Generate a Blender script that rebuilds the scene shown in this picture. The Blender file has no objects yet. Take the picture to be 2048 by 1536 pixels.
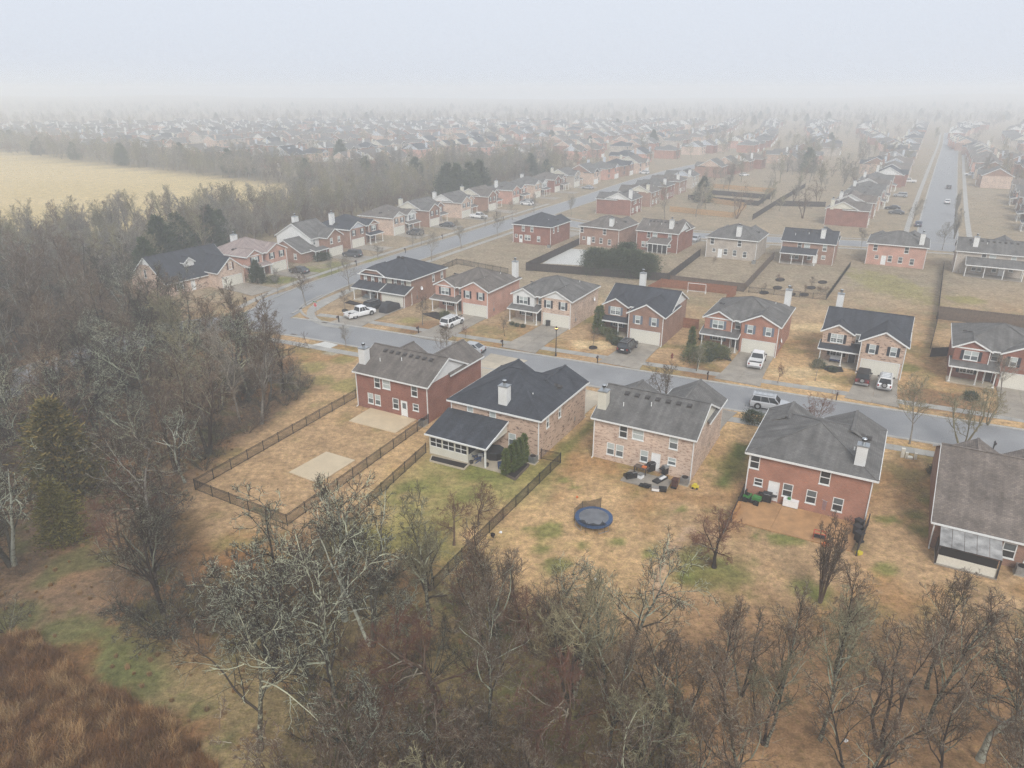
import bpy, bmesh, math, random
import numpy as np
from mathutils import Vector, Matrix
R = math.radians
scn = bpy.context.scene
COL = scn.collection

# ------------------------------------------------------------------ camera
HAZE_D = 0.0012
CAM_H = 38.0; FPX = 1440.0; HORIZON = 180.0
PITCH = math.atan((768 - HORIZON) / FPX)
cd = bpy.data.cameras.new('camera'); cam = bpy.data.objects.new('camera', cd)
COL.objects.link(cam); scn.camera = cam
cam.location = (0, 0, CAM_H); cam.rotation_euler = (math.pi / 2 - PITCH, 0, 0)
cd.sensor_width = 36; cd.sensor_fit = 'HORIZONTAL'; cd.lens = 36 * FPX / 2048
cd.clip_start = 0.5; cd.clip_end = 9000

def G(px, py, z=0.0):
    """photo pixel -> point on the horizontal plane at height z"""
    u = (px - 1024) / FPX; v = (py - 768) / FPX
    d = (u, math.cos(PITCH) - v * math.sin(PITCH), -math.sin(PITCH) - v * math.cos(PITCH))
    t = (z - CAM_H) / d[2]
    return (d[0] * t, d[1] * t)

# ------------------------------------------------------------------ world, sun, exposure
SUN_EL, SUN_AZ = 42, 172
w = bpy.data.worlds.new('World'); scn.world = w; w.use_nodes = True
nt = w.node_tree; bg = nt.nodes['Background']
sky = nt.nodes.new('ShaderNodeTexSky'); sky.sky_type = 'NISHITA'; sky.sun_disc = False
sky.sun_elevation = R(SUN_EL); sky.sun_rotation = R(SUN_AZ); sky.dust_density = 4; sky.air_density = 1.0
hs = nt.nodes.new('ShaderNodeHueSaturation'); hs.inputs['Saturation'].default_value = 0.35
nt.links.new(sky.outputs[0], hs.inputs['Color'])
mx = nt.nodes.new('ShaderNodeMix'); mx.data_type = 'RGBA'; mx.inputs[0].default_value = 0.88
nt.links.new(hs.outputs[0], mx.inputs[6]); mx.inputs[7].default_value = (5.9, 6.35, 7.15, 1)   # even overcast cloud
nt.links.new(mx.outputs[2], bg.inputs[0]); bg.inputs[1].default_value = 0.073
sl = bpy.data.lights.new('sun', 'SUN'); sl.energy = 1.5; sl.angle = R(25); sl.color = (1, .985, .955)
so = bpy.data.objects.new('sun', sl); COL.objects.link(so)
so.rotation_euler = (R(90 - SUN_EL), 0, R(180 - SUN_AZ))
so.location = (0, 0, 300)
scn.view_settings.view_transform = 'Standard'; scn.view_settings.look = 'None'
scn.view_settings.exposure = 0.86; scn.view_settings.gamma = 1
scn.render.engine = 'CYCLES'
cy = scn.cycles
cy.max_bounces = 7; cy.diffuse_bounces = 2; cy.glossy_bounces = 2; cy.transparent_max_bounces = 4
cy.volume_bounces = 5; cy.use_denoising = True
try:
    cy.denoiser = 'OPENIMAGEDENOISE'; cy.denoising_prefilter = 'NONE'; cy.denoising_input_passes = 'RGB_ALBEDO_NORMAL'
except Exception: pass
cy.use_adaptive_sampling = False

# ------------------------------------------------------------------ helpers
class MB:
    """collects polygons (verts, faces, per-face material index) and links them as ONE mesh object"""
    def __init__(s): s.v = []; s.f = []; s.m = []
    def poly(s, pts, m=0):
        b = len(s.v); s.v += [tuple(p) for p in pts]; s.f.append(tuple(range(b, b + len(pts)))); s.m.append(m)
    def box(s, x0, x1, y0, y1, z0, z1, m=0):
        b = len(s.v)
        s.v += [(x, y, z) for z in (z0, z1) for y in (y0, y1) for x in (x0, x1)]
        for f in ((0,2,3,1),(4,5,7,6),(0,1,5,4),(2,6,7,3),(0,4,6,2),(1,3,7,5)):
            s.f.append(tuple(b + i for i in f)); s.m.append(m)
    def beam(s, p, q, w, h, m=0, up=(0, 0, 1)):
        """bar from p to q, w wide and h high (h measured down from the p-q line)"""
        p = Vector(p); q = Vector(q); d = (q - p).normalized(); u = Vector(up)
        if abs(d.dot(u)) > .99: u = Vector((0, 1, 0))
        x = d.cross(u).normalized(); u = x.cross(d).normalized()
        b = len(s.v)
        for e in (p, q):
            for a, c in ((-.5, -1), (.5, -1), (.5, 0), (-.5, 0)):
                s.v.append(tuple(e + x * w * a + u * h * c))
        for f in ((0,1,2,3),(7,6,5,4),(0,4,5,1),(1,5,6,2),(2,6,7,3),(3,7,4,0)):
            s.f.append(tuple(b + i for i in f)); s.m.append(m)
    def tube(s, pts, rad, n=6, m=0, cap=True):
        pts = [Vector(p) for p in pts]; b = len(s.v)
        for i, p in enumerate(pts):
            d = (pts[min(i + 1, len(pts) - 1)] - pts[max(i - 1, 0)]).normalized()
            a = d.cross(Vector((0, 0, 1)))
            if a.length < .05: a = d.cross(Vector((1, 0, 0)))
            a.normalize(); c = d.cross(a)
            r = rad[i] if hasattr(rad, '__len__') else rad
            for k in range(n):
                t = 2 * math.pi * k / n
                s.v.append(tuple(p + a * (r * math.cos(t)) + c * (r * math.sin(t))))
        for i in range(len(pts) - 1):
            for k in range(n):
                s.f.append((b + i*n + k, b + i*n + (k+1) % n, b + (i+1)*n + (k+1) % n, b + (i+1)*n + k)); s.m.append(m)
        if cap:
            s.f.append(tuple(b + k for k in range(n))[::-1]); s.m.append(m)
            e = b + (len(pts) - 1) * n; s.f.append(tuple(e + k for k in range(n))); s.m.append(m)
    def cyl(s, x, y, z0, z1, r0, r1=None, n=10, m=0):
        s.tube([(x, y, z0), (x, y, z1)], [r0, r0 if r1 is None else r1], n, m)
    def mesh(s, name, mats, smooth=False):
        me = bpy.data.meshes.new(name); me.from_pydata(s.v, [], s.f)
        for m in (mats if isinstance(mats, (list, tuple)) else [mats]): me.materials.append(m)
        me.polygons.foreach_set('material_index', s.m)
        if smooth: me.polygons.foreach_set('use_smooth', [True] * len(s.f))
        uv = me.uv_layers.new(name='uv'); me.calc_loop_triangles()
        out = []
        for p in me.polygons:
            n = p.normal
            if abs(n.z) > .995: t = Vector((1, 0, 0)); bb = Vector((0, 1, 0))
            else: t = Vector((-n.y, n.x, 0)).normalized(); bb = n.cross(t)
            for vi in p.vertices:
                c = me.vertices[vi].co; out += (c.dot(t), c.dot(bb))
        uv.data.foreach_set('uv', out); me.update()
        return me
    def build(s, name, mats, parent=None, smooth=False, loc=None, rz=0):
        return link(name, s.mesh(name, mats, smooth), parent, loc, rz)

def link(name, me, parent=None, loc=None, rz=0, scale=None):
    o = bpy.data.objects.new(name, me); COL.objects.link(o)
    if parent: o.parent = parent
    if loc is not None: o.location = loc
    if rz: o.rotation_euler = (0, 0, rz)
    if scale: o.scale = scale
    return o
def tag(o, label=None, cat=None, group=None, kind=None):
    if label: o['label'] = label
    if cat: o['category'] = cat
    if group: o['group'] = group
    if kind: o['kind'] = kind
    return o
def thing(name, label, cat, loc=(0, 0, 0), rz=0, group=None):
    o = bpy.data.objects.new(name, None); COL.objects.link(o); o.empty_display_size = .3
    o.location = (loc[0], loc[1], loc[2] if len(loc) > 2 else 0); o.rotation_euler = (0, 0, rz)
    return tag(o, label, cat, group)
def copy_tree(o, parent=None):
    c = o.copy(); COL.objects.link(c); c.parent = parent
    for ch in o.children: copy_tree(ch, c)
    return c

# ------------------------------------------------------------------ materials
MATS = {}
def newmat(name):
    m = bpy.data.materials.new(name); m.use_nodes = True; MATS[name] = m
    n = m.node_tree.nodes; return m, n, m.node_tree.links, n['Principled BSDF']
def plain(name, col, rough=.7, metal=0, spec=.3, emit=None, vary=.12, vs=6.0, alpha=None):
    """a paint or plastic with faint uneven weathering"""
    m, n, l, b = newmat(name)
    if vary:
        tc = n.new('ShaderNodeTexCoord'); no = n.new('ShaderNodeTexNoise'); no.inputs['Scale'].default_value = vs
        no.inputs['Detail'].default_value = 4
        l.new(tc.outputs['Object'], no.inputs['Vector'])
        mr = n.new('ShaderNodeMapRange'); mr.inputs[1].default_value = .3; mr.inputs[2].default_value = .7
        mr.inputs[3].default_value = 1 - vary; mr.inputs[4].default_value = 1 + vary * .6
        l.new(no.outputs[0], mr.inputs[0])
        mu = n.new('ShaderNodeMix'); mu.data_type = 'RGBA'; mu.blend_type = 'MULTIPLY'; mu.inputs[0].default_value = 1
        mu.inputs[6].default_value = (*col, 1); l.new(mr.outputs[0], mu.inputs[7]); l.new(mu.outputs[2], b.inputs['Base Color'])
    else: b.inputs['Base Color'].default_value = (*col, 1)
    b.inputs['Roughness'].default_value = rough; b.inputs['Metallic'].default_value = metal
    b.inputs['Specular IOR Level'].default_value = spec
    if emit: b.inputs['Emission Color'].default_value = (*emit[0], 1); b.inputs['Emission Strength'].default_value = emit[1]
    return m
def ramp(n, l, src, stops):
    r = n.new('ShaderNodeValToRGB'); e = r.color_ramp.elements
    while len(e) < len(stops): e.new(.5)
    for i, (p, c) in enumerate(stops): e[i].position = p; e[i].color = (*c, 1) if len(c) == 3 else c
    if src is not None: l.new(src, r.inputs[0])
    return r
def mixc(n, l, fac, a, b, mode='MIX'):
    m = n.new('ShaderNodeMix'); m.data_type = 'RGBA'; m.blend_type = mode
    for sock, val in ((m.inputs[0], fac), (m.inputs[6], a), (m.inputs[7], b)):
        if hasattr(val, 'links') or hasattr(val, 'is_linked'): l.new(val, sock)
        elif isinstance(val, (int, float)): sock.default_value = val
        else: sock.default_value = (*val, 1)
    return m.outputs[2]
def brick(name, c1, c2, mortar, fleck=None, fleck_amt=.5, fs=2.2):
    """brick courses from UVs in metres, with runs of darker or paler bricks"""
    m, n, l, b = newmat(name)
    uv = n.new('ShaderNodeUVMap'); uv.uv_map = 'uv'
    br = n.new('ShaderNodeTexBrick'); br.inputs['Scale'].default_value = 1
    br.inputs['Brick Width'].default_value = .215; br.inputs['Row Height'].default_value = .076
    br.inputs['Mortar Size'].default_value = .011; br.inputs['Bias'].default_value = 0
    br.inputs['Color1'].default_value = (*c1, 1); br.inputs['Color2'].default_value = (*c2, 1); br.inputs['Mortar'].default_value = (*mortar, 1)
    l.new(uv.outputs[0], br.inputs['Vector'])
    col = br.outputs['Color']
    if fleck:
        mp = n.new('ShaderNodeMapping'); mp.inputs['Scale'].default_value = (fs, fs * 3.0, 1); l.new(uv.outputs[0], mp.inputs[0])
        no = n.new('ShaderNodeTexNoise'); no.inputs['Scale'].default_value = 1; no.inputs['Detail'].default_value = 2; no.inputs['Roughness'].default_value = .7
        l.new(mp.outputs[0], no.inputs['Vector'])
        rp = ramp(n, l, no.outputs[0], [(.5 + .12 * (1 - fleck_amt), (0, 0, 0)), (.6 + .12 * (1 - fleck_amt), (1, 1, 1))])
        mu = n.new('ShaderNodeMath'); mu.operation = 'MULTIPLY'; mu.inputs[1].default_value = .8; l.new(rp.outputs[0], mu.inputs[0])
        col = mixc(n, l, mu.outputs[0], col, fleck)
    no2 = n.new('ShaderNodeTexNoise'); no2.inputs['Scale'].default_value = .5; no2.inputs['Detail'].default_value = 5
    l.new(uv.outputs[0], no2.inputs['Vector'])
    rp2 = ramp(n, l, no2.outputs[0], [(.3, (.78, .76, .75)), (.7, (1.12, 1.1, 1.08))])
    col = mixc(n, l, 1.0, col, rp2.outputs[0], 'MULTIPLY')
    l.new(col, b.inputs['Base Color']); b.inputs['Roughness'].default_value = .85; b.inputs['Specular IOR Level'].default_value = .2
    bp = n.new('ShaderNodeBump'); bp.inputs['Strength'].default_value = .25; bp.inputs['Distance'].default_value = .012; bp.invert = True
    l.new(br.outputs['Fac'], bp.inputs['Height']); l.new(bp.outputs[0], b.inputs['Normal'])
    return m
def shingle(name, c1, c2, gap, var=.2):
    m, n, l, b = newmat(name)
    uv = n.new('ShaderNodeUVMap'); uv.uv_map = 'uv'
    br = n.new('ShaderNodeTexBrick'); br.inputs['Scale'].default_value = 1; br.inputs['Brick Width'].default_value = .31
    br.inputs['Row Height'].default_value = .19; br.inputs['Mortar Size'].default_value = .012; br.offset = .37
    br.inputs['Color1'].default_value = (*c1, 1); br.inputs['Color2'].default_value = (*c2, 1); br.inputs['Mortar'].default_value = (*gap, 1)
    l.new(uv.outputs[0], br.inputs['Vector'])
    no = n.new('ShaderNodeTexNoise'); no.inputs['Scale'].default_value = .55; no.inputs['Detail'].default_value = 7; no.inputs['Roughness'].default_value = .65
    l.new(uv.outputs[0], no.inputs['Vector'])
    rp = ramp(n, l, no.outputs[0], [(.3, (1 - var * 1.5,) * 3), (.7, (1 + var * 1.3,) * 3)])
    mp = n.new('ShaderNodeMapping'); mp.inputs['Scale'].default_value = (.9, .12, 1); l.new(uv.outputs[0], mp.inputs[0])
    n3 = n.new('ShaderNodeTexNoise'); n3.inputs['Scale'].default_value = 1.4; n3.inputs['Detail'].default_value = 4; l.new(mp.outputs[0], n3.inputs['Vector'])
    rp3 = ramp(n, l, n3.outputs[0], [(.35, (.76,) * 3), (.65, (1.14,) * 3)])
    col = mixc(n, l, 1.0, br.outputs['Color'], rp.outputs[0], 'MULTIPLY'); col = mixc(n, l, 1.0, col, rp3.outputs[0], 'MULTIPLY')
    l.new(col, b.inputs['Base Color']); b.inputs['Roughness'].default_value = .8; b.inputs['Specular IOR Level'].default_value = .25
    bp = n.new('ShaderNodeBump'); bp.inputs['Strength'].default_value = .35; bp.inputs['Distance'].default_value = .02; bp.invert = True
    l.new(br.outputs['Fac'], bp.inputs['Height']); l.new(bp.outputs[0], b.inputs['Normal'])
    return m
def siding(name, col):
    m, n, l, b = newmat(name)
    uv = n.new('ShaderNodeUVMap'); uv.uv_map = 'uv'
    sp = n.new('ShaderNodeSeparateXYZ'); l.new(uv.outputs[0], sp.inputs[0])
    mm = n.new('ShaderNodeMath'); mm.operation = 'MULTIPLY'; mm.inputs[1].default_value = 6.5; l.new(sp.outputs[1], mm.inputs[0])
    fr = n.new('ShaderNodeMath'); fr.operation = 'FRACT'; l.new(mm.outputs[0], fr.inputs[0])
    rp = ramp(n, l, fr.outputs[0], [(0, (.72, .72, .72)), (.12, (1, 1, 1)), (1, (1, 1, 1))])
    no = n.new('ShaderNodeTexNoise'); no.inputs['Scale'].default_value = .7; no.inputs['Detail'].default_value = 5; l.new(uv.outputs[0], no.inputs['Vector'])
    r2 = ramp(n, l, no.outputs[0], [(.3, (.9, .89, .87)), (.7, (1.03, 1.03, 1.03))])
    c = mixc(n, l, 1.0, col, rp.outputs[0], 'MULTIPLY'); c = mixc(n, l, 1.0, c, r2.outputs[0], 'MULTIPLY')
    l.new(c, b.inputs['Base Color']); b.inputs['Roughness'].default_value = .6
    bp = n.new('ShaderNodeBump'); bp.inputs['Strength'].default_value = .4; bp.inputs['Distance'].default_value = .02
    l.new(fr.outputs[0], bp.inputs['Height']); l.new(bp.outputs[0], b.inputs['Normal'])
    return m
def concrete(name, col, stain=.25, sc=.6):
    m, n, l, b = newmat(name)
    g = n.new('ShaderNodeNewGeometry'); no = n.new('ShaderNodeTexNoise'); no.inputs['Scale'].default_value = sc; no.inputs['Detail'].default_value = 8; no.inputs['Roughness'].default_value = .62
    l.new(g.outputs['Position'], no.inputs['Vector'])
    rp = ramp(n, l, no.outputs[0], [(.3, (1 - stain,) * 3), (.7, (1 + stain * .5,) * 3)])
    oi = n.new('ShaderNodeObjectInfo'); r2 = ramp(n, l, oi.outputs['Random'], [(0, (.86, .86, .86)), (1, (1.1, 1.09, 1.07))])
    c = mixc(n, l, 1.0, col, rp.outputs[0], 'MULTIPLY'); c = mixc(n, l, 1.0, c, r2.outputs[0], 'MULTIPLY')
    l.new(c, b.inputs['Base Color']); b.inputs['Roughness'].default_value = .55; b.inputs['Specular IOR Level'].default_value = .4
    return m
def bark(name, dark, pale, amt, sc=3.0):
    """bark with patches of lichen"""
    m, n, l, b = newmat(name)
    tc = n.new('ShaderNodeTexCoord'); no = n.new('ShaderNodeTexNoise'); no.inputs['Scale'].default_value = sc; no.inputs['Detail'].default_value = 5; no.inputs['Roughness'].default_value = .7
    l.new(tc.outputs['Object'], no.inputs['Vector'])
    g = n.new('ShaderNodeNewGeometry'); ml = n.new('ShaderNodeMath'); ml.operation = 'MULTIPLY_ADD'; ml.inputs[1].default_value = .55
    l.new(g.outputs['Random Per Island'], ml.inputs[0]); m5 = n.new('ShaderNodeMath'); m5.operation = 'MULTIPLY'; m5.inputs[1].default_value = .45; l.new(no.outputs[0], m5.inputs[0]); l.new(m5.outputs[0], ml.inputs[2])
    rp = ramp(n, l, ml.outputs[0], [(.70 - amt * .5, dark), (.80 - amt * .5, pale)])
    n2 = n.new('ShaderNodeTexNoise'); n2.inputs['Scale'].default_value = .6; l.new(tc.outputs['Object'], n2.inputs['Vector'])
    r2 = ramp(n, l, n2.outputs[0], [(.3, (.7, .7, .7)), (.7, (1.2, 1.2, 1.2))])
    oi = n.new('ShaderNodeObjectInfo'); r3 = ramp(n, l, oi.outputs['Random'], [(0, (.72, .7, .7)), (.5, (1, 1, 1)), (1, (1.2, 1.12, 1.05))])
    c = mixc(n, l, 1.0, rp.outputs[0], r2.outputs[0], 'MULTIPLY'); c = mixc(n, l, 1.0, c, r3.outputs[0], 'MULTIPLY')
    l.new(c, b.inputs['Base Color']); b.inputs['Roughness'].default_value = .9; b.inputs['Specular IOR Level'].default_value = .15
    return m
def leaf(name, c1, c2, c3):
    m, n, l, b = newmat(name)
    g = n.new('ShaderNodeNewGeometry')
    rp = ramp(n, l, g.outputs['Random Per Island'], [(0, c1), (.55, c2), (1, c3)])
    oi = n.new('ShaderNodeObjectInfo'); r3 = ramp(n, l, oi.outputs['Random'], [(0, (.75, .78, .75)), (1, (1.2, 1.15, 1.0))])
    c = mixc(n, l, 1.0, rp.outputs[0], r3.outputs[0], 'MULTIPLY')
    l.new(c, b.inputs['Base Color']); b.inputs['Roughness'].default_value = .8; b.inputs['Specular IOR Level'].default_value = .15
    return m

BR_RED = brick('brick_red', (.40, .15, .09), (.32, .11, .07), (.44, .34, .27), (.46, .2, .125), .4)
BR_DEEP = brick('brick_deep_red', (.285, .098, .068), (.225, .075, .055), (.32, .22, .17), (.18, .06, .048), .4)
BR_PINK = brick('brick_pink', (.53, .26, .19), (.46, .21, .155), (.55, .44, .37), (.58, .32, .24), .4)
BR_TAN = brick('brick_tan_flecked', (.56, .39, .285), (.49, .335, .245), (.58, .48, .39), (.11, .07, .06), .62, 1.35)
BR_CREAM = brick('brick_cream_mixed', (.64, .49, .385), (.52, .37, .28), (.66, .57, .48), (.30, .18, .135), .78, 1.9)
BR_BROWN = brick('brick_brown', (.33, .18, .125), (.26, .135, .098), (.37, .28, .22), (.18, .105, .085), .45)
BR_GREY = brick('brick_pale_grey', (.47, .42, .35), (.38, .33, .28), (.5, .46, .4), (.28, .22, .19), .6)
RF_BLACK = shingle('shingle_charcoal', (.058, .063, .073), (.042, .046, .055), (.026, .028, .034), .16)
RF_GREY = shingle('shingle_grey', (.155, .148, .138), (.122, .117, .11), (.085, .08, .076), .2)
RF_BROWN = shingle('shingle_brown_grey', (.165, .145, .125), (.13, .113, .1), (.088, .077, .07), .2)
RF_TAUPE = shingle('shingle_taupe', (.205, .168, .14), (.14, .117, .1), (.09, .075, .065), .22)
RF_PINK = shingle('shingle_dusty_rose', (.33, .26, .235), (.28, .225, .205), (.2, .16, .15), .12)
WHITE = plain('white_paint', (.74, .74, .71), .5, vary=.1)
CREAMP = plain('cream_paint', (.69, .66, .57), .5, vary=.08)
SD_WHITE = siding('siding_white', (.72, .72, .70)); SD_CREAM = siding('siding_cream', (.66, .63, .53)); SD_GREY = siding('siding_blue_grey', (.55, .59, .64))
SHUT_D = plain('shutter_dark', (.032, .036, .045), .55); SHUT_B = plain('shutter_slate', (.15, .175, .21), .55); SHUT_R = plain('shutter_brown', (.12, .06, .045), .55)
GL_DARK = plain('glass_dark', (.03, .035, .04), .06, spec=.6, vary=0); GL_MID = plain('glass_shade', (.12, .14, .145), .1, spec=.6, vary=.25, vs=1.5)
GL_BLIND = plain('glass_blind', (.46, .50, .48), .25, spec=.5, vary=.12, vs=2)
DOOR_W = plain('door_white', (.78, .78, .76), .45, vary=.06); DOOR_D = plain('door_dark', (.035, .03, .032), .4)
METAL = plain('galvanised_metal', (.42, .44, .45), .35, .8, vary=.2); BLACKM = plain('black_metal', (.012, .012, .013), .45, vary=.1)
BLACKP = plain('black_plastic', (.02, .02, .022), .4, vary=.2); VENT = plain('vent_dark', (.06, .055, .052), .6)
CONC = concrete('concrete_wet', (.30, .265, .22), .3); CONC_P = concrete('concrete_pale', (.45, .385, .29), .18, .9); SLABW = concrete('concrete_white', (.55, .54, .5), .1)
SIDEW = concrete('sidewalk_grey', (.33, .315, .285), .22); KERB = concrete('kerb_concrete', (.36, .345, .315), .2, 1.5)
PATIO_T = concrete('patio_tan', (.56, .45, .30), .12, .7); PATIO_R = concrete('patio_russet_wet', (.43, .245, .115), .3, .8)
WOOD_RED = plain('cedar_boards', (.26, .105, .055), .8, vary=.35, vs=2.5); WOOD_DARK = plain('dark_boards', (.045, .036, .032), .8, vary=.3, vs=2)
WOOD_GREY = plain('weathered_boards', (.12, .09, .07), .85, vary=.3, vs=2); WOOD_NEW = plain('pine_boards', (.45, .29, .15), .8, vary=.25, vs=2)
MULCH = plain('mulch', (.022, .016, .014), .95, vary=.4, vs=9); RUBBER = plain('rubber', (.014, .014, .015), .8, vary=0)
# ------------------------------------------------------------------ ground
rs = np.random.RandomState(7)
def vnoise(x, y, cell, seed):
    """smooth value noise on arrays"""
    r = np.random.RandomState(seed); T = r.rand(256, 256)
    u = x / cell; v = y / cell; i = np.floor(u).astype(int); j = np.floor(v).astype(int); fu = u - i; fv = v - j
    fu = fu * fu * (3 - 2 * fu); fv = fv * fv * (3 - 2 * fv)
    g = lambda a, b: T[a % 256, b % 256]
    return (g(i, j) * (1 - fu) + g(i + 1, j) * fu) * (1 - fv) + (g(i, j + 1) * (1 - fu) + g(i + 1, j + 1) * fu) * fv
def fbm(x, y, cell, seed):
    return (vnoise(x, y, cell, seed) * .5 + vnoise(x, y, cell / 2.1, seed + 1) * .3 + vnoise(x, y, cell / 4.3, seed + 2) * .2)
def inpoly(x, y, poly):
    c = np.zeros(x.shape, bool); n = len(poly)
    for k in range(n):
        x0, y0 = poly[k]; x1, y1 = poly[(k + 1) % n]
        t = ((y0 > y) != (y1 > y)) & (x < (x1 - x0) * (y - y0) / (y1 - y0 + 1e-12) + x0); c ^= t
    return c
def polydist(x, y, poly):
    d = np.full(x.shape, 1e9); n = len(poly)
    for k in range(n):
        a = np.array(poly[k]); b = np.array(poly[(k + 1) % n]); e = b - a
        t = np.clip(((x - a[0]) * e[0] + (y - a[1]) * e[1]) / (e @ e + 1e-9), 0, 1)
        d = np.minimum(d, np.hypot(x - a[0] - t * e[0], y - a[1] - t * e[1]))
    return np.where(inpoly(x, y, poly), d, -d)
def mask(x, y, poly, feather=2.0, wob=2.0, seed=3):
    d = polydist(x, y, poly) + (fbm(x, y, 5, seed) - .5) * 2 * wob
    return np.clip(d / feather + .5, 0, 1)

WOOD_L = [(-33.5, 62), (-30, 83), (-27, 92), (-38, 108), (-50, 118), (-66, 130), (-80, 141), (-110, 150), (-200, 170), (-200, 20), (-60, 20), (-26, 30), (-22, 46), (-31, 56)]
WOOD_F = [(-40, 10), (-27, 44), (-17, 52), (-9, 51), (-3, 48), (4, 46), (9, 41), (12, 10)]
BELT = [(-83, 141), (-78, 165), (-70, 190), (-60, 212), (-48, 236), (-38, 258), (-22, 290), (-6, 322), (10, 356), (-12, 362), (-45, 318), (-66, 285), (-84, 250), (-98, 225), (-112, 200), (-130, 185), (-170, 180), (-200, 150)]
BELT2 = [(-460, 580), (-336, 497), (-112, 331), (-70, 300), (0, 345), (40, 400), (10, 415), (-50, 372), (-95, 355), (-150, 400), (-320, 520), (-440, 610)]
FIELD = [(-520, 200), (-170, 184), (-130, 189), (-112, 204), (-98, 229), (-84, 254), (-72, 302), (-112, 331), (-336, 497), (-520, 620)]
xs = np.concatenate([-70 - 12 * (1.14 ** np.arange(42)[::-1]) + 12, np.arange(-70, 105.01, .62), 105 + 12 * 1.14 ** np.arange(42) - 12 + .62])
ys = np.concatenate([np.array([-900, -300, -120, -50, -10, 5, 15]), np.arange(22, 205, .62), 205 + 4 * 1.075 ** np.arange(88) - 4 + .62])
nx, ny = len(xs), len(ys)
GX, GY = np.meshgrid(xs, ys); gx, gy = GX.ravel(), GY.ravel()
def lerp(c, col, m): return c * (1 - m[:, None]) + np.array(col)[None] * m[:, None]
C = np.tile(np.array([.42, .27, .145]), (gx.size, 1))
n1 = fbm(gx, gy, 9, 11); n2 = fbm(gx, gy, 2.6, 21); n3 = fbm(gx, gy, 24, 31); n4 = fbm(gx, gy, 1.3, 41)
C = lerp(C, (.52, .335, .165), np.clip((n3 - .45) * 5, 0, 1) * .8)
C = lerp(C, (.34, .185, .075), np.clip((n1 - .5) * 7, 0, 1) * .75)
C = lerp(C, (.215, .19, .07), np.clip((n2 * .6 + n1 * .4 - .54) * 9, 0, 1) * .6)
C = lerp(C, (.50, .33, .18), np.clip((n4 - .58) * 6, 0, 1) * .45)
GREEN = (.165, .175, .045); OLIVE = (.25, .225, .07); STRAW = (.60, .43, .235)
def blob(px, py, r, col, s=.9, ry=None, world=None, rot=0):
    global C
    cx, cy_ = world if world else G(px, py)
    dx, dy = gx - cx, gy - cy_; c_, s_ = math.cos(rot), math.sin(rot)
    d = np.hypot((dx * c_ + dy * s_) / r, (-dx * s_ + dy * c_) / (ry or r))
    m = np.clip((1.25 - d - (n2 - .5) * 1.1 - (n4 - .5) * .7) * 2.2, 0, 1) * s
    C = lerp(C, col, m)
def area(poly, col, s, feather=2.5, wob=2, seed=3, mod=None):
    global C
    m = mask(gx, gy, poly, feather, wob, seed) * s
    if mod is not None: m = m * mod
    C = lerp(C, col, m)
# far suburb turns greyer straw; hay field
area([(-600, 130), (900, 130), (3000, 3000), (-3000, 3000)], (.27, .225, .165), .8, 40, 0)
area(FIELD, (.54, .41, .2), .95, 4, 2)
area(FIELD, (.60, .46, .25), .5, 6, 2, 5, np.clip((fbm(gx, gy * 4, 60, 77) - .48) * 8, 0, 1))
# greener lawn behind the screened porch, verge and side strips
area([(-8, 74), (-14, 62), (-17, 53), (-3, 52), (6, 71), (3, 70), (-6, 75)], OLIVE, .85, 2.5, 1.5, 9, np.clip((n1 - .3) * 3.5, 0, 1))
area([(-10, 72), (-14, 63), (-11, 58), (-3, 60), (0, 66), (-4, 72)], GREEN, .75, 3, 2, 13, np.clip((n2 - .3) * 3, 0, 1))
area([(4.2, 71.5), (9.8, 81.4), (11, 80.6), (5.6, 71)], GREEN, .8, 1, .5)
area([(23.2, 66), (22.0, 64.2), (21, 65.4), (26, 75), (28, 74)], (.10, .13, .03), .95, 1.2, .8)
for a in ((1095,1062,1.9),(1055,1058,.7),(1232,1085,1.0),(1082,1100,1.4),(1165,1092,.8),(1105,1130,1.6),(1130,960,.9),(1150,975,.7),(1560,1080,1.2),(1540,1070,.7),(1510,1072,.6),
          (1590,1075,1.5),(1770,1140,1.2),(1765,1040,.9),(1790,1040,.8),(1830,1030,1.6),(1845,1060,1.4),(1850,1000,1.2),(1620,1180,2.2),(1575,1240,.5),(1500,1190,.6),
          (1300,1110,1.0),(1260,950,1.2),(1365,1020,.8),(1370,1150,1.0),(1690,1275,.9),(1200,1390,3.2),(1180,1460,2.6),(1285,1490,2.6),(1760,1290,1.4),(1730,1330,1.6),(1495,1420,1.6),(1010,1390,2),(940,1330,2),(1640,1200,1.4)):
    blob(a[0], a[1], a[2] * .72, GREEN, .8)
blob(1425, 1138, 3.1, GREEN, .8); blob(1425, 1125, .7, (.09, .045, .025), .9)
blob(1690, 1010, 1.2, OLIVE); blob(1470, 935, 2.4, OLIVE, .7); blob(1320, 690, 1.5, GREEN, .4); blob(1810, 735, 2.0, GREEN, .8)
for a in ((700,770,2.5),(640,760,2.0),(620,735,2),(690,720,1.6)): blob(*a, OLIVE, .7)
blob(665, 705, 1.1, (.36, .34, .26), .8)
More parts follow.
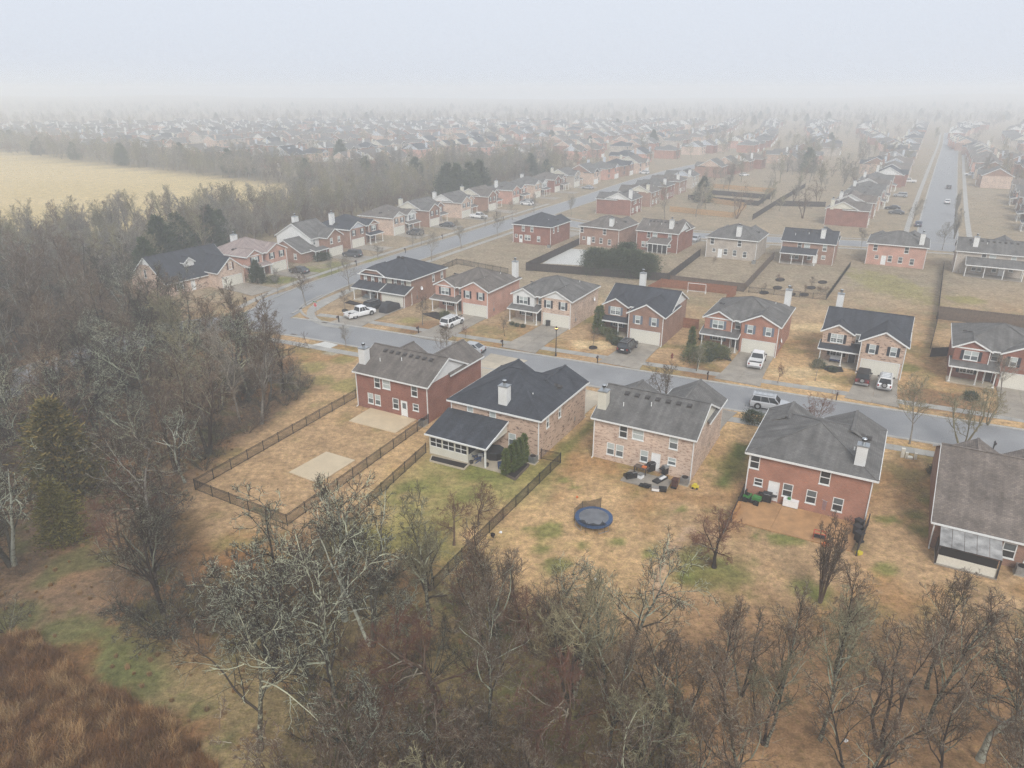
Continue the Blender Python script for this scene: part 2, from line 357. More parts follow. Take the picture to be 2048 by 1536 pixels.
# front yards across the street: some left straw-pale, some leaf littered
for a in ((1190,690,3.6,2.2),(1590,745,3.6,2.4),(1620,655,3.4,2.2),(1640,770,2.0,1.6),(1100,540,3,2),(1130,735,2.2,1),(1790,780,1.6,1)): blob(a[0], a[1], a[2], STRAW, .9, a[3])
for a in ((860,655,3.2),(820,660,2),(1400,745,2.6),(1900,810,4.5),(1850,790,3),(610,640,1.4),(1700,690,2)): blob(*a, (.22, .12, .062), .75)
for a in ((940,640,1.6),(820,640,1.8),(1180,640,2)): blob(*a, OLIVE, .7)
blob(560,560,3.2,GREEN,.85); blob(600,540,4,GREEN,.8); blob(640,545,4,GREEN,.75); blob(670,530,3,GREEN,.7); blob(750,520,3,OLIVE,.8)
blob(1230,880,1.2,OLIVE,.7); blob(1780, 570, 6, OLIVE, .6, 12); blob(1930,600,3,OLIVE,.7)
# worn path from the tree line up to the yard
for t in np.linspace(0, 1, 9): blob(1320 + 90 * t ** 2 - 30 * t, 1190 - 130 * t, .5, (.46, .31, .2), .8)
# woodland floor
LITTER = (.205, .13, .078)
area(WOOD_L, LITTER, .95, 3, 2.5); area(WOOD_F, (.24, .18, .085), .85, 5, 3); area(BELT, (.17, .13, .065), .85, 6, 4); area(BELT2, (.13, .1, .06), .9, 15, 6)
wm = np.clip(mask(gx, gy, WOOD_L, 3, 2) + mask(gx, gy, WOOD_F, 4, 2), 0, 1)
C = lerp(C, (.29, .155, .075), wm * np.clip((n1 - .5) * 6, 0, 1) * .8)
C = lerp(C, (.12, .125, .045), wm * np.clip((n2 - .55) * 7, 0, 1) * .7)
for a in ((470,1125,2.8,(.27,.135,.055)),(400,1110,2,(.22,.12,.055)),(440,1180,2.5,(.2,.14,.06)),(330,1060,3,(.2,.125,.06))): blob(a[0], a[1], a[2], a[3], .9)
for a in ((215,1330,3.2),(120,1280,2.6),(250,1370,2.6),(30,1240,2.0),(300,1230,1.8),(160,1310,2.4),(320,1150,1.2)): blob(*a, (.135, .14, .05), .75)
for a in ((60,1380,4.0),(120,1440,3.4),(30,1480,3),(200,1480,3),(150,1400,2),(300,1500,3),(0,1420,3)): blob(*a, (.22, .11, .05), .9)
# leaf-littered rough grass under the trees bottom right
area([(9, 20), (9, 42), (14, 48), (24, 46), (36, 44), (60, 44), (60, 15)], (.33, .19, .095), .8, 6, 3)
C = lerp(C, (.245, .135, .068), np.clip((36 + 12 - gy) / 14, 0, 1) * (gx > 5) * np.clip((n2 - .42) * 5, 0, 1) * .55)
z = np.zeros(gx.size)
hill = np.clip((np.hypot(gx, gy) - 1500) / 1500, 0, 1); z += hill * 30 * (.4 + fbm(gx, gy, 700, 91))
me = bpy.data.meshes.new('ground')
idx = np.arange(nx * ny).reshape(ny, nx)
quads = np.stack([idx[:-1, :-1], idx[:-1, 1:], idx[1:, 1:], idx[1:, :-1]], -1).reshape(-1, 4)
me.vertices.add(nx * ny); me.vertices.foreach_set('co', np.stack([gx, gy, z], 1).ravel())
me.loops.add(quads.size); me.loops.foreach_set('vertex_index', quads.ravel().astype(np.int32))
me.polygons.add(len(quads)); me.polygons.foreach_set('loop_start', np.arange(0, quads.size, 4, dtype=np.int32))
try: me.polygons.foreach_set('loop_total', np.full(len(quads), 4, np.int32))
except Exception: pass
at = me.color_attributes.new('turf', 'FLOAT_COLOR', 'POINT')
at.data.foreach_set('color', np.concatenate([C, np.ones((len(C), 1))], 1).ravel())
me.update(calc_edges=True); me.validate()
gm, n, l, b = newmat('ground_turf')
va = n.new('ShaderNodeVertexColor'); va.layer_name = 'turf'
ge = n.new('ShaderNodeNewGeometry'); col = va.outputs[0]
for sc, lo, hi, det in ((7.5, .72, 1.28, 5), (1.5, .6, 1.32, 5), (.33, .78, 1.2, 4)):
    no = n.new('ShaderNodeTexNoise'); no.inputs['Scale'].default_value = sc; no.inputs['Detail'].default_value = det; no.inputs['Roughness'].default_value = .7
    l.new(ge.outputs['Position'], no.inputs['Vector'])
    rp = ramp(n, l, no.outputs[0], [(.32, (lo,) * 3), (.68, (hi,) * 3)])
    col = mixc(n, l, 1.0, col, rp.outputs[0], 'MULTIPLY')
no = n.new('ShaderNodeTexNoise'); no.inputs['Scale'].default_value = 3.1; no.inputs['Detail'].default_value = 6; l.new(ge.outputs['Position'], no.inputs['Vector'])
rp = ramp(n, l, no.outputs[0], [(.52, (1, 1, 1)), (.72, (.72, .8, .6))]); col = mixc(n, l, 1.0, col, rp.outputs[0], 'MULTIPLY')
l.new(col, b.inputs['Base Color']); b.inputs['Roughness'].default_value = .95; b.inputs['Specular IOR Level'].default_value = .1
n5 = n.new('ShaderNodeTexNoise'); n5.inputs['Scale'].default_value = 6; n5.inputs['Detail'].default_value = 6; l.new(ge.outputs['Position'], n5.inputs['Vector'])
bp = n.new('ShaderNodeBump'); bp.inputs['Strength'].default_value = .7; bp.inputs['Distance'].default_value = .12; l.new(n5.outputs[0], bp.inputs['Height']); l.new(bp.outputs[0], b.inputs['Normal'])
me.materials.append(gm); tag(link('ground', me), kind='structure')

# ------------------------------------------------------------------ roads, kerbs, pavements
def asphalt():
    m, n, l, b = newmat('asphalt_wet')
    g = n.new('ShaderNodeNewGeometry')
    a = n.new('ShaderNodeTexNoise'); a.inputs['Scale'].default_value = 14; a.inputs['Detail'].default_value = 4; l.new(g.outputs['Position'], a.inputs['Vector'])
    c = n.new('ShaderNodeTexNoise'); c.inputs['Scale'].default_value = .22; c.inputs['Detail'].default_value = 8; c.inputs['Roughness'].default_value = .65; l.new(g.outputs['Position'], c.inputs['Vector'])
    r1 = ramp(n, l, a.outputs[0], [(.3, (.8,) * 3), (.7, (1.2,) * 3)]); r2 = ramp(n, l, c.outputs[0], [(.3, (.185, .185, .187)), (.52, (.235, .235, .236)), (.7, (.285, .283, .28))])
    l.new(mixc(n, l, 1.0, r2.outputs[0], r1.outputs[0], 'MULTIPLY'), b.inputs['Base Color'])
    rr = ramp(n, l, c.outputs[0], [(.35, (.42,) * 3), (.6, (.68,) * 3)]); l.new(rr.outputs[0], b.inputs['Roughness']); b.inputs['Specular IOR Level'].default_value = .32
    return m
ASPH = asphalt()
def smooth(pts, step=2.0):
    """Catmull-Rom through pts, resampled"""
    P = [np.array(p, float) for p in pts]; P = [2 * P[0] - P[1]] + P + [2 * P[-1] - P[-2]]; out = []
    for i in range(1, len(P) - 2):
        k = max(2, int(np.linalg.norm(P[i + 1] - P[i]) / step))
        for t in np.linspace(0, 1, k, endpoint=False):
            out.append(.5 * (2 * P[i] + (P[i + 1] - P[i - 1]) * t + (2 * P[i - 1] - 5 * P[i] + 4 * P[i + 1] - P[i + 2]) * t * t + (3 * P[i] - P[i - 1] - 3 * P[i + 1] + P[i + 2]) * t ** 3))
    return out + [P[-2]]
def offset(path, d):
    out = []
    for i, p in enumerate(path):
        t = path[min(i + 1, len(path) - 1)] - path[max(i - 1, 0)]; t = t / np.linalg.norm(t); out.append(p + d * np.array([-t[1], t[0]]))
    return out
def strip(name, path, o0, o1, z, mat, kind='structure', z0=None):
    a, c = offset(path, o0), offset(path, o1); mb = MB()
    for i in range(len(path) - 1):
        mb.poly([(*a[i], z), (*a[i + 1], z), (*c[i + 1], z), (*c[i], z)])
        if z0 is not None:
            mb.poly([(*a[i], z0), (*a[i + 1], z0), (*a[i + 1], z), (*a[i], z)]); mb.poly([(*c[i + 1], z0), (*c[i], z0), (*c[i], z), (*c[i + 1], z)])
    return tag(mb.build(name, mat), kind=kind)
MAIN = smooth([(190, 14.5), (120, 46.7), (61.4, 73.7), (20, 92.8), (-18, 110.3), (-38, 119.4), (-49, 121.5), (-58.5, 116.5), (-65, 107), (-69, 96), (-73, 82), (-80, 62), (-90, 42)])
SIDE = smooth([(-45.5, 124), (-41.2, 142), (-35, 157), (-26.3, 174), (0, 224), (28, 277), (60, 340), (100, 405), (160, 480)])
RST = smooth([(5, 239), (20, 221), (38, 209.5), (67, 199), (95, 191.5), (112, 186), (150, 168), (210, 140)])
FARST = smooth([(110, 186), (146, 250), (235, 405), (330, 570), (420, 730)])
strip('road', MAIN, -4.15, 4.15, .012, ASPH); strip('road', SIDE, -4.2, 4.2, .016, ASPH); strip('road', RST, -4, 4, .02, ASPH); strip('road', FARST, -4.9, 4.9, .024, ASPH)
jb = MB(); ring = [G(*p) for p in ((513,663),(560,648),(601,624),(606,612),(640,592),(655,575),(610,572),(545,590),(520,600),(490,640))]
jb.poly([(x, y, .028) for x, y in ring]); tag(jb.build('road', ASPH), kind='structure')
def d2road(p, paths): return min(np.min(np.linalg.norm(np.array(q) - np.array(p), axis=1)) for q in paths)
MAINA = np.array(MAIN); SIDEA = np.array(SIDE); RSTA = np.array(RST); FARA = np.array(FARST)
def sub(path, cond): 
    runs, cur = [], []
    for p in path:
        if cond(p): cur.append(p)
        else:
            if len(cur) > 1: runs.append(cur)
            cur = []
    if len(cur) > 1: runs.append(cur)
    return runs
def curb(path, off, others, gap=4.9):
    for r in sub(offset(path, off), lambda p: d2road(p, others) > gap): strip('kerb', r, -.22, .22, .10, KERB, z0=0)
curb(MAIN, 4.32, [SIDEA]); curb(MAIN, -4.32, [SIDEA]); curb(SIDE, 4.37, [MAINA, RSTA]); curb(SIDE, -4.37, [MAINA, RSTA])
curb(RST, 4.17, [SIDEA, FARA], 5.5); curb(RST, -4.17, [SIDEA, FARA], 5.5); curb(FARST, 5.05, [RSTA]); curb(FARST, -5.05, [RSTA])
# corner kerb at the junction
cor = smooth([G(640, 641), G(615, 634), G(602, 623), G(604, 612), G(622, 601), G(645, 590)], .7); strip('kerb', cor, -.22, .22, .10, KERB, z0=0)
def pavement(path, off, wd, clear, step, others):
    """a footpath laid in separate concrete flags"""
    root = tag(thing('sidewalk', None, None), kind='structure')
    P = offset(smooth([tuple(p) for p in path], step), off); k = 0
    while k < len(P) - 1:
        a, c = P[k], P[k + 1]; m_ = (a + c) / 2; k += 1
        if d2road(m_, others) < clear: continue
        t = (c - a) / np.linalg.norm(c - a); nn = np.array([-t[1], t[0]]); a2 = a + t * .012; c2 = c - t * .012
        mb = MB(); q = [a2 - nn * wd / 2, c2 - nn * wd / 2, c2 + nn * wd / 2, a2 + nn * wd / 2]
        o0 = m_; mb.poly([(*(p - o0), .05) for p in q])
        for i in range(4): mb.poly([(*(q[i] - o0), 0), (*(q[(i + 1) % 4] - o0), 0), (*(q[(i + 1) % 4] - o0), .05), (*(q[i] - o0), .05)])
        mb.build('flag', SIDEW, root, loc=(*o0, .0))
    return root
near = [p for p in MAIN if -46 < p[0] < 75]
pavement(near, -7.6, 1.5, 9.0, 1.6, [SIDEA]); pavement(near, 7.3, 1.5, 8.0, 1.6, [SIDEA])
pavement([p for p in SIDE if p[1] < 262], 7.4, 1.4, 9, 2.2, [MAINA]); pavement([p for p in SIDE if p[1] < 225], -7.2, 1.4, 9, 2.2, [MAINA])
strip('sidewalk', RST, 6.6, 8.0, .05, SIDEW); strip('sidewalk', RST, -8, -6.6, .05, SIDEW); strip('sidewalk', FARST, 7.2, 8.6, .05, SIDEW); strip('sidewalk', FARST, -8.6, -7.2, .05, SIDEW)
strip('sidewalk', smooth([G(700, 655), G(660, 652), G(630, 640), G(622, 622), G(645, 603), G(700, 580)], 1), -.7, .7, .055, SIDEW)
def driveway(p_left, p_right, ndir, length, wood=None, cols=2, rows=4, mat=None, flare=.5, zz=.03):
    """slabs from the garage (p_left-p_right) out along ndir"""
    root = tag(thing('driveway', None, None), kind='structure')
    a = np.array(p_left, float); c = np.array(p_right, float); d = np.array(ndir, float)
    for i in range(rows):
        for j in range(cols):
            q = []
            for (u, v) in ((j, i), (j + 1, i), (j + 1, i + 1), (j, i + 1)):
                s = u / cols; f = flare * (v / rows) ** 3; e = (c - a) / np.linalg.norm(c - a)
                q.append(a + (c - a) * s + d * length * v / rows + e * f * (2 * s - 1))
            o0 = sum(q) / 4; q = [o0 + (p - o0) * (1 - .022 / max(.5, np.linalg.norm(p - o0))) for p in q]; mb = MB()
            mb.poly([(*(p - o0), zz + .02) for p in q])
            for k in range(4): mb.poly([(*(q[k] - o0), 0), (*(q[(k + 1) % 4] - o0), 0), (*(q[(k + 1) % 4] - o0), zz + .02), (*(q[k] - o0), zz + .02)])
            mb.build('slab', mat or CONC, root, loc=(*o0, .032))
    return root
# ------------------------------------------------------------------ houses
_mesh = {}
def cached(key, fn):
    if key not in _mesh: _mesh[key] = fn()
    return _mesh[key]
def win_frame(w, h, double, grid):
    def f():
        mb = MB(); t = .075
        mb.box(-w/2, -w/2 + t, -.03, .06, 0, h); mb.box(w/2 - t, w/2, -.03, .06, 0, h)
        mb.box(-w/2 + t, w/2 - t, -.028, .058, 0, t); mb.box(-w/2 + t, w/2 - t, -.028, .058, h - t, h)
        mb.box(-w/2 + t, w/2 - t, -.015, .05, h*.5 - .035, h*.5 + .035)
        mb.box(-w/2 - .04, w/2 + .04, -.075, -.031, -.07, .02)
        if double: mb.box(-.06, .06, -.026, .055, t, h - t)
        if grid:
            ks = (-w/4, w/4) if double else (0,)
            for k in ks: mb.box(k - .018, k + .018, .005, .045, t, h - t)
            for q in (.27, .75): mb.box(-w/2 + t, w/2 - t, .004, .044, h*q - .018, h*q + .018)
        return mb.mesh('window', WHITE)
    return cached(('wf', w, h, double, grid), f)
def pane_mesh(w, h, mat):
    def f():
        mb = MB(); mb.box(-w/2, w/2, .03, .05, 0, h); return mb.mesh('pane', mat)
    return cached(('pn', round(w, 3), round(h, 3), mat.name), f)
def shutter_mesh(h, mat):
    def f():
        mb = MB(); mb.box(-.19, .19, -.05, -.004, 0, h)
        k = .08
        while k < h - .1: mb.box(-.15, .15, -.06, -.049, k, k + .05); k += .1
        return mb.mesh('shutter', mat)
    return cached(('sh', h, mat.name), f)
ROT = {'f': 0, 'b': math.pi, 'l': -math.pi / 2, 'r': math.pi / 2}
PANES = {'blind': (GL_BLIND, GL_MID), 'dark': (GL_DARK, GL_DARK), 'mid': (GL_MID, GL_DARK), 'full': (GL_BLIND, GL_BLIND)}

class House:
    """x runs left to right seen from the street, y from the street front back; z up"""
    def __init__(s, name, label, W, D, corner, at, theta, mirror=False, wall=BR_RED, roof=RF_GREY, trim=WHITE, gable=None, shut=SHUT_D, detail=1):
        th = R(theta); s.W, s.D, s.mir, s.wall, s.roofm, s.trim, s.gab, s.shut, s.detail = W, D, mirror, wall, roof, trim, gable or SD_WHITE, shut, detail
        lx = W if 'r' in corner else 0; ly = D if 'b' in corner else 0
        ox = at[0] - (lx * math.cos(th) - ly * math.sin(th)); oy = at[1] - (lx * math.sin(th) + ly * math.cos(th))
        s.root = thing(name, label, 'house', (ox, oy, 0), th); s.th = th; s.o = (ox, oy); s.trimmb = MB()
    def wpt(s, x, y):
        x = s.W - x if s.mir else x
        return (s.o[0] + x * math.cos(s.th) - y * math.sin(s.th), s.o[1] + x * math.sin(s.th) + y * math.cos(s.th))
    def mx(s, x0, x1): return (s.W - x1, s.W - x0) if s.mir else (x0, x1)
    def sd(s, k): return {'l': 'r', 'r': 'l'}.get(k, k) if s.mir else k
    def block(s, x0, x1, y0, y1, z0, z1, wins=None, mat=None, sides='fblr', name='wall', top=False):
        """walls with real openings; wins: {side: [(kind, centre, sill, w, h, opts)]}"""
        wins = {s.sd(k): v for k, v in (wins or {}).items()}; sides = [s.sd(k) for k in sides]
        x0, x1 = s.mx(x0, x1); mb = MB(); dep = .1
        for side in sides:
            L_ = (x1 - x0) if side in 'fb' else (y1 - y0)
            # a point at distance u along the wall, depth d behind its face
            P = {'f': lambda u, d, zz: (x0 + u, y0 + d, zz), 'b': lambda u, d, zz: (x1 - u, y1 - d, zz),
                 'l': lambda u, d, zz: (x0 + d, y1 - u, zz), 'r': lambda u, d, zz: (x1 - d, y0 + u, zz)}[side]
            holes = []
            for kind, c, sill, ww, hh, *op in wins.get(side, []):
                if side in 'fb':
                    c = s.W - c if s.mir else c
                    u = c - x0 if side == 'f' else x1 - c
                else: u = (y1 - c) if side == 'l' else (c - y0)
                holes.append((u - ww/2, u + ww/2, sill, sill + hh)); s.opening(kind, P(u, 0, sill), ROT[side], ww, hh, op[0] if op else {})
            us = sorted({0, L_, *[v for h in holes for v in h[:2]]}); zs = sorted({z0, z1, *[v for h in holes for v in h[2:]]})
            for i in range(len(us) - 1):
                for j in range(len(zs) - 1):
                    cu, cz = (us[i] + us[i+1]) / 2, (zs[j] + zs[j+1]) / 2
                    if any(h[0] < cu < h[1] and h[2] < cz < h[3] for h in holes): continue
                    mb.poly([P(us[i], 0, zs[j]), P(us[i+1], 0, zs[j]), P(us[i+1], 0, zs[j+1]), P(us[i], 0, zs[j+1])])
            for a, b_, c, d in holes:
                mb.poly([P(a, 0, c), P(a, dep, c), P(a, dep, d), P(a, 0, d)]); mb.poly([P(b_, 0, c), P(b_, 0, d), P(b_, dep, d), P(b_, dep, c)])
                mb.poly([P(a, 0, c), P(b_, 0, c), P(b_, dep, c), P(a, dep, c)]); mb.poly([P(a, 0, d), P(a, dep, d), P(b_, dep, d), P(b_, 0, d)])
        if top: mb.poly([(x0, y0, z1), (x1, y0, z1), (x1, y1, z1), (x0, y1, z1)])
        return mb.build(name, mat or s.wall, s.root)
    def opening(s, kind, p, rz, w_, h_, op):
        if kind in PANES:
            dbl = op.get('dbl', 0); o = link('window', win_frame(w_, h_, dbl, op.get('grid', 0)), s.root, p, rz)
            up, lo = PANES[kind]
            if op.get('flip'): up, lo = lo, up
            if s.detail:
                link('pane', pane_mesh(w_ - .12, h_/2 - .05, lo), o, (0, 0, .05)); link('pane', pane_mesh(w_ - .12, h_/2 - .05, up), o, (0, 0, h_/2))
            else: link('pane', pane_mesh(w_ - .12, h_ - .1, lo), o, (0, 0, .05))
            if op.get('sh'):
                for q in (-1, 1): link('shutter', shutter_mesh(h_, s.shut), s.root, Vector(p) + Vector((math.cos(rz), math.sin(rz), 0)) * q * (w_/2 + .2), rz)
        elif kind == 'garage':
            def f():
                mb = MB(); mb.box(-w_/2, w_/2, .06, .09, 0, h_); return mb.mesh('garage_door', CREAMP)
            o = link('garage_door', cached(('gd', w_, h_), f), s.root, p, rz)
            def g():
                mb = MB(); k = 4
                mb.box(-w_/2 + .02, w_/2 - .02, .045, .061, .015, h_/4 - .015)
                for i in range(k):
                    a = -w_/2 + .12 + i * (w_ - .14) / k; mb.box(a, a + (w_ - .14)/k - .12, .036, .046, .09, h_/4 - .09)
                return mb.mesh('door_panel', CREAMP)
            for i in range(4): link('door_panel', cached(('gp', w_, h_), g), o, (0, 0, i * h_/4))
            mb = MB(); mb.box(-w_/2 - .1, -w_/2, -.02, .05, 0, h_ + .1); mb.box(w_/2, w_/2 + .1, -.02, .05, 0, h_ + .1); mb.box(-w_/2, w_/2, -.018, .048, h_, h_ + .1)
            link('frame', cached(('gf', w_, h_), lambda: mb.mesh('frame', WHITE)), o)
        elif kind == 'door':
            m = op.get('mat', DOOR_W)
            def f():
                mb = MB(); mb.box(-w_/2 + .06, w_/2 - .06, .03, .08, .02, h_ - .06)
                for q in (-.2, .2):
                    for zz in ((.25, .85), (1.05, 1.75)): mb.box(q*w_ - .15*w_, q*w_ + .15*w_, .02, .031, *zz)
                return mb.mesh('door', m)
            o = link('door', cached(('dr', w_, h_, m.name), f), s.root, p, rz)
            def g():
                mb = MB(); t = .07
                mb.box(-w_/2, -w_/2 + t, -.02, .06, 0, h_); mb.box(w_/2 - t, w_/2, -.02, .06, 0, h_); mb.box(-w_/2 + t, w_/2 - t, -.018, .058, h_ - t, h_); return mb.mesh('frame', WHITE)
            link('frame', cached(('df', w_, h_), g), o)
            def k():
                mb = MB(); mb.tube([(w_*.33, -.03, 1.0), (w_*.33, .03, 1.0)], .035, 6); return mb.mesh('handle', METAL)
            link('handle', cached(('dh', w_), k), o)
            if op.get('glass'): link('pane', cached(('dg', w_), lambda: _box(-w_*.27, w_*.27, .005, .019, 1.05, 1.8, GL_MID, 'pane')), o)
    # ---- roofs: each piece is a thick slab with white fascia along its outline
    def slab(s, polys, name='roof', edges=True, mat=None, under=True):
        mb = MB(); T = .1; cnt = {}
        for p in polys:
            mb.poly([(x, y, z_ + T) for x, y, z_ in p]); mb.poly([(x, y, z_) for x, y, z_ in p][::-1])
            for i in range(len(p)):
                a, c = p[i], p[(i + 1) % len(p)]; k = tuple(sorted((tuple(round(v, 3) for v in a), tuple(round(v, 3) for v in c)))); cnt.setdefault(k, []).append((a, c))
        for k, v in cnt.items():
            if len(v) == 1:
                a, c = v[0]; mb.poly([a, c, (c[0], c[1], c[2] + T), (a[0], a[1], a[2] + T)])
                if edges: s.trimmb.beam((a[0], a[1], a[2] + T * .75), (c[0], c[1], c[2] + T * .75), .13, .2)
        return mb.build(name, mat or s.roofm, s.root)
    def hip(s, x0, x1, y0, y1, z_, pitch, oh=.35, name='roof'):
        x0, x1 = s.mx(x0, x1); x0 -= oh; x1 += oh; y0 -= oh; y1 += oh; z_ -= oh * pitch * .5
        w_, d_ = x1 - x0, y1 - y0; h = min(w_, d_) / 2; zt = z_ + h * pitch
        if w_ >= d_: A, B_ = (x0 + h, (y0+y1)/2, zt), (x1 - h, (y0+y1)/2, zt)
        else: A, B_ = ((x0+x1)/2, y0 + h, zt), ((x0+x1)/2, y1 - h, zt)
        c = [(x0, y0, z_), (x1, y0, z_), (x1, y1, z_), (x0, y1, z_)]
        if abs(w_ - d_) < .05: P = [[c[0], c[1], A], [c[1], c[2], A], [c[2], c[3], A], [c[3], c[0], A]]
        elif w_ > d_: P = [[c[0], c[1], B_, A], [c[1], c[2], B_], [c[2], c[3], A, B_], [c[3], c[0], A]]
        else: P = [[c[0], c[1], A], [c[1], c[2], B_, A], [c[2], c[3], B_], [c[3], c[0], A, B_]]
        s.ridge = (A, B_); o = s.slab(P, name)
        mb = MB()                                   # ridge and hip caps
        for k, q in enumerate(c):
            e = A if math.dist(q[:2], A[:2]) <= math.dist(q[:2], B_[:2]) else B_
            mb.beam((q[0], q[1], q[2] + .118), (e[0], e[1], e[2] + .118), .26, .04)
        if math.dist(A, B_) > .1: mb.beam((A[0], A[1], A[2] + .12), (B_[0], B_[1], B_[2] + .12), .26, .04)
        mb.build('ridge_cap', s.roofm, s.root); return o
    def gable(s, axis, x0, x1, y0, y1, z_, pitch, oh=.35, ohr=.25, ends='ab', gmat=None, name='roof', gz=0, trim=True):
        """ridge along axis; ends: a = low coordinate end, b = high end (a gable wall is built there)"""
        if s.mir and axis == 'x': ends = ends.translate(str.maketrans('ab', 'ba'))
        x0, x1 = s.mx(x0, x1); gm_ = gmat or s.gab
        if axis == 'y': h = (x1 - x0) / 2; f = lambda a, t, zz: ((x0 + x1) / 2 + a, t, zz); t0, t1 = y0, y1
        else: h = (y1 - y0) / 2; f = lambda a, t, zz: (t, (y0 + y1) / 2 + a, zz); t0, t1 = x0, x1
        zr = z_ + h * pitch; e0 = t0 - (ohr if 'a' in ends else 0); e1 = t1 + (ohr if 'b' in ends else 0); H_ = h + oh; ze = z_ - oh * pitch
        P = [[f(-H_, e0, ze + .02), f(-H_, e1, ze + .02), f(0, e1, zr + .02), f(0, e0, zr + .02)], [f(H_, e1, ze + .02), f(H_, e0, ze + .02), f(0, e0, zr + .02), f(0, e1, zr + .02)]]
        s.slab(P, name, edges=False)
        for sg in (-1, 1):
            s.trimmb.beam(f(sg * H_, e0, ze + .1), f(sg * H_, e1, ze + .1), .12, .18)
            for k, e in (('a', e0), ('b', e1)):
                if k in ends: s.trimmb.beam(f(sg * (H_ + .03), e, ze + .085), f(0, e, zr + .1), .09, .2)
        mb = MB(); mb.beam(f(0, e0, zr + .16), f(0, e1, zr + .16), .28, .04); mb.build('ridge_cap', s.roofm, s.root)
        for k, t in (('a', t0), ('b', t1)):
            if k in ends:
                mb = MB(); mb.poly([f(-h, t, z_), f(h, t, z_), f(0, t, zr)]); mb.build('gable_wall', gm_, s.root)
        s.ridge = (f(0, e0, zr), f(0, e1, zr)); return P
    def shed(s, x0, x1, y0, y1, za, zb, name='porch_roof', cheeks=None):
        """single slope rising from za at y0 to zb at y1"""
        x0, x1 = s.mx(x0, x1); P = [[(x0, y0, za), (x1, y0, za), (x1, y1, zb), (x0, y1, zb)]]
        o = s.slab(P, name)
        if cheeks:
            mb = MB(); lo = min(za, zb)
            for x in (x0 + .12, x1 - .12): mb.poly([(x, y0, za), (x, y1, zb), (x, y1 if zb > za else y0, lo)])
            mb.build('gable_wall', cheeks, s.root)
        return o
    def column(s, x, y, z0, z1, r=.09, mat=None):
        x = s.W - x if s.mir else x
        def f():
            mb = MB(); h = z1 - z0; mb.cyl(0, 0, .12, h - .1, r, r * .85, 10); mb.box(-r*1.5, r*1.5, -r*1.5, r*1.5, 0, .12); mb.box(-r*1.4, r*1.4, -r*1.4, r*1.4, h - .1, h); return mb.mesh('column', WHITE)
        link('column', cached(('col', r, z1 - z0), f), s.root, (x, y, z0))
    def box(s, name, x0, x1, y0, y1, z0, z1, mat):
        x0, x1 = s.mx(x0, x1); mb = MB(); mb.box(x0, x1, y0, y1, z0, z1); return mb.build(name, mat, s.root)
    def chimney(s, x0, x1, y0, y1, z0, z1, mat=None):
        x0, x1 = s.mx(x0, x1); mb = MB(); mb.box(x0, x1, y0, y1, z0, z1); o = mb.build('chimney', mat or SD_WHITE, s.root)
        mb = MB(); cx, cy_ = (x0+x1)/2, (y0+y1)/2; mb.box(x0 - .05, x1 + .05, y0 - .05, y1 + .05, z1, z1 + .09); mb.cyl(cx, cy_, z1 + .09, z1 + .45, .15, .15, 10); mb.build('flue', METAL, o)
        mb = MB(); mb.cyl(cx, cy_, z1 + .45, z1 + .66, .23, .23, 12); mb.build('flue_cap', BLACKM, o)
        mb = MB(); mb.cyl(cx, cy_, z1 + .662, z1 + .73, .25, .2, 12); mb.build('rain_cap', METAL, o)
    def vents(s, pts, slope_y):
        """square roof vents at (x, y, z) lying on a slope"""
        def f():
            mb = MB(); mb.box(-.28, .28, -.28, .28, 0, .05); mb.box(-.2, .2, -.2, .2, .05, .17); return mb.mesh('roof_vent', VENT)
        for x, y, z_ in pts:
            x = s.W - x if s.mir else x
            o = link('roof_vent', cached('rv', f), s.root, (x, y, z_ + .12)); o.rotation_euler = (slope_y, 0, 0)
    def pipes(s, pts):
        def f():
            mb = MB(); mb.cyl(0, 0, -.1, .45, .055, .055, 8); return mb.mesh('vent_pipe', WHITE)
        for x, y, z_ in pts: link('vent_pipe', cached('vp', f), s.root, (s.W - x if s.mir else x, y, z_ + .1))
    def spouts(s, pts, z1=4.8):
        def f():
            mb = MB(); mb.box(-.05, .05, -.04, .04, .15, z1); mb.beam((0, 0, .17), (0, -.35, .08), .09, .08); return mb.mesh('downspout', WHITE)
        for x, y, r_ in pts: link('downspout', cached(('sp', z1), f), s.root, (s.W - x if s.mir else x, y, 0), r_)
    def finish(s):
        s.trimmb.build('fascia', s.trim, s.root); return s
def _box(x0, x1, y0, y1, z0, z1, mat, name):
    mb = MB(); mb.box(x0, x1, y0, y1, z0, z1); return mb.mesh(name, mat)

E_ = 4.95
SH = {'sh': 1}; DSH = {'sh': 1, 'dbl': 1}; DG = {'sh': 1, 'dbl': 1, 'grid': 1}; SG = {'sh': 1, 'grid': 1}
def porch(h, x0, x1, y0, y1, cols, zl=2.5, zh=3.05, cheeks=None):
    h.box('porch_slab', x0 + .1, x1 - .1, y0 + .15, y1, 0, .16, CONC_P); h.shed(x0, x1, y0, y1, zl, zh, cheeks=cheeks)
    h.box('porch_beam', x0 + .2, x1 - .2, y0 + .22, y0 + .38, zl - .22, zl - .02, WHITE)
    for c in cols: h.column(c, y0 + .3, .16, zl - .22)
BACK_GABLE = [('dark', 7.75, 3.15, .95, 1.5), ('full', 6.1, 3.3, 1.3, 1.25), ('blind', 2.2, 3.15, .95, 1.5), ('blind', 9.1, .75, .9, 1.45), ('blind', 8.05, .75, .9, 1.45),
              ('blind', 5.25, .85, .9, 1.4), ('door', 3.95, .12, 1.0, 2.1), ('blind', 2.2, 1.25, .9, .9)]
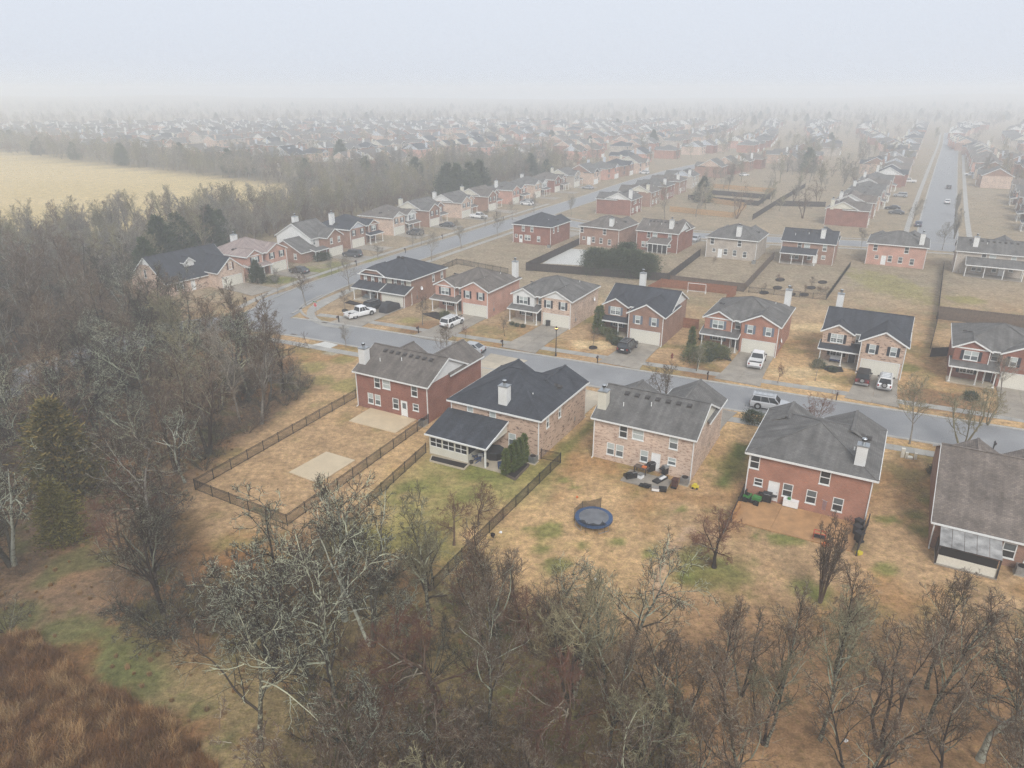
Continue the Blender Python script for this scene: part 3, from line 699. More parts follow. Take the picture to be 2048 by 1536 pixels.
BACK_HIP = [('dark', 10.6, 3.2, .95, 1.5), ('dark', 4.1, 3.2, .95, 1.5), ('dark', 10.0, 1.4, .85, .85), ('door', 8.5, .12, 1.05, 2.15), ('mid', 7.2, .95, .95, 1.45), ('mid', 5.0, .85, .95, 1.45), ('mid', 2.6, .7, .95, 1.45)]
def gable_house(name, label, corner, at, theta, mirror, wall, roof, gab, shut, back=BACK_GABLE, chim=True, vents=7, W=11.2, D=11.8, backcols=None, detail=1, front_gable=None, bay=None, pitch=.49):
    """ridge along the street, garage wing with its own gable, small bay gable, shallow porch"""
    back = [(b[0], W - b[1], *b[2:]) for b in back] if mirror == 'back' else back; bk = mirror == 'back'; mirror = bool(mirror)
    h = House(name, label, W, D, corner, at, theta, mirror, wall, roof, WHITE, gab, shut, detail)
    fg = front_gable or wall; bw = bay or wall; ym = D - 8.8; wx = 5.4
    h.block(0, W, ym, D, 0, E_, {'b': back, 'f': [('blind', 4.85, 3.3, .8, 1.25, {}), ('dark', 2.2, .95, 1.75, 1.35, DG), ('door', 4.4, .16, 1.0, 2.1, {'mat': DOOR_D})], 'l': [], 'r': []})
    h.block(wx, W, 0, ym, 0, E_, {'f': [('garage', (wx + W)/2, .03, 4.85, 2.15), ('blind', wx + 1.55, 3.2, .85, 1.35, SH), ('blind', W - 1.55, 3.2, .85, 1.35, SH)]}, sides='flr')
    h.block(0, 4.0, ym - .9, ym, 2.75, E_, {'f': [('blind', 2.0, 3.25, 1.75, 1.35, DG)]}, mat=bw, sides='flr')
    h.gable('x', 0, W, ym, D, E_, pitch, ends='ab'); A, B_ = h.ridge
    h.gable('y', wx, W, 0, ym + 4.3, E_, .56, ends='a', gmat=fg); h.gable('y', 0, 4.0, ym - .9, ym + 2.4, E_, .55, ends='a', gmat=bw)
    porch(h, -.25, wx - .02, ym - 2.5, ym - .05, (.15, 3.1), 2.5, 3.15)
    zr = E_ + 4.4 * pitch
    if chim: h.chimney(*((-.05, .95) if bk else (W - .95, W + .05)), D - 1.9, D - .9, E_ - .3, zr + .45, h.gab if gab in (SD_WHITE, SD_CREAM) else SD_WHITE)
    if vents: h.vents([(W - 1.8 - i * (W - 3.0) / vents, D - 3.55, zr - .85 * pitch) for i in range(vents)], -math.atan(pitch))
    h.pipes([(5.5, D - 2.6, E_ + 2.6 * pitch), (2.6, D - 1.9, E_ + 1.9 * pitch)])
    h.spouts([(.08, D + .06, math.pi), (W - .08, D + .06, math.pi), (wx + .05, -.06, 0), (W - .06, -.06, 0)])
    return h.finish()
def hip_house(name, label, corner, at, theta, mirror, wall, roof, gab, shut, back=BACK_HIP, chim=(1.0, 2.0, 1.3, .9), pitch=.4, W=11.3, D=11.8, detail=1, bay=None, garage_gable=None, side=None, small=False):
    """hipped main roof with two front gables, porch to the left, garage to the right"""
    back = [(b[0], W - b[1], *b[2:]) for b in back] if mirror == 'back' else back; bk = mirror == 'back'; mirror = bool(mirror)
    h = House(name, label, W, D, corner, at, theta, mirror, wall, roof, WHITE, gab, shut, detail); bw = bay or wall; wx = 5.7; ym = 1.1
    S = side or {}
    h.block(0, W, ym, D, 0, E_, {'b': back, 'f': [('blind', 4.95, 3.25, .85, 1.3, {}), ('dark', 2.1, .95, 1.75, 1.4, DG), ('door', 4.75, .16, 1.05, 2.15, {'mat': DOOR_D})], **S})
    h.block(wx, W, 0, ym, 0, E_, {'f': [('garage', (wx + W)/2 + .05, .03, 4.85, 2.15), ('blind', wx + 1.35, 3.2, .85, 1.35, SH), ('blind', W - 1.5, 3.2, .85, 1.35, SH)]}, sides='flr')
    h.block(0, 4.2, .1, ym, 2.75, E_, {'f': [('blind', 2.1, 3.2, 1.75, 1.35, DSH)]}, mat=bw, sides='flr')
    h.hip(0, W, ym - .6, D, E_, pitch)
    h.gable('y', wx, W, 0, 5.4, E_, .5, ends='a', gmat=garage_gable or wall) if not small else h.gable('y', wx + .6, W, 0, 4.5, E_, .42, ends='a', gmat=garage_gable or wall)
    if small: h.box('wall_cap', wx, wx + .6, 0, ym, E_ - .02, E_ + .05, roof)
    h.gable('y', 0, 4.2, .1, 4.4, E_, .52, ends='a', gmat=bw)
    porch(h, -.3, wx - .02, -1.5, ym - .05, (.1, 3.2, wx - .35), 2.5, 3.12, cheeks=SD_WHITE)
    if chim:
        c0, d0, wd, top = chim; c0 = W - c0 - wd if bk else c0; h.chimney(c0, c0 + wd, D - d0, D - d0 + .95, E_ - .2, E_ + (W/2) * pitch + top - .7)
    A, B_ = h.ridge; h.vents([((A[0]+B_[0])/2 + k, max(A[1], B_[1]) + .55 + .2 * abs(k), A[2] - .3) for k in (-1.0, -.35, .3, .95)], -math.atan(pitch))
    h.pipes([(9.0, D - 3.2, E_ + 2.0 * pitch), (8.6, 3.4, E_ + 2.3 * pitch)])
    h.spouts([(.08, D + .06, math.pi), (W - .08, D + .06, math.pi), (W - .06, -.06, 0), (4.25, .0, 0)])
    return h.finish()
ES = np.array([math.cos(R(-29)), math.sin(R(-29))]); ET = np.array([-math.sin(R(-29)), math.cos(R(-29))])
TH = -29
# --- near row, seen from behind (their fronts face the street beyond); camera-left back corner = local (W, D)
HA = gable_house('brick_house', 'deep red brick house with brown roof and white chimney beside bare concrete patio', 'rb', (-20.0, 85.7), TH + 180, 'back', BR_DEEP, RF_BROWN, SD_WHITE, SHUT_D, D=12.4, vents=8,
    back=[('mid', 7.75, 3.15, .95, 1.5), ('full', 6.3, 3.3, 1.25, 1.25), ('mid', 2.0, 3.15, .95, 1.5), ('blind', 9.0, .75, .9, 1.45), ('blind', 7.85, .75, .9, 1.45), ('mid', 5.0, .85, .95, 1.45), ('door', 3.7, .12, 1.0, 2.1, {'glass': 1}), ('mid', 1.9, 1.25, .9, .95)])
HB = hip_house('brick_house', 'tan flecked brick house with charcoal hip roof and screened back porch', 'lb', (3.0, 70.8), TH + 180, 'back', BR_TAN, RF_BLACK, SD_WHITE, SHUT_D, pitch=.44, W=11.5, D=12.5, chim=(4.4, 1.5, 1.1, .75),
    back=[('blind', 8.9, 3.1, .85, 1.55), ('blind', 5.9, 3.05, .85, 1.55), ('blind', 3.4, .95, .95, 1.5), ('door', 7.0, .12, 1.0, 2.1)], side={'r': [('blind', 10.5, 3.1, .7, 1.5), ('blind', 7.4, 3.1, .7, 1.5)]})
HC = gable_house('brick_house', 'cream mixed brick house with dark grey roof behind the trampoline lawn', 'lb', (18.8, 66.2), TH + 180, 'back', BR_CREAM, RF_GREY, SD_CREAM, SHUT_D, vents=7)
HD = hip_house('brick_house', 'red brick house with grey hip roof above russet back patio', 'lb', (33.3, 57.9), TH + 180, 'back', BR_RED, RF_GREY, SD_WHITE, SHUT_D, pitch=.37, chim=(1.0, 1.9, .95, 1.1), W=11.2, D=11.9)
# --- row across the street, seen from the front
F2 = hip_house('brick_house', 'pink brick house with brown roof, tall chimney and white wagon in its drive', 'rf', (-4.3, 124.2), TH, False, BR_PINK, RF_BROWN, SD_WHITE, SHUT_D, pitch=.42, chim=(10.3, 1.2, .95, 1.5))
F3 = hip_house('brick_house', 'tan mottled brick house with white siding bay and white gable over garage', 'rf', (10.0, 117.9), TH, False, BR_CREAM, RF_GREY, SD_WHITE, SHUT_D, pitch=.42, chim=None, bay=SD_WHITE, garage_gable=SD_WHITE)
F4 = gable_house('brick_house', 'brown brick house with charcoal roof and white side gable behind black wagon', 'rf', (23.9, 108.8), TH, False, BR_BROWN, RF_BLACK, SD_WHITE, SHUT_B, vents=0, chim=None, D=12.6)
F4.chimney(2.6, 3.6, F4.D - .3, F4.D + .5, 0, E_ + 3.4); 
F5 = hip_house('brick_house', 'bright red brick house with slate shutters behind white pickup', 'rf', (40.4, 103.8), TH, False, BR_RED, RF_GREY, SD_WHITE, SHUT_B, pitch=.42, chim=(9.9, 1.0, .95, 1.3))
F6 = gable_house('brick_house', 'tan brick house with charcoal roof and black shutters behind two off-roaders', 'rf', (55.0, 94.7), TH, False, BR_TAN, RF_BLACK, SD_WHITE, SHUT_D, vents=0, chim=None, D=12.2)
F6.chimney(.4, 1.35, F6.D - .3, F6.D + .5, 0, E_ + 3.3, SD_WHITE)
F7 = hip_house('brick_house', 'red brick house with grey roof half hidden by bare street trees at right edge', 'lf', (61.8, 94.9), TH, False, BR_DEEP, RF_GREY, SD_WHITE, SHUT_D, pitch=.42, chim=None)
# --- corner house F1: clipped gable bay, siding over a projecting garage
def corner_house():
    W, D = 12.0, 12.0
    h = House('brick_house', 'brown brick corner house with cream siding, wide porch and three parked vehicles', W, D, 'rf', (-19.2, 132.6), TH, False, BR_BROWN, RF_BLACK, WHITE, SD_CREAM, SHUT_R)
    h.block(0, W, 0, D, 0, 2.75, {'f': [('dark', 2.6, .95, 1.9, 1.4, DSH), ('door', 5.2, .16, 1.0, 2.1, {'mat': DOOR_D})]})
    h.block(0, 6.2, 0, D, 2.75, E_, {'f': [('blind', 1.3, 3.2, .8, 1.35, SH), ('blind', 3.1, 3.2, .8, 1.35, SH), ('blind', 4.9, 3.2, .8, 1.35, SH)]}, sides='flb')
    h.block(6.2, W, .35, .9, 2.75, E_, {'f': [('blind', 8.3, 3.2, .8, 1.35, SH), ('blind', 10.0, 3.2, .8, 1.35, SH)]}, mat=SD_CREAM, sides='f')
    h.block(6.2, W, .4, D, 2.75, E_, {'r': [('blind', 7.6, 3.0, .8, 1.4), ('blind', 10.6, 3.0, .8, 1.4)]}, sides='rb')
    h.hip(0, W, 0, D, E_, .43)
    # clipped gable: gable with its tip hipped back
    x0, x1, zt = -.35, 6.55, E_ + .95; z0 = E_ - .15
    h.slab([[(x0, -.3, z0), (1.7, -.3, zt), (3.1, 1.2, zt + .75), (3.1, 4.2, zt + .75), (x0, 4.2, z0)], [(1.7, -.3, zt), (4.5, -.3, zt), (3.1, 1.2, zt + .75)], [(x1, -.3, z0), (x1, 4.2, z0), (3.1, 4.2, zt + .75), (3.1, 1.2, zt + .75), (4.5, -.3, zt)]])
    mb = MB(); mb.poly([(0, -.02, E_), (6.2, -.02, E_), (4.5, -.02, zt + .02), (1.7, -.02, zt + .02)]); mb.build('gable_wall', BR_BROWN, h.root)
    h.block(6.2, W, -1.9, 0, 0, 2.55, {'f': [('garage', 9.1, .03, 4.85, 2.1)]}, sides='flr')
    h.shed(5.9, W + .35, -2.3, .42, 2.5, 3.55, cheeks=BR_BROWN)
    h.box('porch_slab', 0, 6.1, -2.4, 0, 0, .18, CONC_P); h.shed(-.35, 6.35, -2.6, .05, 2.6, 3.5); h.box('porch_beam', 0, 6.1, -2.4, -2.22, 2.35, 2.57, WHITE)
    for c in (.1, 4.1, 5.9): h.column(c, -2.3, .18, 2.36)
    h.vents([(5.4, 5.4, E_ + 2.5), (6.5, 5.4, E_ + 2.5)], .4); h.spouts([(W - .05, -1.95, 0), (W + .02, .3, 0)], 2.5)
    return h.finish()
F1 = corner_house()
# --- screened porch behind house B
def sunroom():
    h = HB; W = h.W; h.mir = False
    x0, x1 = W - 7.4, W - .0       # local x; camera-left is high x
    yb = h.D
    h.shed(x0 - .2, x1 + .35, yb + 4.9, yb + .02, 2.45, 3.75, name='porch_roof')
    h.box('porch_slab', x0 - 2.2, x1, yb, yb + 4.7, 0, .12, CONC_P)
    mb = MB(); a, c = x1 - 5.1, x1 - .02
    mb.box(a, c, yb + 4.48, yb + 4.6, .12, 1.0); mb.box(a, a + .12, yb + .02, yb + 4.48, .12, 1.0); mb.box(c - .12, c, yb + .02, yb + 4.48, .12, 1.0)
    for k in range(4): x = a + k * (c - a - .14) / 3; mb.box(x, x + .14, yb + 4.47, yb + 4.61, 1.0, 2.4)
    mb.box(a, c, yb + 4.49, yb + 4.59, 2.12, 2.4); mb.box(a, a + .14, yb + .05, yb + .2, 1.0, 2.6); mb.box(a, a + .13, yb + 2.2, yb + 2.34, 1.0, 2.6)
    mb.build('screen_wall', SD_CREAM, h.root)
    for k in range(3):
        x = a + .14 + k * (c - a - .14) / 3; wd = (c - a - .14) / 3 - .14; f = MB()
        f.box(x, x + wd, yb + 4.5, yb + 4.58, 1.0, 1.06); f.box(x, x + wd, yb + 4.5, yb + 4.58, 2.06, 2.12); f.box(x, x + wd, yb + 4.5, yb + 4.58, 1.52, 1.58); f.box(x + wd/2 - .035, x + wd/2 + .035, yb + 4.502, yb + 4.582, 1.06, 2.06)
        o = f.build('screen_window', WHITE, h.root)
        for i in range(2):
            for j in range(2):
                g = MB(); g.box(x + i * wd/2 + .03, x + (i + 1) * wd/2 - .03, yb + 4.53, yb + 4.54, 1.06 + j * .52, 1.54 + j * .52); g.build('pane', BLACKP, o)
    for yy in (yb + .2, yb + 2.34):
        g = MB(); g.box(a + .04, a + .06, yy, yy + 2.0, 1.0, 2.4); g.build('pane', BLACKP, h.root)
    mb = MB(); mb.box(x0, x0 + .16, yb + 4.5, yb + 4.66, .1, 2.45); mb.box(x0, x1, yb + 4.5, yb + 4.62, 2.3, 2.47); mb.build('porch_post', WHITE, h.root)
    mb = MB(); mb.poly([(x0 - .05, yb, 2.45), (x0 - .05, yb + 4.85, 2.4), (x0 - .05, yb, 3.7)]); mb.build('gable_wall', SD_CREAM, h.root)
    g = MB(); g.trim = None
    h2 = MB(); h2.beam((x0 - .22, yb + 4.95, 2.55), (x1 + .36, yb + 4.95, 2.55), .12, .16); h2.beam((x0 - .22, yb + 4.9, 2.56), (x0 - .22, yb, 3.84), .1, .2); h2.build('fascia', WHITE, h.root); h.mir = True
sunroom()
# --- house E at the right edge: low brick house with a broad taupe roof, awning
def right_house():
    W, D = 13.0, 16.5
    h = House('ranch_house', 'single storey brown brick house with broad taupe roof cropped by right edge', W, D, 'rb', (37.4, 54.4), TH + 180, False, BR_BROWN, RF_TAUPE, WHITE, BR_BROWN, SHUT_D)
    h.block(0, W, 0, D, 0, 2.75, {'b': [('mid', W - 5.8, .8, 1.0, 1.5), ('mid', W - 7.5, .8, 1.0, 1.5), ('mid', 3, .8, 1, 1.5)]})
    h.gable('x', 0, W, 0, D, 2.75, .46, oh=.3, gmat=BR_BROWN)
    for xx in (3, 7.5): h.gable('y', xx, xx + 3.6, -1.2, 4, 2.75, .6, ends='a', gmat=BR_BROWN); h.block(xx, xx + 3.6, -1.2, 0, 0, 2.75, sides='flr')
    # lean-to awning of grey panels
    ro = MB(); n_ = 5
    a, c = W - 5.1, W - .5
    for i in range(n_):
        for j in range(2):
            m = MB(); u0 = a + i * (c - a) / n_; u1 = a + (i + 1) * (c - a) / n_ - .03; y0_ = D + .32 + j * 1.2; y1_ = y0_ + 1.17
            z0_ = 2.5 - j * .26; z1_ = z0_ - .25; m.poly([(u0, y0_, z0_), (u1, y0_, z0_), (u1, y1_, z1_), (u0, y1_, z1_)]); m.poly([(u0, y0_, z0_ - .03), (u0, y1_, z1_ - .03), (u1, y1_, z1_ - .03), (u1, y0_, z0_ - .03)])
            m.build('awning_panel', AWN, h.root)
    mb = MB()
    for x in (a + .06, c - .06): mb.box(x - .06, x + .06, D + 2.5, D + 2.62, 0, 1.95)
    mb.beam((a, D + 2.55, 1.98), (c, D + 2.55, 1.98), .1, .12); mb.box(c - .09, c - .03, D + .05, D + 2.5, 0, 1.3); mb.build('awning_frame', WOOD_DARK, h.root)
    h.box('porch_slab', a, c, D, D + 2.7, 0, .1, CONC); h.box('screen', a + .2, c - .2, D + 2.46, D + 2.49, .95, 1.75, BLACKP); h.box('low_wall', a + .12, c - .12, D + 2.42, D + 2.52, .1, .95, CREAMP); h.spouts([(W - .05, D + .06, math.pi)], 2.6)  # black sheet above the low wall is added to darken the awning's inside
    return h.finish()
AWN = plain('awning_grey', (.30, .29, .275), .6, vary=.5, vs=1.2)
HE = right_house()
# --- third row, seen from behind
def rback(kind, at, wall, roof, label, **k):
    f = gable_house if kind == 'g' else hip_house
    return f('brick_house', label, 'rb', at, TH + 180 + k.pop('dth', 0), 'back', wall, roof, k.pop('gab', SD_WHITE), SHUT_D, **k)
R1 = rback('h', (.3, 194.5), BR_DEEP, RF_BLACK, 'dark red brick house with plain hip roof on lawn beside the side street', chim=None, pitch=.45, side={'r': [('blind', 10.2, 3.1, .8, 1.4), ('blind', 7.6, 3.1, .8, 1.4)]},
    back=[('blind', 8.2, 3.2, .9, 1.45), ('blind', 5.6, 3.2, .9, 1.45), ('mid', 10.3, 1.4, .85, .85), ('door', 8.9, .12, 1, 2.1, {'glass': 1}), ('blind', 6.9, .9, 1.8, 1.4, {'dbl': 1}), ('blind', 3.6, .8, .95, 1.45)])
R2 = rback('h', (17.9, 191.5), BR_BROWN, RF_BROWN, 'brown brick house with cream chimney behind dark fenced pool yard', chim=(2.2, 1.6, 1.0, .8), dth=-3)
R3 = rback('g', (32.0, 185.5), BR_DEEP, RF_BROWN, 'red brick house with white side gable and screened lean-to behind evergreens', chim=None, vents=8, dth=-2, W=11)
R3.mir = False; R3.chimney(2.0, 3.0, R3.D - 2.2, R3.D - 1.2, E_ - .3, E_ + 2.9); R3.mir = True
R4 = rback('h', (47.6, 176.2), BR_GREY, RF_GREY, 'pale tan brick house with grey hip roof above fenced yard with sandpit', chim=(4.2, 1.6, 1.1, .8), pitch=.45, W=12)
R5 = rback('g', (64.4, 171.8), BR_BROWN, RF_BLACK, 'brown brick house with dark roof and long blue-grey back porch', chim=None, vents=9, dth=2, W=11.8)
R5.mir = False; R5.chimney(2.6, 3.6, R5.D - 2.4, R5.D - 1.4, E_ - .3, E_ + 2.9); R5.mir = True
R6 = rback('h', (83.4, 168.5), BR_PINK, RF_GREY, 'pink brick house with chimney at end of open straw lawn near the far street', chim=(.9, 1.5, 1.0, 1.1), pitch=.4, W=12.3)
R7 = rback('g', (99.3, 159.9), BR_GREY, RF_GREY, 'pale grey brick house with wide covered patio at right edge', chim=None, vents=9, W=13)
R7.mir = False; R7.chimney(9.2, 10.2, R7.D - 2.4, R7.D - 1.4, E_ - .3, E_ + 2.9); R7.mir = True
def lean_to(h, x0, x1, dep, z0, z1, posts, screen=False):
    D = h.D; h.mir = False
    mb = MB(); h.trimmb = MB(); h.shed(x0, x1, D + dep, D + .02, z0, z1); h.box('porch_slab', x0, x1, D, D + dep - .1, 0, .1, CONC)
    mb = MB()
    for i in range(posts): x = x0 + .2 + i * (x1 - x0 - .4) / (posts - 1); mb.box(x - .07, x + .07, D + dep - .4, D + dep - .26, .1, z0)
    mb.build('porch_post', WHITE, h.root); h.trimmb.build('fascia', WHITE, h.root)
    if screen:
        g = MB(); g.box(x0 + .2, x1 - .2, D + dep - .34, D + dep - .32, .3, z0 - .15); g.build('screen', BLACKP, h.root)
    h.mir = True
lean_to(R5, 3.6, 11.6, 3.2, 2.5, 3.4, 4); lean_to(R7, 0, 11, 3.8, 2.6, 3.7, 4); lean_to(R3, 1.6, 7.0, 3.0, 2.4, 3.4, 5, True)
# --- left row along the side street, fronts face right
LT = 62.6
def lrow(kind, at, wall, roof, label, **k):
    f = gable_house if kind == 'g' else hip_house
    return f('brick_house', label, 'lf', at, LT, k.pop('mir', True), wall, roof, k.pop('gab', SD_WHITE), SHUT_D, **k)
def cape_house():
    W, D = 16.0, 11.4
    h = House('cape_house', 'flecked brick cape house with charcoal roof, white dormer and side gable', W, D, 'lf', (-68.2, 138.6), 58, False, BR_CREAM, RF_BLACK, WHITE, BR_CREAM, SHUT_R)
    h.block(0, W, 0, D, 0, 2.75, {'l': [('dark', 8.6, .8, .7, 1.1)], 'f': [('mid', 3, .9, 1.6, 1.4, DSH), ('door', 6, .1, 1, 2.1)]})
    h.gable('x', 0, W, 0, D, 2.75, .78, oh=.35)
    link('window', win_frame(.8, 1.6, 0, 0), h.root, (-.02, 6.2, 3.1), -math.pi/2); link('pane', pane_mesh(.7, 1.5, GL_DARK), h.root, (-.03, 6.2, 3.15), -math.pi/2)
    zr = 2.75 + D/2 * .78; mb = MB(); q = 1.5
    mb.poly([(-.03, D/2 - q/.78, zr - q), (-.03, D/2 + q/.78, zr - q), (-.03, D/2, zr - .03)]); mb.build('gable_wall', SD_WHITE, h.root)
    # dormer
    mb = MB(); mb.box(6.2, 8.4, 2.2, 5.2, 4.2, 5.5); mb.build('dormer', SD_WHITE, h.root); h.gable('y', 6.2, 8.4, 2.2, 5.4, 5.5, .75, oh=.25, ends='a', gmat=SD_WHITE)
    o = link('window', win_frame(1.5, 1.0, 1, 1), h.root, (7.3, 2.19, 4.4)); link('pane', pane_mesh(1.4, .9, GL_DARK), o, (0, 0, .05))
    # garage wing
    h.block(9.6, W, -3.4, 0, 0, 3.4, {'f': [('garage', 12.9, .03, 4.85, 2.1)]}, sides='flr'); h.gable('y', 9.6, W, -3.4, 4.6, 3.4, .8, oh=.3, ends='a', gmat=BR_CREAM)
    o = link('window', win_frame(.9, 1.4, 0, 0), h.root, (12.8, -3.42, 3.5)); link('pane', pane_mesh(.8, 1.3, GL_MID), o, (0, 0, .05))
    for q in (-1, 1): link('shutter', shutter_mesh(1.4, SHUT_R), h.root, (12.8 + q * .66, -3.41, 3.5))
    return h.finish()
L1 = cape_house()
L2 = lrow('h', (-56.7, 152.9), BR_PINK, RF_PINK, 'pink brick house with dusty rose roof and brick chimney by woods', chim=(4.6, 3.2, 1.3, 1.1), pitch=.46, mir=False, W=11.5)
def siding_house():
    W, D = 13.5, 12.5
    h = House('siding_house', 'white sided house with tall side gable, low brick wing and grey roof', W, D, 'lf', (-49.5, 168.2), LT, False, BR_BROWN, RF_GREY, WHITE, SD_WHITE, SHUT_D)
    h.block(5.2, W, 1.5, D, 0, E_, {'f': [('blind', 6.3, 3.2, .8, 1.3)]}, mat=SD_WHITE); h.gable('x', 5.2, W, 1.5, D, E_, .56)
    h.block(0, 5.6, 0, 10, 0, 2.6, {'l': [('blind', 2, .8, .9, 1.4)]}); h.gable('x', -.1, 5.6, .0, 10, 2.6, .5, ends='a', gmat=BR_BROWN)
    h.block(8, W, -1.2, 1.5, 0, E_, {'f': [('garage', 10.8, .03, 4.85, 2.1), ('blind', 9.4, 3.2, .9, 1.4), ('blind', 12.2, 3.2, .9, 1.4)]}, sides='flr'); h.gable('y', 8, W, -1.2, 6, E_, .62, ends='a', gmat=BR_BROWN)
    h.chimney(7.2, 8.6, D - 4.6, D - 3.6, E_, E_ + 4.3)
    porch(h, 3.2, 8.0, -1.5, .4, (3.5, 7.4), 2.4, 2.8)
    return h.finish()
L3 = siding_house()
L4 = lrow('h', (-41.5, 185.2), BR_BROWN, RF_BLACK, 'brown brick house with blue-grey siding over garage and tall pale chimney', chim=(10.0, 5.5, 1.2, 1.5), bay=BR_BROWN, garage_gable=SD_GREY, pitch=.44, W=12)
L5 = lrow('h', (-33.2, 203.2), BR_CREAM, RF_BROWN, 'tan brick house with white siding bay facing the side street', chim=None, bay=SD_WHITE, garage_gable=SD_WHITE, pitch=.45)
L6 = lrow('g', (-24.6, 217.0), BR_BROWN, RF_GREY, 'brown brick house with cream gable and grey car in its drive', gab=SD_CREAM)
L7 = lrow('g', (-16.0, 232.8), BR_CREAM, RF_GREY, 'tan brick house with large white side gable and white pickup outside', gab=SD_WHITE)
L8 = lrow('g', (-8.0, 247.2), BR_BROWN, RF_BROWN, 'brown brick house with cream side gable and closed garage', gab=SD_CREAM)
L9 = lrow('h', (0.2, 263.0), BR_PINK, RF_GREY, 'pink brick hip roofed house with white chimney far up side street', chim=(9.5, 5, 1, 1.3))
L10 = lrow('h', (8.6, 279.5), BR_CREAM, RF_GREY, 'tan house with white bay, far up the side street by street trees', bay=SD_WHITE, garage_gable=SD_WHITE)
L11 = lrow('h', (17.0, 295.5), BR_DEEP, RF_BROWN, 'dark red brick house far up the side street with brown roof', chim=None)
L12 = lrow('g', (26.0, 311.0), BR_GREY, RF_GREY, 'pale grey house with cream gable near the end of the side street', gab=SD_CREAM)
# --- right side of the side street, seen from behind and the side
def rsrow(kind, k, wall, roof, label, **kw):
    f = gable_house if kind == 'g' else hip_house; at = (28.0 + 8.0 * k, 243.5 + 15.4 * k)
    return f('brick_house', label, 'rf', at, LT + 180, False, wall, roof, kw.pop('gab', SD_WHITE), SHUT_D, **kw)
rsrow('g', 0, BR_DEEP, RF_GREY, 'red brick house with white end gable and pale chimney behind the third row', chim=None).chimney(9.2, 10.2, 10.6, 11.6, E_ - .3, E_ + 3.1)
rsrow('g', 1.25, BR_BROWN, RF_BROWN, 'brown brick house with cream end gable and screened patio beyond', gab=SD_CREAM)
rsrow('h', 2.3, BR_DEEP, RF_GREY, 'red brick hip roofed house with pale chimney above stacked board fences', chim=(9, 1.6, 1, 1))
rsrow('h', 3.35, BR_BROWN, RF_BROWN, 'brown brick house with tan chimney above stacked board fences', chim=(9, 1.6, 1, 1))
rsrow('g', 4.5, BR_GREY, RF_GREY, 'grey house with white verge boards beyond the board fenced yards', gab=SD_GREY)
# --- far street, both sides
def flrow(kind, k, wall, roof, label, **kw):
    f = gable_house if kind == 'g' else hip_house; at = (105.5 + 8.7 * k, 216.0 + 15.1 * k)
    return f('brick_house', label, 'lf', at, 60, True, wall, roof, kw.pop('gab', SD_WHITE), SHUT_D, **kw)
flrow('g', 0, BR_DEEP, RF_BROWN, 'dark brick house with cream end gable, first on left of the far street', gab=SD_CREAM)
for k, (kd, wl, rf, lb) in enumerate([('g', BR_BROWN, RF_TAUPE, 'brown brick house with taupe roof, second on left of the far street'), ('h', BR_TAN, RF_GREY, 'tan brick house beside white pickup on left of the far street'),
        ('h', BR_DEEP, RF_GREY, 'dark brick house with pale chimney, fourth on left of the far street'), ('g', BR_GREY, RF_BROWN, 'pale brick house, fifth on left of the far street'), ('h', BR_BROWN, RF_GREY, 'brown brick house, sixth on left of the far street')]):
    flrow(kd, k + 1.1, wl, rf, lb, chim=None if k % 2 else (True if kd == 'g' else (9, 2, 1, 1)))
def frrow(kind, k, wall, roof, label, **kw):
    f = gable_house if kind == 'g' else hip_house; at = (146.5 + 8.7 * k, 206.0 + 15.1 * k)
    return f('brick_house', label, 'rf', at, 240, True, wall, roof, kw.pop('gab', SD_WHITE), SHUT_D, **kw)
for k, (kd, wl, rf, lb) in enumerate([('h', BR_BROWN, RF_BLACK, 'brown brick house with dark roof, first on right of the far street'), ('h', BR_DEEP, RF_GREY, 'red brick house with blue-grey roof, second on right of the far street'),
        ('g', BR_BROWN, RF_BROWN, 'brick house with white end gable, third on right of the far street'), ('h', BR_PINK, RF_GREY, 'pink brick house, fourth on right of the far street'), ('g', BR_GREY, RF_TAUPE, 'pale house, fifth on right of the far street')]):
    frrow(kd, k * 1.12 + .2, wl, rf, lb, chim=None if k % 2 else (True if kd == 'g' else (9, 2, 1, 1)))
# driveways in front of the garages
def gdrive(h, x0, x1, length, rows=4, y=0.0, mat=None, fl=.6):
    a, c = h.wpt(x0, y - .03), h.wpt(x1, y - .03); d = np.array(h.wpt(x0, y - 1)) - np.array(h.wpt(x0, y)); driveway(a, c, d, length, rows=rows, mat=mat, flare=fl)
gdrive(F1, 6.4, 11.9, 13.6, y=-1.9, rows=4); gdrive(F2, 5.9, 11.1, 15.0); gdrive(F3, 5.9, 11.1, 13.8); gdrive(F4, 5.6, 11.0, 11.4); gdrive(F5, 5.9, 11.1, 13.2); gdrive(F6, 5.6, 11.0, 11.0); gdrive(F7, 5.9, 11.1, 11)
gdrive(HA, 5.6, 10.9, 13, mat=CONC_P); gdrive(HB, 5.9, 11.1, 8.5, mat=CONC_P, rows=3); gdrive(HC, 5.6, 10.9, 8.0, rows=3, mat=CONC); gdrive(HD, 5.9, 11.1, 8.3, rows=3)
gdrive(L1, 9.9, 15.7, 10, y=-3.4, rows=3); gdrive(L2, 5.9, 11.1, 9, rows=3)
gdrive(L3, 8.2, 13.4, 9, rows=3, y=-1.2)
for h in (L4, L5, L9, L10, L11): gdrive(h, 5.9, 11.1, 8.5, rows=2)
for h in (L6, L7, L8, L12): gdrive(h, 5.6, 11.0, 8.5, rows=2)
for h in (R1, R2, R4, R6): gdrive(h, 5.9, 11.1, 9.5, rows=2)
for h in (R3, R5, R7): gdrive(h, 5.6, 11.0, 9.5, rows=2)
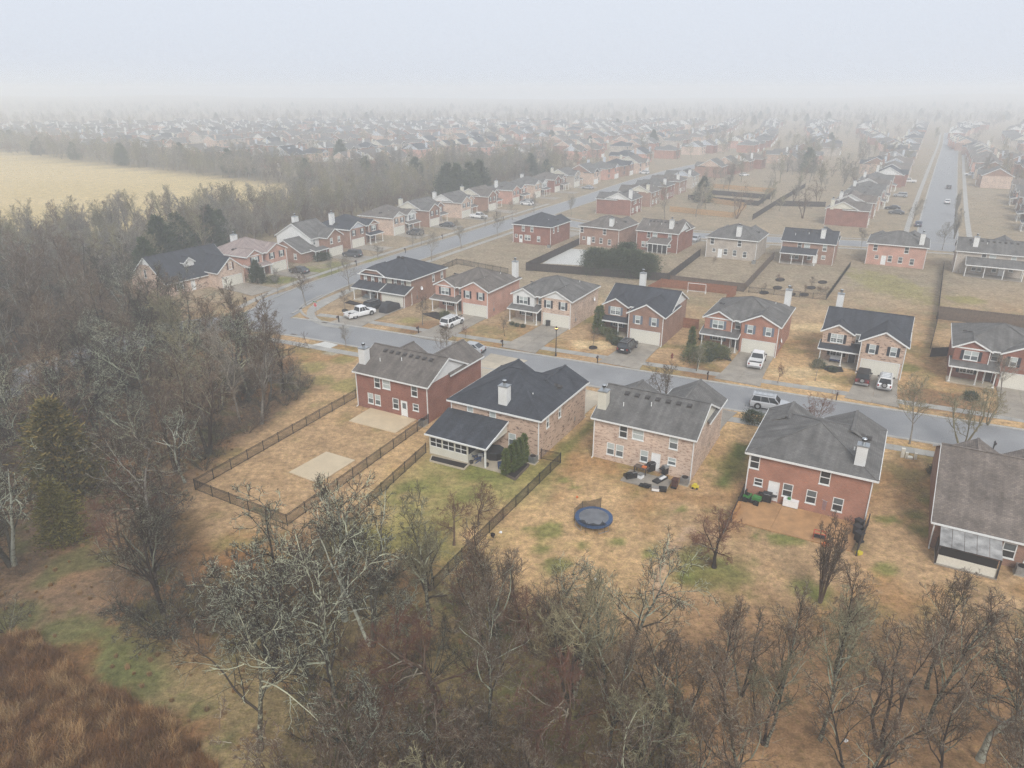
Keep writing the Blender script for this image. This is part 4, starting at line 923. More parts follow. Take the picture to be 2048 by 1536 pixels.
# ------------------------------------------------------------------ fences
def fence(label, pts, kind='picket', h=1.25, bay=2.4, mat=None, group=None, cat='fence', name=None):
    mat = mat or {'picket': BLACKM, 'board': WOOD_DARK}[kind]
    P = [np.array(G(*p) if p[0] > 200 or p[1] > 200 else p, float) for p in pts] if not isinstance(pts[0], np.ndarray) else pts
    root = thing(name or ('picket_fence' if kind == 'picket' else 'board_fence'), label, cat, (*P[0], 0), 0, group); o0 = P[0]
    def post():
        mb = MB(); s_ = .035 if kind == 'picket' else .05; mb.box(-s_, s_, -s_, s_, 0, h + .06); return mb.mesh('post', mat)
    pm = cached(('fpost', kind, h, mat.name), post)
    for a, c in zip(P, P[1:]):
        L_ = np.linalg.norm(c - a); k = max(1, round(L_ / bay)); st = L_ / k; rz = math.atan2(c[1] - a[1], c[0] - a[0])
        def panel():
            mb = MB()
            if kind == 'picket':
                mb.box(0, st, -.016, .016, h - .06, h - .02); mb.box(0, st, -.015, .015, .1, .135); mb.box(0, st, -.014, .014, h - .2, h - .165)
                q = max(2, int(st / .105))
                for i in range(q): x = (i + .5) * st / q; mb.box(x - .009, x + .009, -.009, .009, .05, h)
            else:
                for zz in (.3, h - .3): mb.box(0, st, .012, .05, zz, zz + .09)
                q = max(2, int(st / .145)); r_ = random.Random(int(st * 1000))
                for i in range(q):
                    x = i * st / q; mb.box(x + .004, x + st / q - .006, -.012 + r_.uniform(-.004, .004), .01, .04, h + r_.uniform(-.02, .02))
            return mb.mesh('panel', mat)
        pn = cached(('fpan', kind, h, round(st, 3), mat.name), panel)
        for i in range(k):
            p = a + (c - a) * i / k - o0; link('post', pm, root, (*p, 0), rz); link('panel', pn, root, (*p, 0), rz)
        link('post', pm, root, (*(c - o0), 0), rz)
    return root
fence('black picket fence round the patio lawn of the deep red house', [(712, 796), (391, 980), (575, 1052), (857, 847), (872, 836)])
fence('black picket fence left of the green lawn, running down into trees', [(852, 906), (652, 1090), (560, 1165)])
fence('black picket fence and gate between green lawn and trampoline lawn', [(1082, 918), (1121, 926), (950, 1094), (868, 1180)])
fence('dark board fence left of the russet patio', [(1462, 1044), (1486, 990)], 'board', 1.2)
fence('dark board fence right of the russet patio by black bins', [(1712, 1112), (1735, 1052)], 'board', 1.3)
fence('dark board fence round the wet pool yard', [(1158, 490), (1052, 541), (1335, 563), (1400, 512)], 'board', 1.8)
fence('red cedar board fence with white soccer goal inside', [(1296, 588), (1322, 574), (1471, 590), (1452, 606)], 'board', 1.8, mat=WOOD_RED)
fence('short red cedar fence joining two houses beside a driveway', [(1366, 655), (1396, 659)], 'board', 1.8, mat=WOOD_RED)
fence('weathered board fence round yard with sandpit behind pale tan house', [(1340, 567), (1487, 584), (1547, 518)], 'board', 1.8, mat=WOOD_GREY)
fence('black picket fence at foot of young orchard yard', [(1497, 585), (1652, 600), (1700, 533)], 'picket', 1.2)
fence('long dark fence between straw lawn and right edge yard', [(1886, 537), (1872, 652), (1860, 700)], 'board', 1.6)
fence('tall brown board fence behind the right edge lawn', [(1872, 638), (2060, 660)], 'board', 2.4, mat=WOOD_GREY)
fence('dark curved board gate beside right edge brick house', [(1860, 714), (1898, 712)], 'board', 1.5)
fence('black picket fence behind pink house with play yard', [(868, 548), (914, 528), (1016, 548)], 'picket', 1.3)
fence('pale new pine fence far behind the third row', [(1339, 423), (1465, 436), (1492, 416), (1392, 401)], 'board', 1.8, mat=WOOD_NEW)
fence('dark stained fence, nearer of two stacked behind pine fence', [(1376, 399), (1516, 412), (1548, 388)], 'board', 1.8)
fence('dark stained fence, farther of two stacked behind pine fence', [(1393, 387), (1540, 399)], 'board', 1.8)
fence('pine board fence farthest of the stacked yards', [(1425, 376), (1548, 386)], 'board', 1.8, mat=WOOD_NEW)
fence('long dark fence slanting away behind first house of the far street', [(1505, 440), (1560, 405), (1610, 375)], 'board', 1.8)
fence('dark cross fence behind first house of the far street', [(1552, 412), (1650, 414)], 'board', 1.8)
# ------------------------------------------------------------------ vehicles
def paint(name, c, r=.22): return plain(name, c, r, spec=.6, vary=.05, vs=2)
P_WHITE = paint('car_white', (.78, .78, .77)); P_BLACK = paint('car_black', (.012, .012, .014), .12); P_SILVER = paint('car_silver', (.40, .41, .42)); P_RED = paint('car_dark_red', (.10, .012, .014)); P_GREY = paint('car_grey', (.07, .075, .08))
P_BLUE = paint('car_blue', (.05, .08, .14)); HEADL = plain('headlight', (.7, .7, .68), .15, vary=0); TAILL = plain('taillight', (.25, .01, .01), .2, vary=0); RIM = plain('wheel_rim', (.45, .46, .47), .3, .7, vary=0); COVER = plain('vehicle_cover', (.035, .036, .04), .75, vary=.35, vs=3)
def loft(mb, secs, m=0):
    """secs: list of (x, [(y, z)...]) cross sections with equal counts"""
    b = len(mb.v); k = len(secs[0][1])
    for x, ps in secs: mb.v += [(x, y, z_) for y, z_ in ps]
    for i in range(len(secs) - 1):
        for j in range(k):
            mb.f.append((b + i*k + j, b + i*k + (j+1) % k, b + (i+1)*k + (j+1) % k, b + (i+1)*k + j)); mb.m.append(m)
    mb.f.append(tuple(b + j for j in range(k))[::-1]); mb.m.append(m); e = b + (len(secs) - 1) * k; mb.f.append(tuple(e + j for j in range(k))); mb.m.append(m)
CARS = {  # length, width, belt height, roof height, hood height, cabin base (rear, front), cabin top (rear, front), wheel r, ground clearance, tail height
 'sedan': (4.8, 1.82, .95, 1.45, .92, (-2.0, 1.15), (-1.2, .35), .33, .2, .98),
 'suv':   (4.9, 1.95, 1.08, 1.78, 1.08, (-2.38, 1.15), (-2.15, .55), .38, .25, 1.08),
 'jeep':  (4.4, 1.88, 1.1, 1.85, 1.12, (-1.95, .8), (-1.88, .55), .4, .3, 1.1),
 'pickup':(5.8, 2.0, 1.12, 1.88, 1.15, (-.75, 1.45), (-.55, .8), .4, .32, 1.12)}
def car_proto(kind, pm, dark_roof=None, rack=False, spare=False):
    Ln, W, zb, zr, zh, cb, ct, wr, gc, zt = CARS[kind]; h = Ln / 2; w2 = W / 2
    root = bpy.data.objects.new('car', None)
    def part(name, mb, mat, parent=None, smooth=False):
        o = bpy.data.objects.new(name, mb.mesh(name, mat, smooth)); o.parent = parent or root; return o
    mb = MB()
    def sec(x, top, wd, lo): return (x, [(-wd*.93, lo), (wd*.93, lo), (wd, lo + .28), (wd, top - .16), (wd*.9, top), (-wd*.9, top), (-wd, top - .16), (-wd, lo + .28)])
    S = [sec(-h, zt - .12, w2*.9, gc + .12), sec(-h + .12, zt, w2*.97, gc), sec(cb[0], zb, w2, gc), sec(cb[1], zb + .02, w2, gc), sec(h - .75, zh - .04, w2*.98, gc), sec(h - .12, zh - .16, w2*.93, gc + .02), sec(h, zh - .34, w2*.84, gc + .1)]
    if kind == 'pickup':
        bed = -.8; S = [sec(-h, zt - .75, w2*.95, gc + .12), sec(-h + .06, zt - .55, w2, gc), sec(bed, zt - .55, w2, gc), sec(bed + .02, zb, w2, gc)] + S[3:]
        m2 = MB()
        for sg in (-1, 1): m2.box(-h + .02, bed, sg*w2*.98 - .06, sg*w2*.98 + .06, zt - .56, zt)
        m2.box(-h + .0, -h + .1, -w2*.92, w2*.92, zt - .7, zt - .02); part('bed_side', m2, pm)
        m3 = MB(); m3.box(-h + .1, bed, -w2*.9, w2*.9, zt - .56, zt - .5); part('bed_liner', m3, BLACKP)
    loft(mb, S); body = part('body', mb, pm)
    g = MB(); tw = w2*.78; bw = w2*.93
    b0 = [(cb[0], -bw, zb), (cb[1], -bw, zb), (cb[1], bw, zb), (cb[0], bw, zb)]; t0 = [(ct[0], -tw, zr - .06), (ct[1], -tw, zr - .06), (ct[1], tw, zr - .06), (ct[0], tw, zr - .06)]
    for nm, i in (('side_window', 0), ('windshield', 1), ('side_window', 2), ('rear_window', 3)):
        m = MB(); j = (i + 1) % 4; m.poly([b0[i], b0[j], t0[j], t0[i]]); part(nm, m, GL_DARK)
    m = MB(); rr = [(ct[0] - .05, -tw, zr - .07), (ct[1] + .05, -tw, zr - .07), (ct[1] + .05, tw, zr - .07), (ct[0] - .05, tw, zr - .07)]
    m.poly([(x, y*.9, z_ + .1) for x, y, z_ in rr])
    for i in range(4):
        j = (i + 1) % 4; a, c = rr[i], rr[j]; m.poly([a, c, (c[0], c[1]*.9, c[2] + .1), (a[0], a[1]*.9, a[2] + .1)])
    for i in range(4): m.beam(b0[i], t0[i], .11, .09)
    for sg in (-1, 1):
        ks = (.5,) if kind == 'jeep' else (.36, .68)
        for k in ks: m.beam((cb[0] + (cb[1]-cb[0])*k, sg*bw*1.005, zb), (ct[0] + (ct[1]-ct[0])*k, sg*tw*1.01, zr - .05), .07, .05)
    part('roof_panel', m, dark_roof or pm)
    if rack:
        m = MB()
        for sg in (-1, 1): m.beam((ct[0] + .1, sg*tw*.8, zr + .12), (ct[1] - .1, sg*tw*.8, zr + .12), .05, .05)
        for k in (.15, .4, .65, .9): m.beam((ct[0] + (ct[1]-ct[0])*k, -tw*.8, zr + .1), (ct[0] + (ct[1]-ct[0])*k, tw*.8, zr + .1), .05, .06)
        part('roof_rack', m, METAL)
    for sx in (-1, 1):
        wx = -h*.58 if sx < 0 else h*.62
        for sg in (-1, 1):
            m = MB(); m.tube([(wx, sg*(w2 - .22), wr), (wx, sg*(w2 + .015), wr)], wr, 16); t = part('wheel', m, RUBBER)
            m = MB(); m.tube([(wx, sg*(w2 + .0), wr), (wx, sg*(w2 + .03), wr)], wr*.62, 12); part('rim', m, RIM, t)
            m = MB(); m.tube([(wx, sg*(w2 - .05), wr + .03), (wx, sg*(w2 + .006), wr + .03)], wr*1.2, 16); part('wheel_well_shade', m, BLACKP)  # black disc stands in for the shaded hollow of the wheel well
    for sg in (-1, 1):
        m = MB(); m.box(h - .2, h - .02, sg*w2*.62 - .17, sg*w2*.62 + .17, zh - .42, zh - .26); part('headlight', m, HEADL)
        m = MB(); m.box(-h - .01, -h + .1, sg*w2*.8 - .09, sg*w2*.8 + .09, zt - .42, zt - .12); part('taillight', m, TAILL)
        m = MB(); m.box(cb[1] - .35, cb[1] - .2, sg*(w2 + .04) - .1, sg*(w2 + .04) + .1, zb + .04, zb + .2); part('mirror', m, BLACKP)
    m = MB(); m.box(-h - .08, -h + .1, -w2*.9, w2*.9, gc + .05, gc + .3); part('rear_bumper', m, RIM if kind in ('pickup', 'jeep') else BLACKP)
    m = MB(); m.box(-h - .02, -h + .02, -.26, .26, gc + .42, gc + .56); part('number_plate', m, P_WHITE)
    if spare:
        m = MB(); m.tube([(-h - .02, 0, .98), (-h - .24, 0, .98)], .37, 16); s_ = part('spare_wheel', m, RUBBER); m = MB(); m.tube([(-h - .24, 0, .98), (-h - .26, 0, .98)], .24, 12); part('rim', m, RIM, s_)
    return root
_protos = {}
def car(kind, pm, label, at, heading, name=None, **kw):
    key = (kind, pm.name, tuple(sorted(k for k in kw)))
    if key not in _protos: _protos[key] = car_proto(kind, pm, **kw)
    def cp(o, par):
        c = o.copy(); COL.objects.link(c); c.parent = par
        for ch in o.children: cp(ch, c)
        return c
    c = cp(_protos[key], None); c.name = name or {'sedan': 'parked_car', 'suv': 'parked_suv', 'jeep': 'parked_offroader', 'pickup': 'pickup_truck'}[kind]
    c.location = (at[0], at[1], .06); c.rotation_euler = (0, 0, heading)
    return tag(c, label, {'pickup': 'pickup truck'}.get(kind, 'car'))
TD = R(61); LB = R(LT + 90)
def mid(a, b): p, q = G(*a), G(*b); return ((p[0]+q[0])/2, (p[1]+q[1])/2), math.atan2(q[1]-p[1], q[0]-p[0])
def along(h, x, y, turn=0): p = h.wpt(x, y); return p, h.th + math.pi/2 + turn
p_, a_ = along(F1, 8.2, -10.2, -.28); car('pickup', P_WHITE, 'white crew cab pickup at foot of the corner house drive', p_, a_)
p_, a_ = along(F1, 7.6, -5.2, -.1); car('suv', P_BLACK, 'long black SUV with roof rails under the corner house garage', p_, a_, rack=True)
p_, a_ = along(F2, 8.0, -6.6, -.05); car('suv', P_WHITE, 'white estate SUV in drive of the pink brick house', p_, a_, rack=True)
car('sedan', P_SILVER, 'silver sedan parked by kerb on the main street', (-6.6, 106.6), R(155))
p_, a_ = along(F4, 7.0, -4.1, 0); car('suv', P_BLACK, 'glossy black SUV before the brown brick garage', p_, a_, rack=True)
p_, a_ = along(F5, 9.4, -4.2, .05); car('pickup', P_WHITE, 'white pickup with dark bed parked by the bright red brick house', p_, a_)
p_, a_ = along(F6, 6.6, -3.6, 0); car('jeep', P_RED, 'dark red off-roader with black hard top and rear spare wheel', p_, a_, dark_roof=BLACKP, spare=True)
p_, a_ = along(F6, 9.4, -4.0, 0); car('jeep', P_WHITE, 'white off-roader with roof rack and rear spare wheel', p_, a_, rack=True, spare=True)
car('suv', P_SILVER, 'silver SUV on main street beyond the red brick hip roof', (33.2, 84.7), R(-25), rack=True)
def cover():
    mb = MB(); S = []
    for x, w_, h_ in ((-2.2, .7, .5), (-2.05, .92, 1.1), (-1.4, .95, 1.7), (.2, .95, 1.75), (.7, .95, 1.2), (2.0, .92, 1.05), (2.25, .75, .45)):
        S.append((x, [(-w_*1.03, .02), (w_*1.03, .02), (w_, h_*.6), (w_*.78, h_*.97), (0, h_), (-w_*.78, h_*.97), (-w_, h_*.6)]))
    loft(mb, S); p, a = along(F1, 10.6, -4.7); r_ = thing('covered_vehicle', 'vehicle under a dark grey fitted cover by corner house garage', 'car', (*p, .08), a)
    mb.build('cover', COVER, r_); m = MB()
    for x in (-1.3, 1.35):
        for sg in (-1, 1): m.tube([(x, sg*.7, .33), (x, sg*.9, .33)], .33, 12)
    m.build('wheel', RUBBER, r_)
cover()
for kind, pm, lb, h, x, y, tn in (('sedan', P_GREY, 'dark grey sedan in drive of the dusty rose roofed house', L2, 9.5, -5.2, 0), ('suv', P_GREY, 'dark grey SUV before the white sided house', L3, 11.6, -5.5, .1), ('suv', P_GREY, 'dark SUV in drive of tan house with white siding bay', L5, 7.4, -4.5, .1),
        ('sedan', P_GREY, 'grey car outside house with cream gable', L6, 8.2, -4.2, 0), ('pickup', P_WHITE, 'white pickup outside house with large white side gable', L7, 8.4, -4.6, math.pi), ('suv', P_SILVER, 'silver SUV far up side street in driveway', L9, 8, -4, 0), ('sedan', P_WHITE, 'white sedan far up side street in driveway', L9, 10.2, -5.2, 0),
        ('sedan', P_RED, 'dark red car glimpsed between two third row houses', R2, 8, -5, 0), ('sedan', P_SILVER, 'silver car beside dark red car between third row houses', R3, 10, -6, 0)):
    p_, a_ = along(h, x, y, tn); car(kind, pm, lb, p_, a_)
for kind, pm, lb, px, hd in (('sedan', P_WHITE, 'white car parked on right of the far street', (1894, 407), 60), ('sedan', P_BLACK, 'black and white car farther along the far street', (1897, 377), 60), ('pickup', P_WHITE, 'white pickup in yard left of the far street', (1818, 365), 150),
        ('sedan', P_GREY, 'grey sedan, nearer of pair left of the far street', (1792, 428), 150), ('sedan', P_BLACK, 'black sedan, farther of pair left of the far street', (1785, 419), 150), ('suv', P_SILVER, 'pale SUV beside second house left of far street', (1800, 394), 150), ('sedan', P_BLUE, 'pale blue car at corner of far street', (1836, 452), 60),
        ('suv', P_WHITE, 'white SUV at far end of the side street', (1288, 348), 150), ('sedan', P_SILVER, 'grey car near end of the side street', (1175, 378), 150), ('sedan', P_WHITE, 'white car in distant yard behind fences', (1488, 352), 20), ('suv', P_WHITE, 'white van by pale houses right of far street', (1940, 352), 150), ('sedan', P_SILVER, 'silver car by pale houses right of far street', (1955, 357), 150)):
    car(kind, pm, lb, G(*px), R(hd))
# ------------------------------------------------------------------ street furniture
def mailbox(px, label, face=-115):
    p = G(*px); r_ = thing('mailbox', label, 'mailbox', (*p, 0), R(face)); mb = MB(); mb.box(-.06, .06, -.06, .06, 0, 1.15); mb.beam((-.06, 0, .75), (.45, 0, .98), .07, .07); mb.cyl(0, 0, 1.15, 1.32, .07, .02, 8); mb.build('post', BLACKM, r_)
    m = MB(); s = [(x, [(-.1, 1.0), (.1, 1.0), (.1, 1.16), (.06, 1.24), (-.06, 1.24), (-.1, 1.16)]) for x in (-.04, .5)]; loft(m, s); m.build('box', BLACKM, r_)
    m = MB(); m.box(.42, .5, .105, .115, 1.12, 1.3); m.build('flag', TAILL, r_)
for px, lb in (((837, 667), 'black mailbox by drive of the pink brick house'), ((1005, 694), 'black mailbox before tan mottled house drive'), ((1195, 727), 'black mailbox left of the brown brick house drive'), ((1415, 759), 'black mailbox left of the bright red house drive'), ((1672, 802), 'black mailbox left of the off-roaders'),
               ((678, 645), 'black mailbox left of the corner house drive'), ((493, 607), 'black mailbox by the cape house drive'), ((713, 531), 'black mailbox by the white sided house'), ((811, 506), 'black mailbox by tan house on the side street'), ((885, 478), 'black mailbox by cream gabled house'), ((1007, 441), 'black mailbox by white pickup house'), ((1985, 902), 'black mailbox at right edge beyond taupe roof')): mailbox(px, lb)
def lamp():
    p = G(1111.5, 712); r_ = thing('street_lamp', 'black post lamp with glowing amber lantern on verge', 'street lamp', (*p, 0))
    mb = MB(); mb.tube([(0, 0, 0), (0, 0, .25), (0, 0, .55), (0, 0, 4.1)], [.17, .15, .08, .05], 10); mb.build('post', BLACKM, r_)
    m = MB(); m.tube([(0, 0, 4.1), (0, 0, 4.18), (0, 0, 4.45)], [.06, .16, .2], 8); m.build('lantern_base', BLACKM, r_)
    gl = plain('lamp_glow', (.9, .5, .15), .4, vary=0, emit=((1, .5, .12), 5)); m = MB(); m.tube([(0, 0, 4.2), (0, 0, 4.5)], [.14, .19], 8); m.tube([(0, 0, 4.46), (0, 0, 4.52)], [.205, .205], 8); m.build('bulb', gl, r_)
    m = MB(); m.tube([(0, 0, 4.52), (0, 0, 4.7), (0, 0, 4.85)], [.22, .12, .01], 8); m.build('lantern_cap', BLACKM, r_)
lamp()
def text(body, size, mat, parent, loc, rot, name='lettering'):
    cu = bpy.data.curves.new(name, 'FONT'); cu.body = body; cu.size = size; cu.align_x = 'CENTER'; cu.align_y = 'CENTER'; cu.extrude = .002
    t = bpy.data.objects.new(name, cu); dg = bpy.context.evaluated_depsgraph_get(); COL.objects.link(t); me_ = bpy.data.meshes.new_from_object(t.evaluated_get(bpy.context.evaluated_depsgraph_get()))
    COL.objects.unlink(t); bpy.data.objects.remove(t); me_.materials.clear(); me_.materials.append(mat); o = link(name, me_, parent, loc); o.rotation_euler = rot; return o
def stop_sign():
    p = G(633, 632); r_ = thing('stop_sign', 'red octagonal stop sign with street name blades at the junction', 'stop sign', (*p, 0), R(-20))
    mb = MB(); mb.cyl(0, 0, 0, 2.75, .035, .035, 8); mb.build('post', METAL, r_)
    red = plain('sign_red', (.5, .02, .02), .4, vary=.05); gr = plain('sign_green', (.02, .16, .07), .4, vary=.05)
    m = MB(); pts = [(.38*math.cos(R(22.5 + 45*k)), .38*math.sin(R(22.5 + 45*k))) for k in range(8)]
    m.poly([(x, -.05, 2.1 + z_) for x, z_ in pts]); m.poly([(x, -.042, 2.1 + z_) for x, z_ in pts][::-1]); m.build('plate', red, r_)
    m = MB()
    for k in range(8):
        a, c = pts[k], pts[(k + 1) % 8]; m.poly([(a[0], -.052, 2.1 + a[1]), (c[0], -.052, 2.1 + c[1]), (c[0]*.92, -.052, 2.1 + c[1]*.92), (a[0]*.92, -.052, 2.1 + a[1]*.92)])
    m.build('border', P_WHITE, r_); text('STOP', .27, P_WHITE, r_, (0, -.054, 2.1), (math.pi/2, 0, 0))
    m = MB(); m.box(-.45, .45, -.01, .01, 2.58, 2.74); m.build('name_blade', gr, r_)
stop_sign()
def drain(px, lb):
    p = G(*px); r_ = thing('storm_drain', lb, 'storm drain', (*p, 0), R(-25)); mb = MB(); mb.box(-.6, .6, -.3, .3, 0, .11); mb.build('cover', CONC, r_)
    for k in range(6):
        m = MB(); m.box(-.5 + k*.17, -.41 + k*.17, -.24, .24, .11, .125); m.build('grate_bar', BLACKM, r_)
drain((650, 646), 'storm drain grate at kerb by corner house'); drain((587, 670), 'storm drain grate at kerb by the open corner lawn')
def hydrant():
    p = G(1344, 716); r_ = thing('fire_hydrant', 'dark red fire hydrant on verge right of the black SUV', 'fire hydrant', (*p, 0)); hr = plain('hydrant_red', (.16, .04, .03), .5)
    mb = MB(); mb.tube([(0, 0, 0), (0, 0, .08), (0, 0, .1), (0, 0, .6), (0, 0, .75), (0, 0, .82)], [.2, .2, .13, .13, .1, .03], 10); mb.build('barrel', hr, r_)
    m = MB(); m.tube([(-.22, 0, .45), (.22, 0, .45)], .07, 8); m.build('nozzle', hr, r_)
hydrant()
# ------------------------------------------------------------------ yard things
def flat(name, px, mat, z_=.1, kind='structure', world=False, joints=0):
    q = [np.array(p if world else G(*p)) for p in px]; o0 = sum(q) / len(q); mb = MB(); mb.poly([(*(p - o0), z_) for p in q])
    for i in range(len(q)): a, c = q[i] - o0, q[(i + 1) % len(q)] - o0; mb.poly([(*a, 0), (*c, 0), (*c, z_), (*a, z_)])
    return tag(mb.build(name, mat, loc=(*o0, .01)), kind=kind)
flat('patio', [(698, 843), (741, 817), (833, 840), (791, 867)], PATIO_T); flat('patio', [(578, 946), (653, 905), (710, 922), (637, 968)], PATIO_T, .12)
flat('patio', [(1085, 527), (1135, 497), (1235, 506), (1185, 532)], SLABW, .06); flat('pavement_slab', [(625, 690), (650, 684), (676, 690), (660, 697)], SLABW, .07)
def slabs(a, b, c, d, nx_, ny_, mat, name='patio'):
    root = tag(thing(name, None, None), kind='structure'); q = [np.array(G(*p)) for p in (a, b, c, d)]
    for i in range(nx_):
        for j in range(ny_):
            f = lambda u, v: (q[0]*(1-u) + q[1]*u)*(1-v) + (q[3]*(1-u) + q[2]*u)*v
            r_ = [f(i/nx_, j/ny_), f((i+1)/nx_, j/ny_), f((i+1)/nx_, (j+1)/ny_), f(i/nx_, (j+1)/ny_)]; o0 = sum(r_)/4; r_ = [o0 + (p - o0)*.994 for p in r_]; mb = MB(); mb.poly([(*(p-o0), .1) for p in r_])
            for k in range(4): mb.poly([(*(r_[k]-o0), 0), (*(r_[(k+1)%4]-o0), 0), (*(r_[(k+1)%4]-o0), .1), (*(r_[k]-o0), .1)])
            mb.build('slab', mat, root, loc=(*o0, .01))
slabs((1489, 992), (1728, 1052), (1702, 1104), (1464, 1043), 3, 1, PATIO_R); slabs((1260, 940), (1345, 962), (1330, 985), (1240, 962), 2, 1, CONC)
def ac_unit(p, label, rz=R(-29)):
    r_ = thing('air_conditioner', label, 'air conditioner', (*p, 0), rz); mb = MB(); mb.box(-.4, .4, -.4, .4, .08, .82); mb.build('casing', METAL, r_)
    for k in range(8):
        m = MB(); m.box(-.415, .415, -.415, .415, .16 + k*.08, .19 + k*.08); m.build('louvre', METAL, r_)
    m = MB(); m.cyl(0, 0, .82, .86, .34, .32, 16); m.build('fan_guard', BLACKM, r_); m = MB(); m.box(-.5, .5, -.5, .5, 0, .08); m.build('pad', CONC_P, r_)
ac_unit(G(846, 851), 'dark air conditioner at corner of the deep red house'); ac_unit(G(1066, 925), 'pale air conditioner by the arborvitae row'); ac_unit(G(1369, 968), 'grey air conditioner at corner of the cream brick house'); ac_unit(G(2040, 1148), 'white air conditioner at right edge beside rear window')
ac_unit(G(1098, 496), 'air conditioner behind the plain hip roofed house'); ac_unit(G(1507, 528), 'air conditioner behind pale tan house')
def trampoline():
    p = G(1187, 1047); r_ = thing('trampoline', 'round blue trampoline with sagging safety net on straw lawn', 'trampoline', (*p, 0)); R_ = 1.75
    blue = plain('pad_blue', (.04, .08, .16), .5, vary=.25); mat_ = plain('jump_mat', (.15, .155, .165), .6, vary=.25, vs=1.2); N = 32
    c = [(math.cos(2*math.pi*k/N), math.sin(2*math.pi*k/N)) for k in range(N)]
    m = MB(); m.poly([(x*R_*.8, y*R_*.8, .74) for x, y in c]); m.build('jump_mat', mat_, r_)
    m = MB()
    for k in range(N):
        a, b_ = c[k], c[(k+1) % N]; m.poly([(a[0]*R_*.8, a[1]*R_*.8, .76), (b_[0]*R_*.8, b_[1]*R_*.8, .76), (b_[0]*R_*1.02, b_[1]*R_*1.02, .78), (a[0]*R_*1.02, a[1]*R_*1.02, .78)]); m.poly([(a[0]*R_*1.02, a[1]*R_*1.02, .78), (b_[0]*R_*1.02, b_[1]*R_*1.02, .78), (b_[0]*R_*1.03, b_[1]*R_*1.03, .58), (a[0]*R_*1.03, a[1]*R_*1.03, .58)])
    m.build('pad', blue, r_)
    m = MB(); m.tube([(x*R_, y*R_, .7) for x, y in c] + [(c[0][0]*R_, c[0][1]*R_, .7)], .03, 6); m.build('frame', METAL, r_)
    for k in range(4):
        t = 2*math.pi*(k + .3)/4; m = MB(); a, b_ = t - .3, t + .3
        m.tube([(R_*math.cos(a), R_*math.sin(a), .7), (R_*1.03*math.cos(a), R_*1.03*math.sin(a), .04), (R_*1.03*math.cos(b_), R_*1.03*math.sin(b_), .04), (R_*math.cos(b_), R_*math.sin(b_), .7)], .03, 6); m.build('leg', METAL, r_)
    tops = []
    for k, (t, hh) in enumerate(((3.0, 1.55), (2.1, 1.5), (1.1, 1.85), (5.2, 1.1), (4.2, .95))):
        x, y = R_*1.04*math.cos(t), R_*1.04*math.sin(t); lean = .75 if k > 2 else 1.02
        m = MB(); m.tube([(x, y, .1), (x, y, .8), (x*lean, y*lean, hh)], .025, 6); m.build('net_pole', BLACKP, r_); tops.append((x, y, x*lean, y*lean, hh))
    net, n, l, b = newmat('safety_net'); b.inputs['Base Color'].default_value = (.01, .01, .012, 1); b.inputs['Alpha'].default_value = .62; b.inputs['Roughness'].default_value = .9
    m = MB()
    for k in range(2):
        A, B_ = tops[k], tops[k+1]
        for q in range(8):
            u, v = q/8, (q+1)/8; ta, tb = ((3.0, 2.1), (2.1, 1.1))[k]; f = lambda s: (R_*1.02*math.cos(ta + (tb-ta)*s), R_*1.02*math.sin(ta + (tb-ta)*s)); sag = lambda s: A[4]*(1-s) + B_[4]*s - .22*math.sin(math.pi*s)
            x0, y0 = f(u); x1, y1 = f(v); m.poly([(x0, y0, .78), (x1, y1, .78), (x1, y1, sag(v)), (x0, y0, sag(u))])
    m.build('net', net, r_)
    m = MB(); rr = random.Random(4)
    for k in range(16):
        t0, t1 = 3.6 + k*.11, 3.6 + (k+1)*.11; w0 = .26 + .08*math.sin(k*.9); w1 = .26 + .08*math.sin((k+1)*.9)
        m.poly([(R_*math.cos(t0), R_*math.sin(t0), .86), (R_*math.cos(t1), R_*math.sin(t1), .86), (R_*(1-w1)*math.cos(t1), R_*(1-w1)*math.sin(t1), .8), (R_*(1-w0)*math.cos(t0), R_*(1-w0)*math.sin(t0), .8)])
    m.build('fallen_net', net, r_)
trampoline()
def goal():
    a, b_ = G(1374.5, 585), G(1410, 588.5); L_ = math.dist(a, b_); r_ = thing('soccer_goal', 'white soccer goal frame inside the cedar fence', 'goal', (*a, 0), math.atan2(b_[1]-a[1], b_[0]-a[0]))
    m = MB(); m.tube([(0, 0, 0), (0, 0, 2.0), (L_, 0, 2.0), (L_, 0, 0)], .06, 6); m.build('goal_frame', P_WHITE, r_)
    for x in (0, L_):
        m = MB(); m.tube([(x, 0, 2.0), (x, .8, 1.5), (x, 1.5, .05), (x, 0, .05)], .045, 6); m.build('side_frame', P_WHITE, r_)
    m = MB(); m.tube([(0, 1.5, .05), (L_, 1.5, .05)], .045, 6); m.build('ground_bar', P_WHITE, r_)
goal()
BIN_B = plain('bin_brown', (.075, .03, .022), .5); BIN_G = plain('bin_charcoal', (.03, .03, .032), .5); YEL = plain('toy_yellow', (.6, .48, .04), .4); GREEN_P = plain('mower_green', (.05, .2, .05), .35); BLUE_P = plain('chair_blue', (.045, .075, .16), .5); ORNG = plain('orange_plastic', (.6, .16, .04), .5); FIRE = plain('cut_log', (.42, .22, .09), .8, vary=.4, vs=8); REDP = plain('red_steel', (.45, .05, .03), .45)
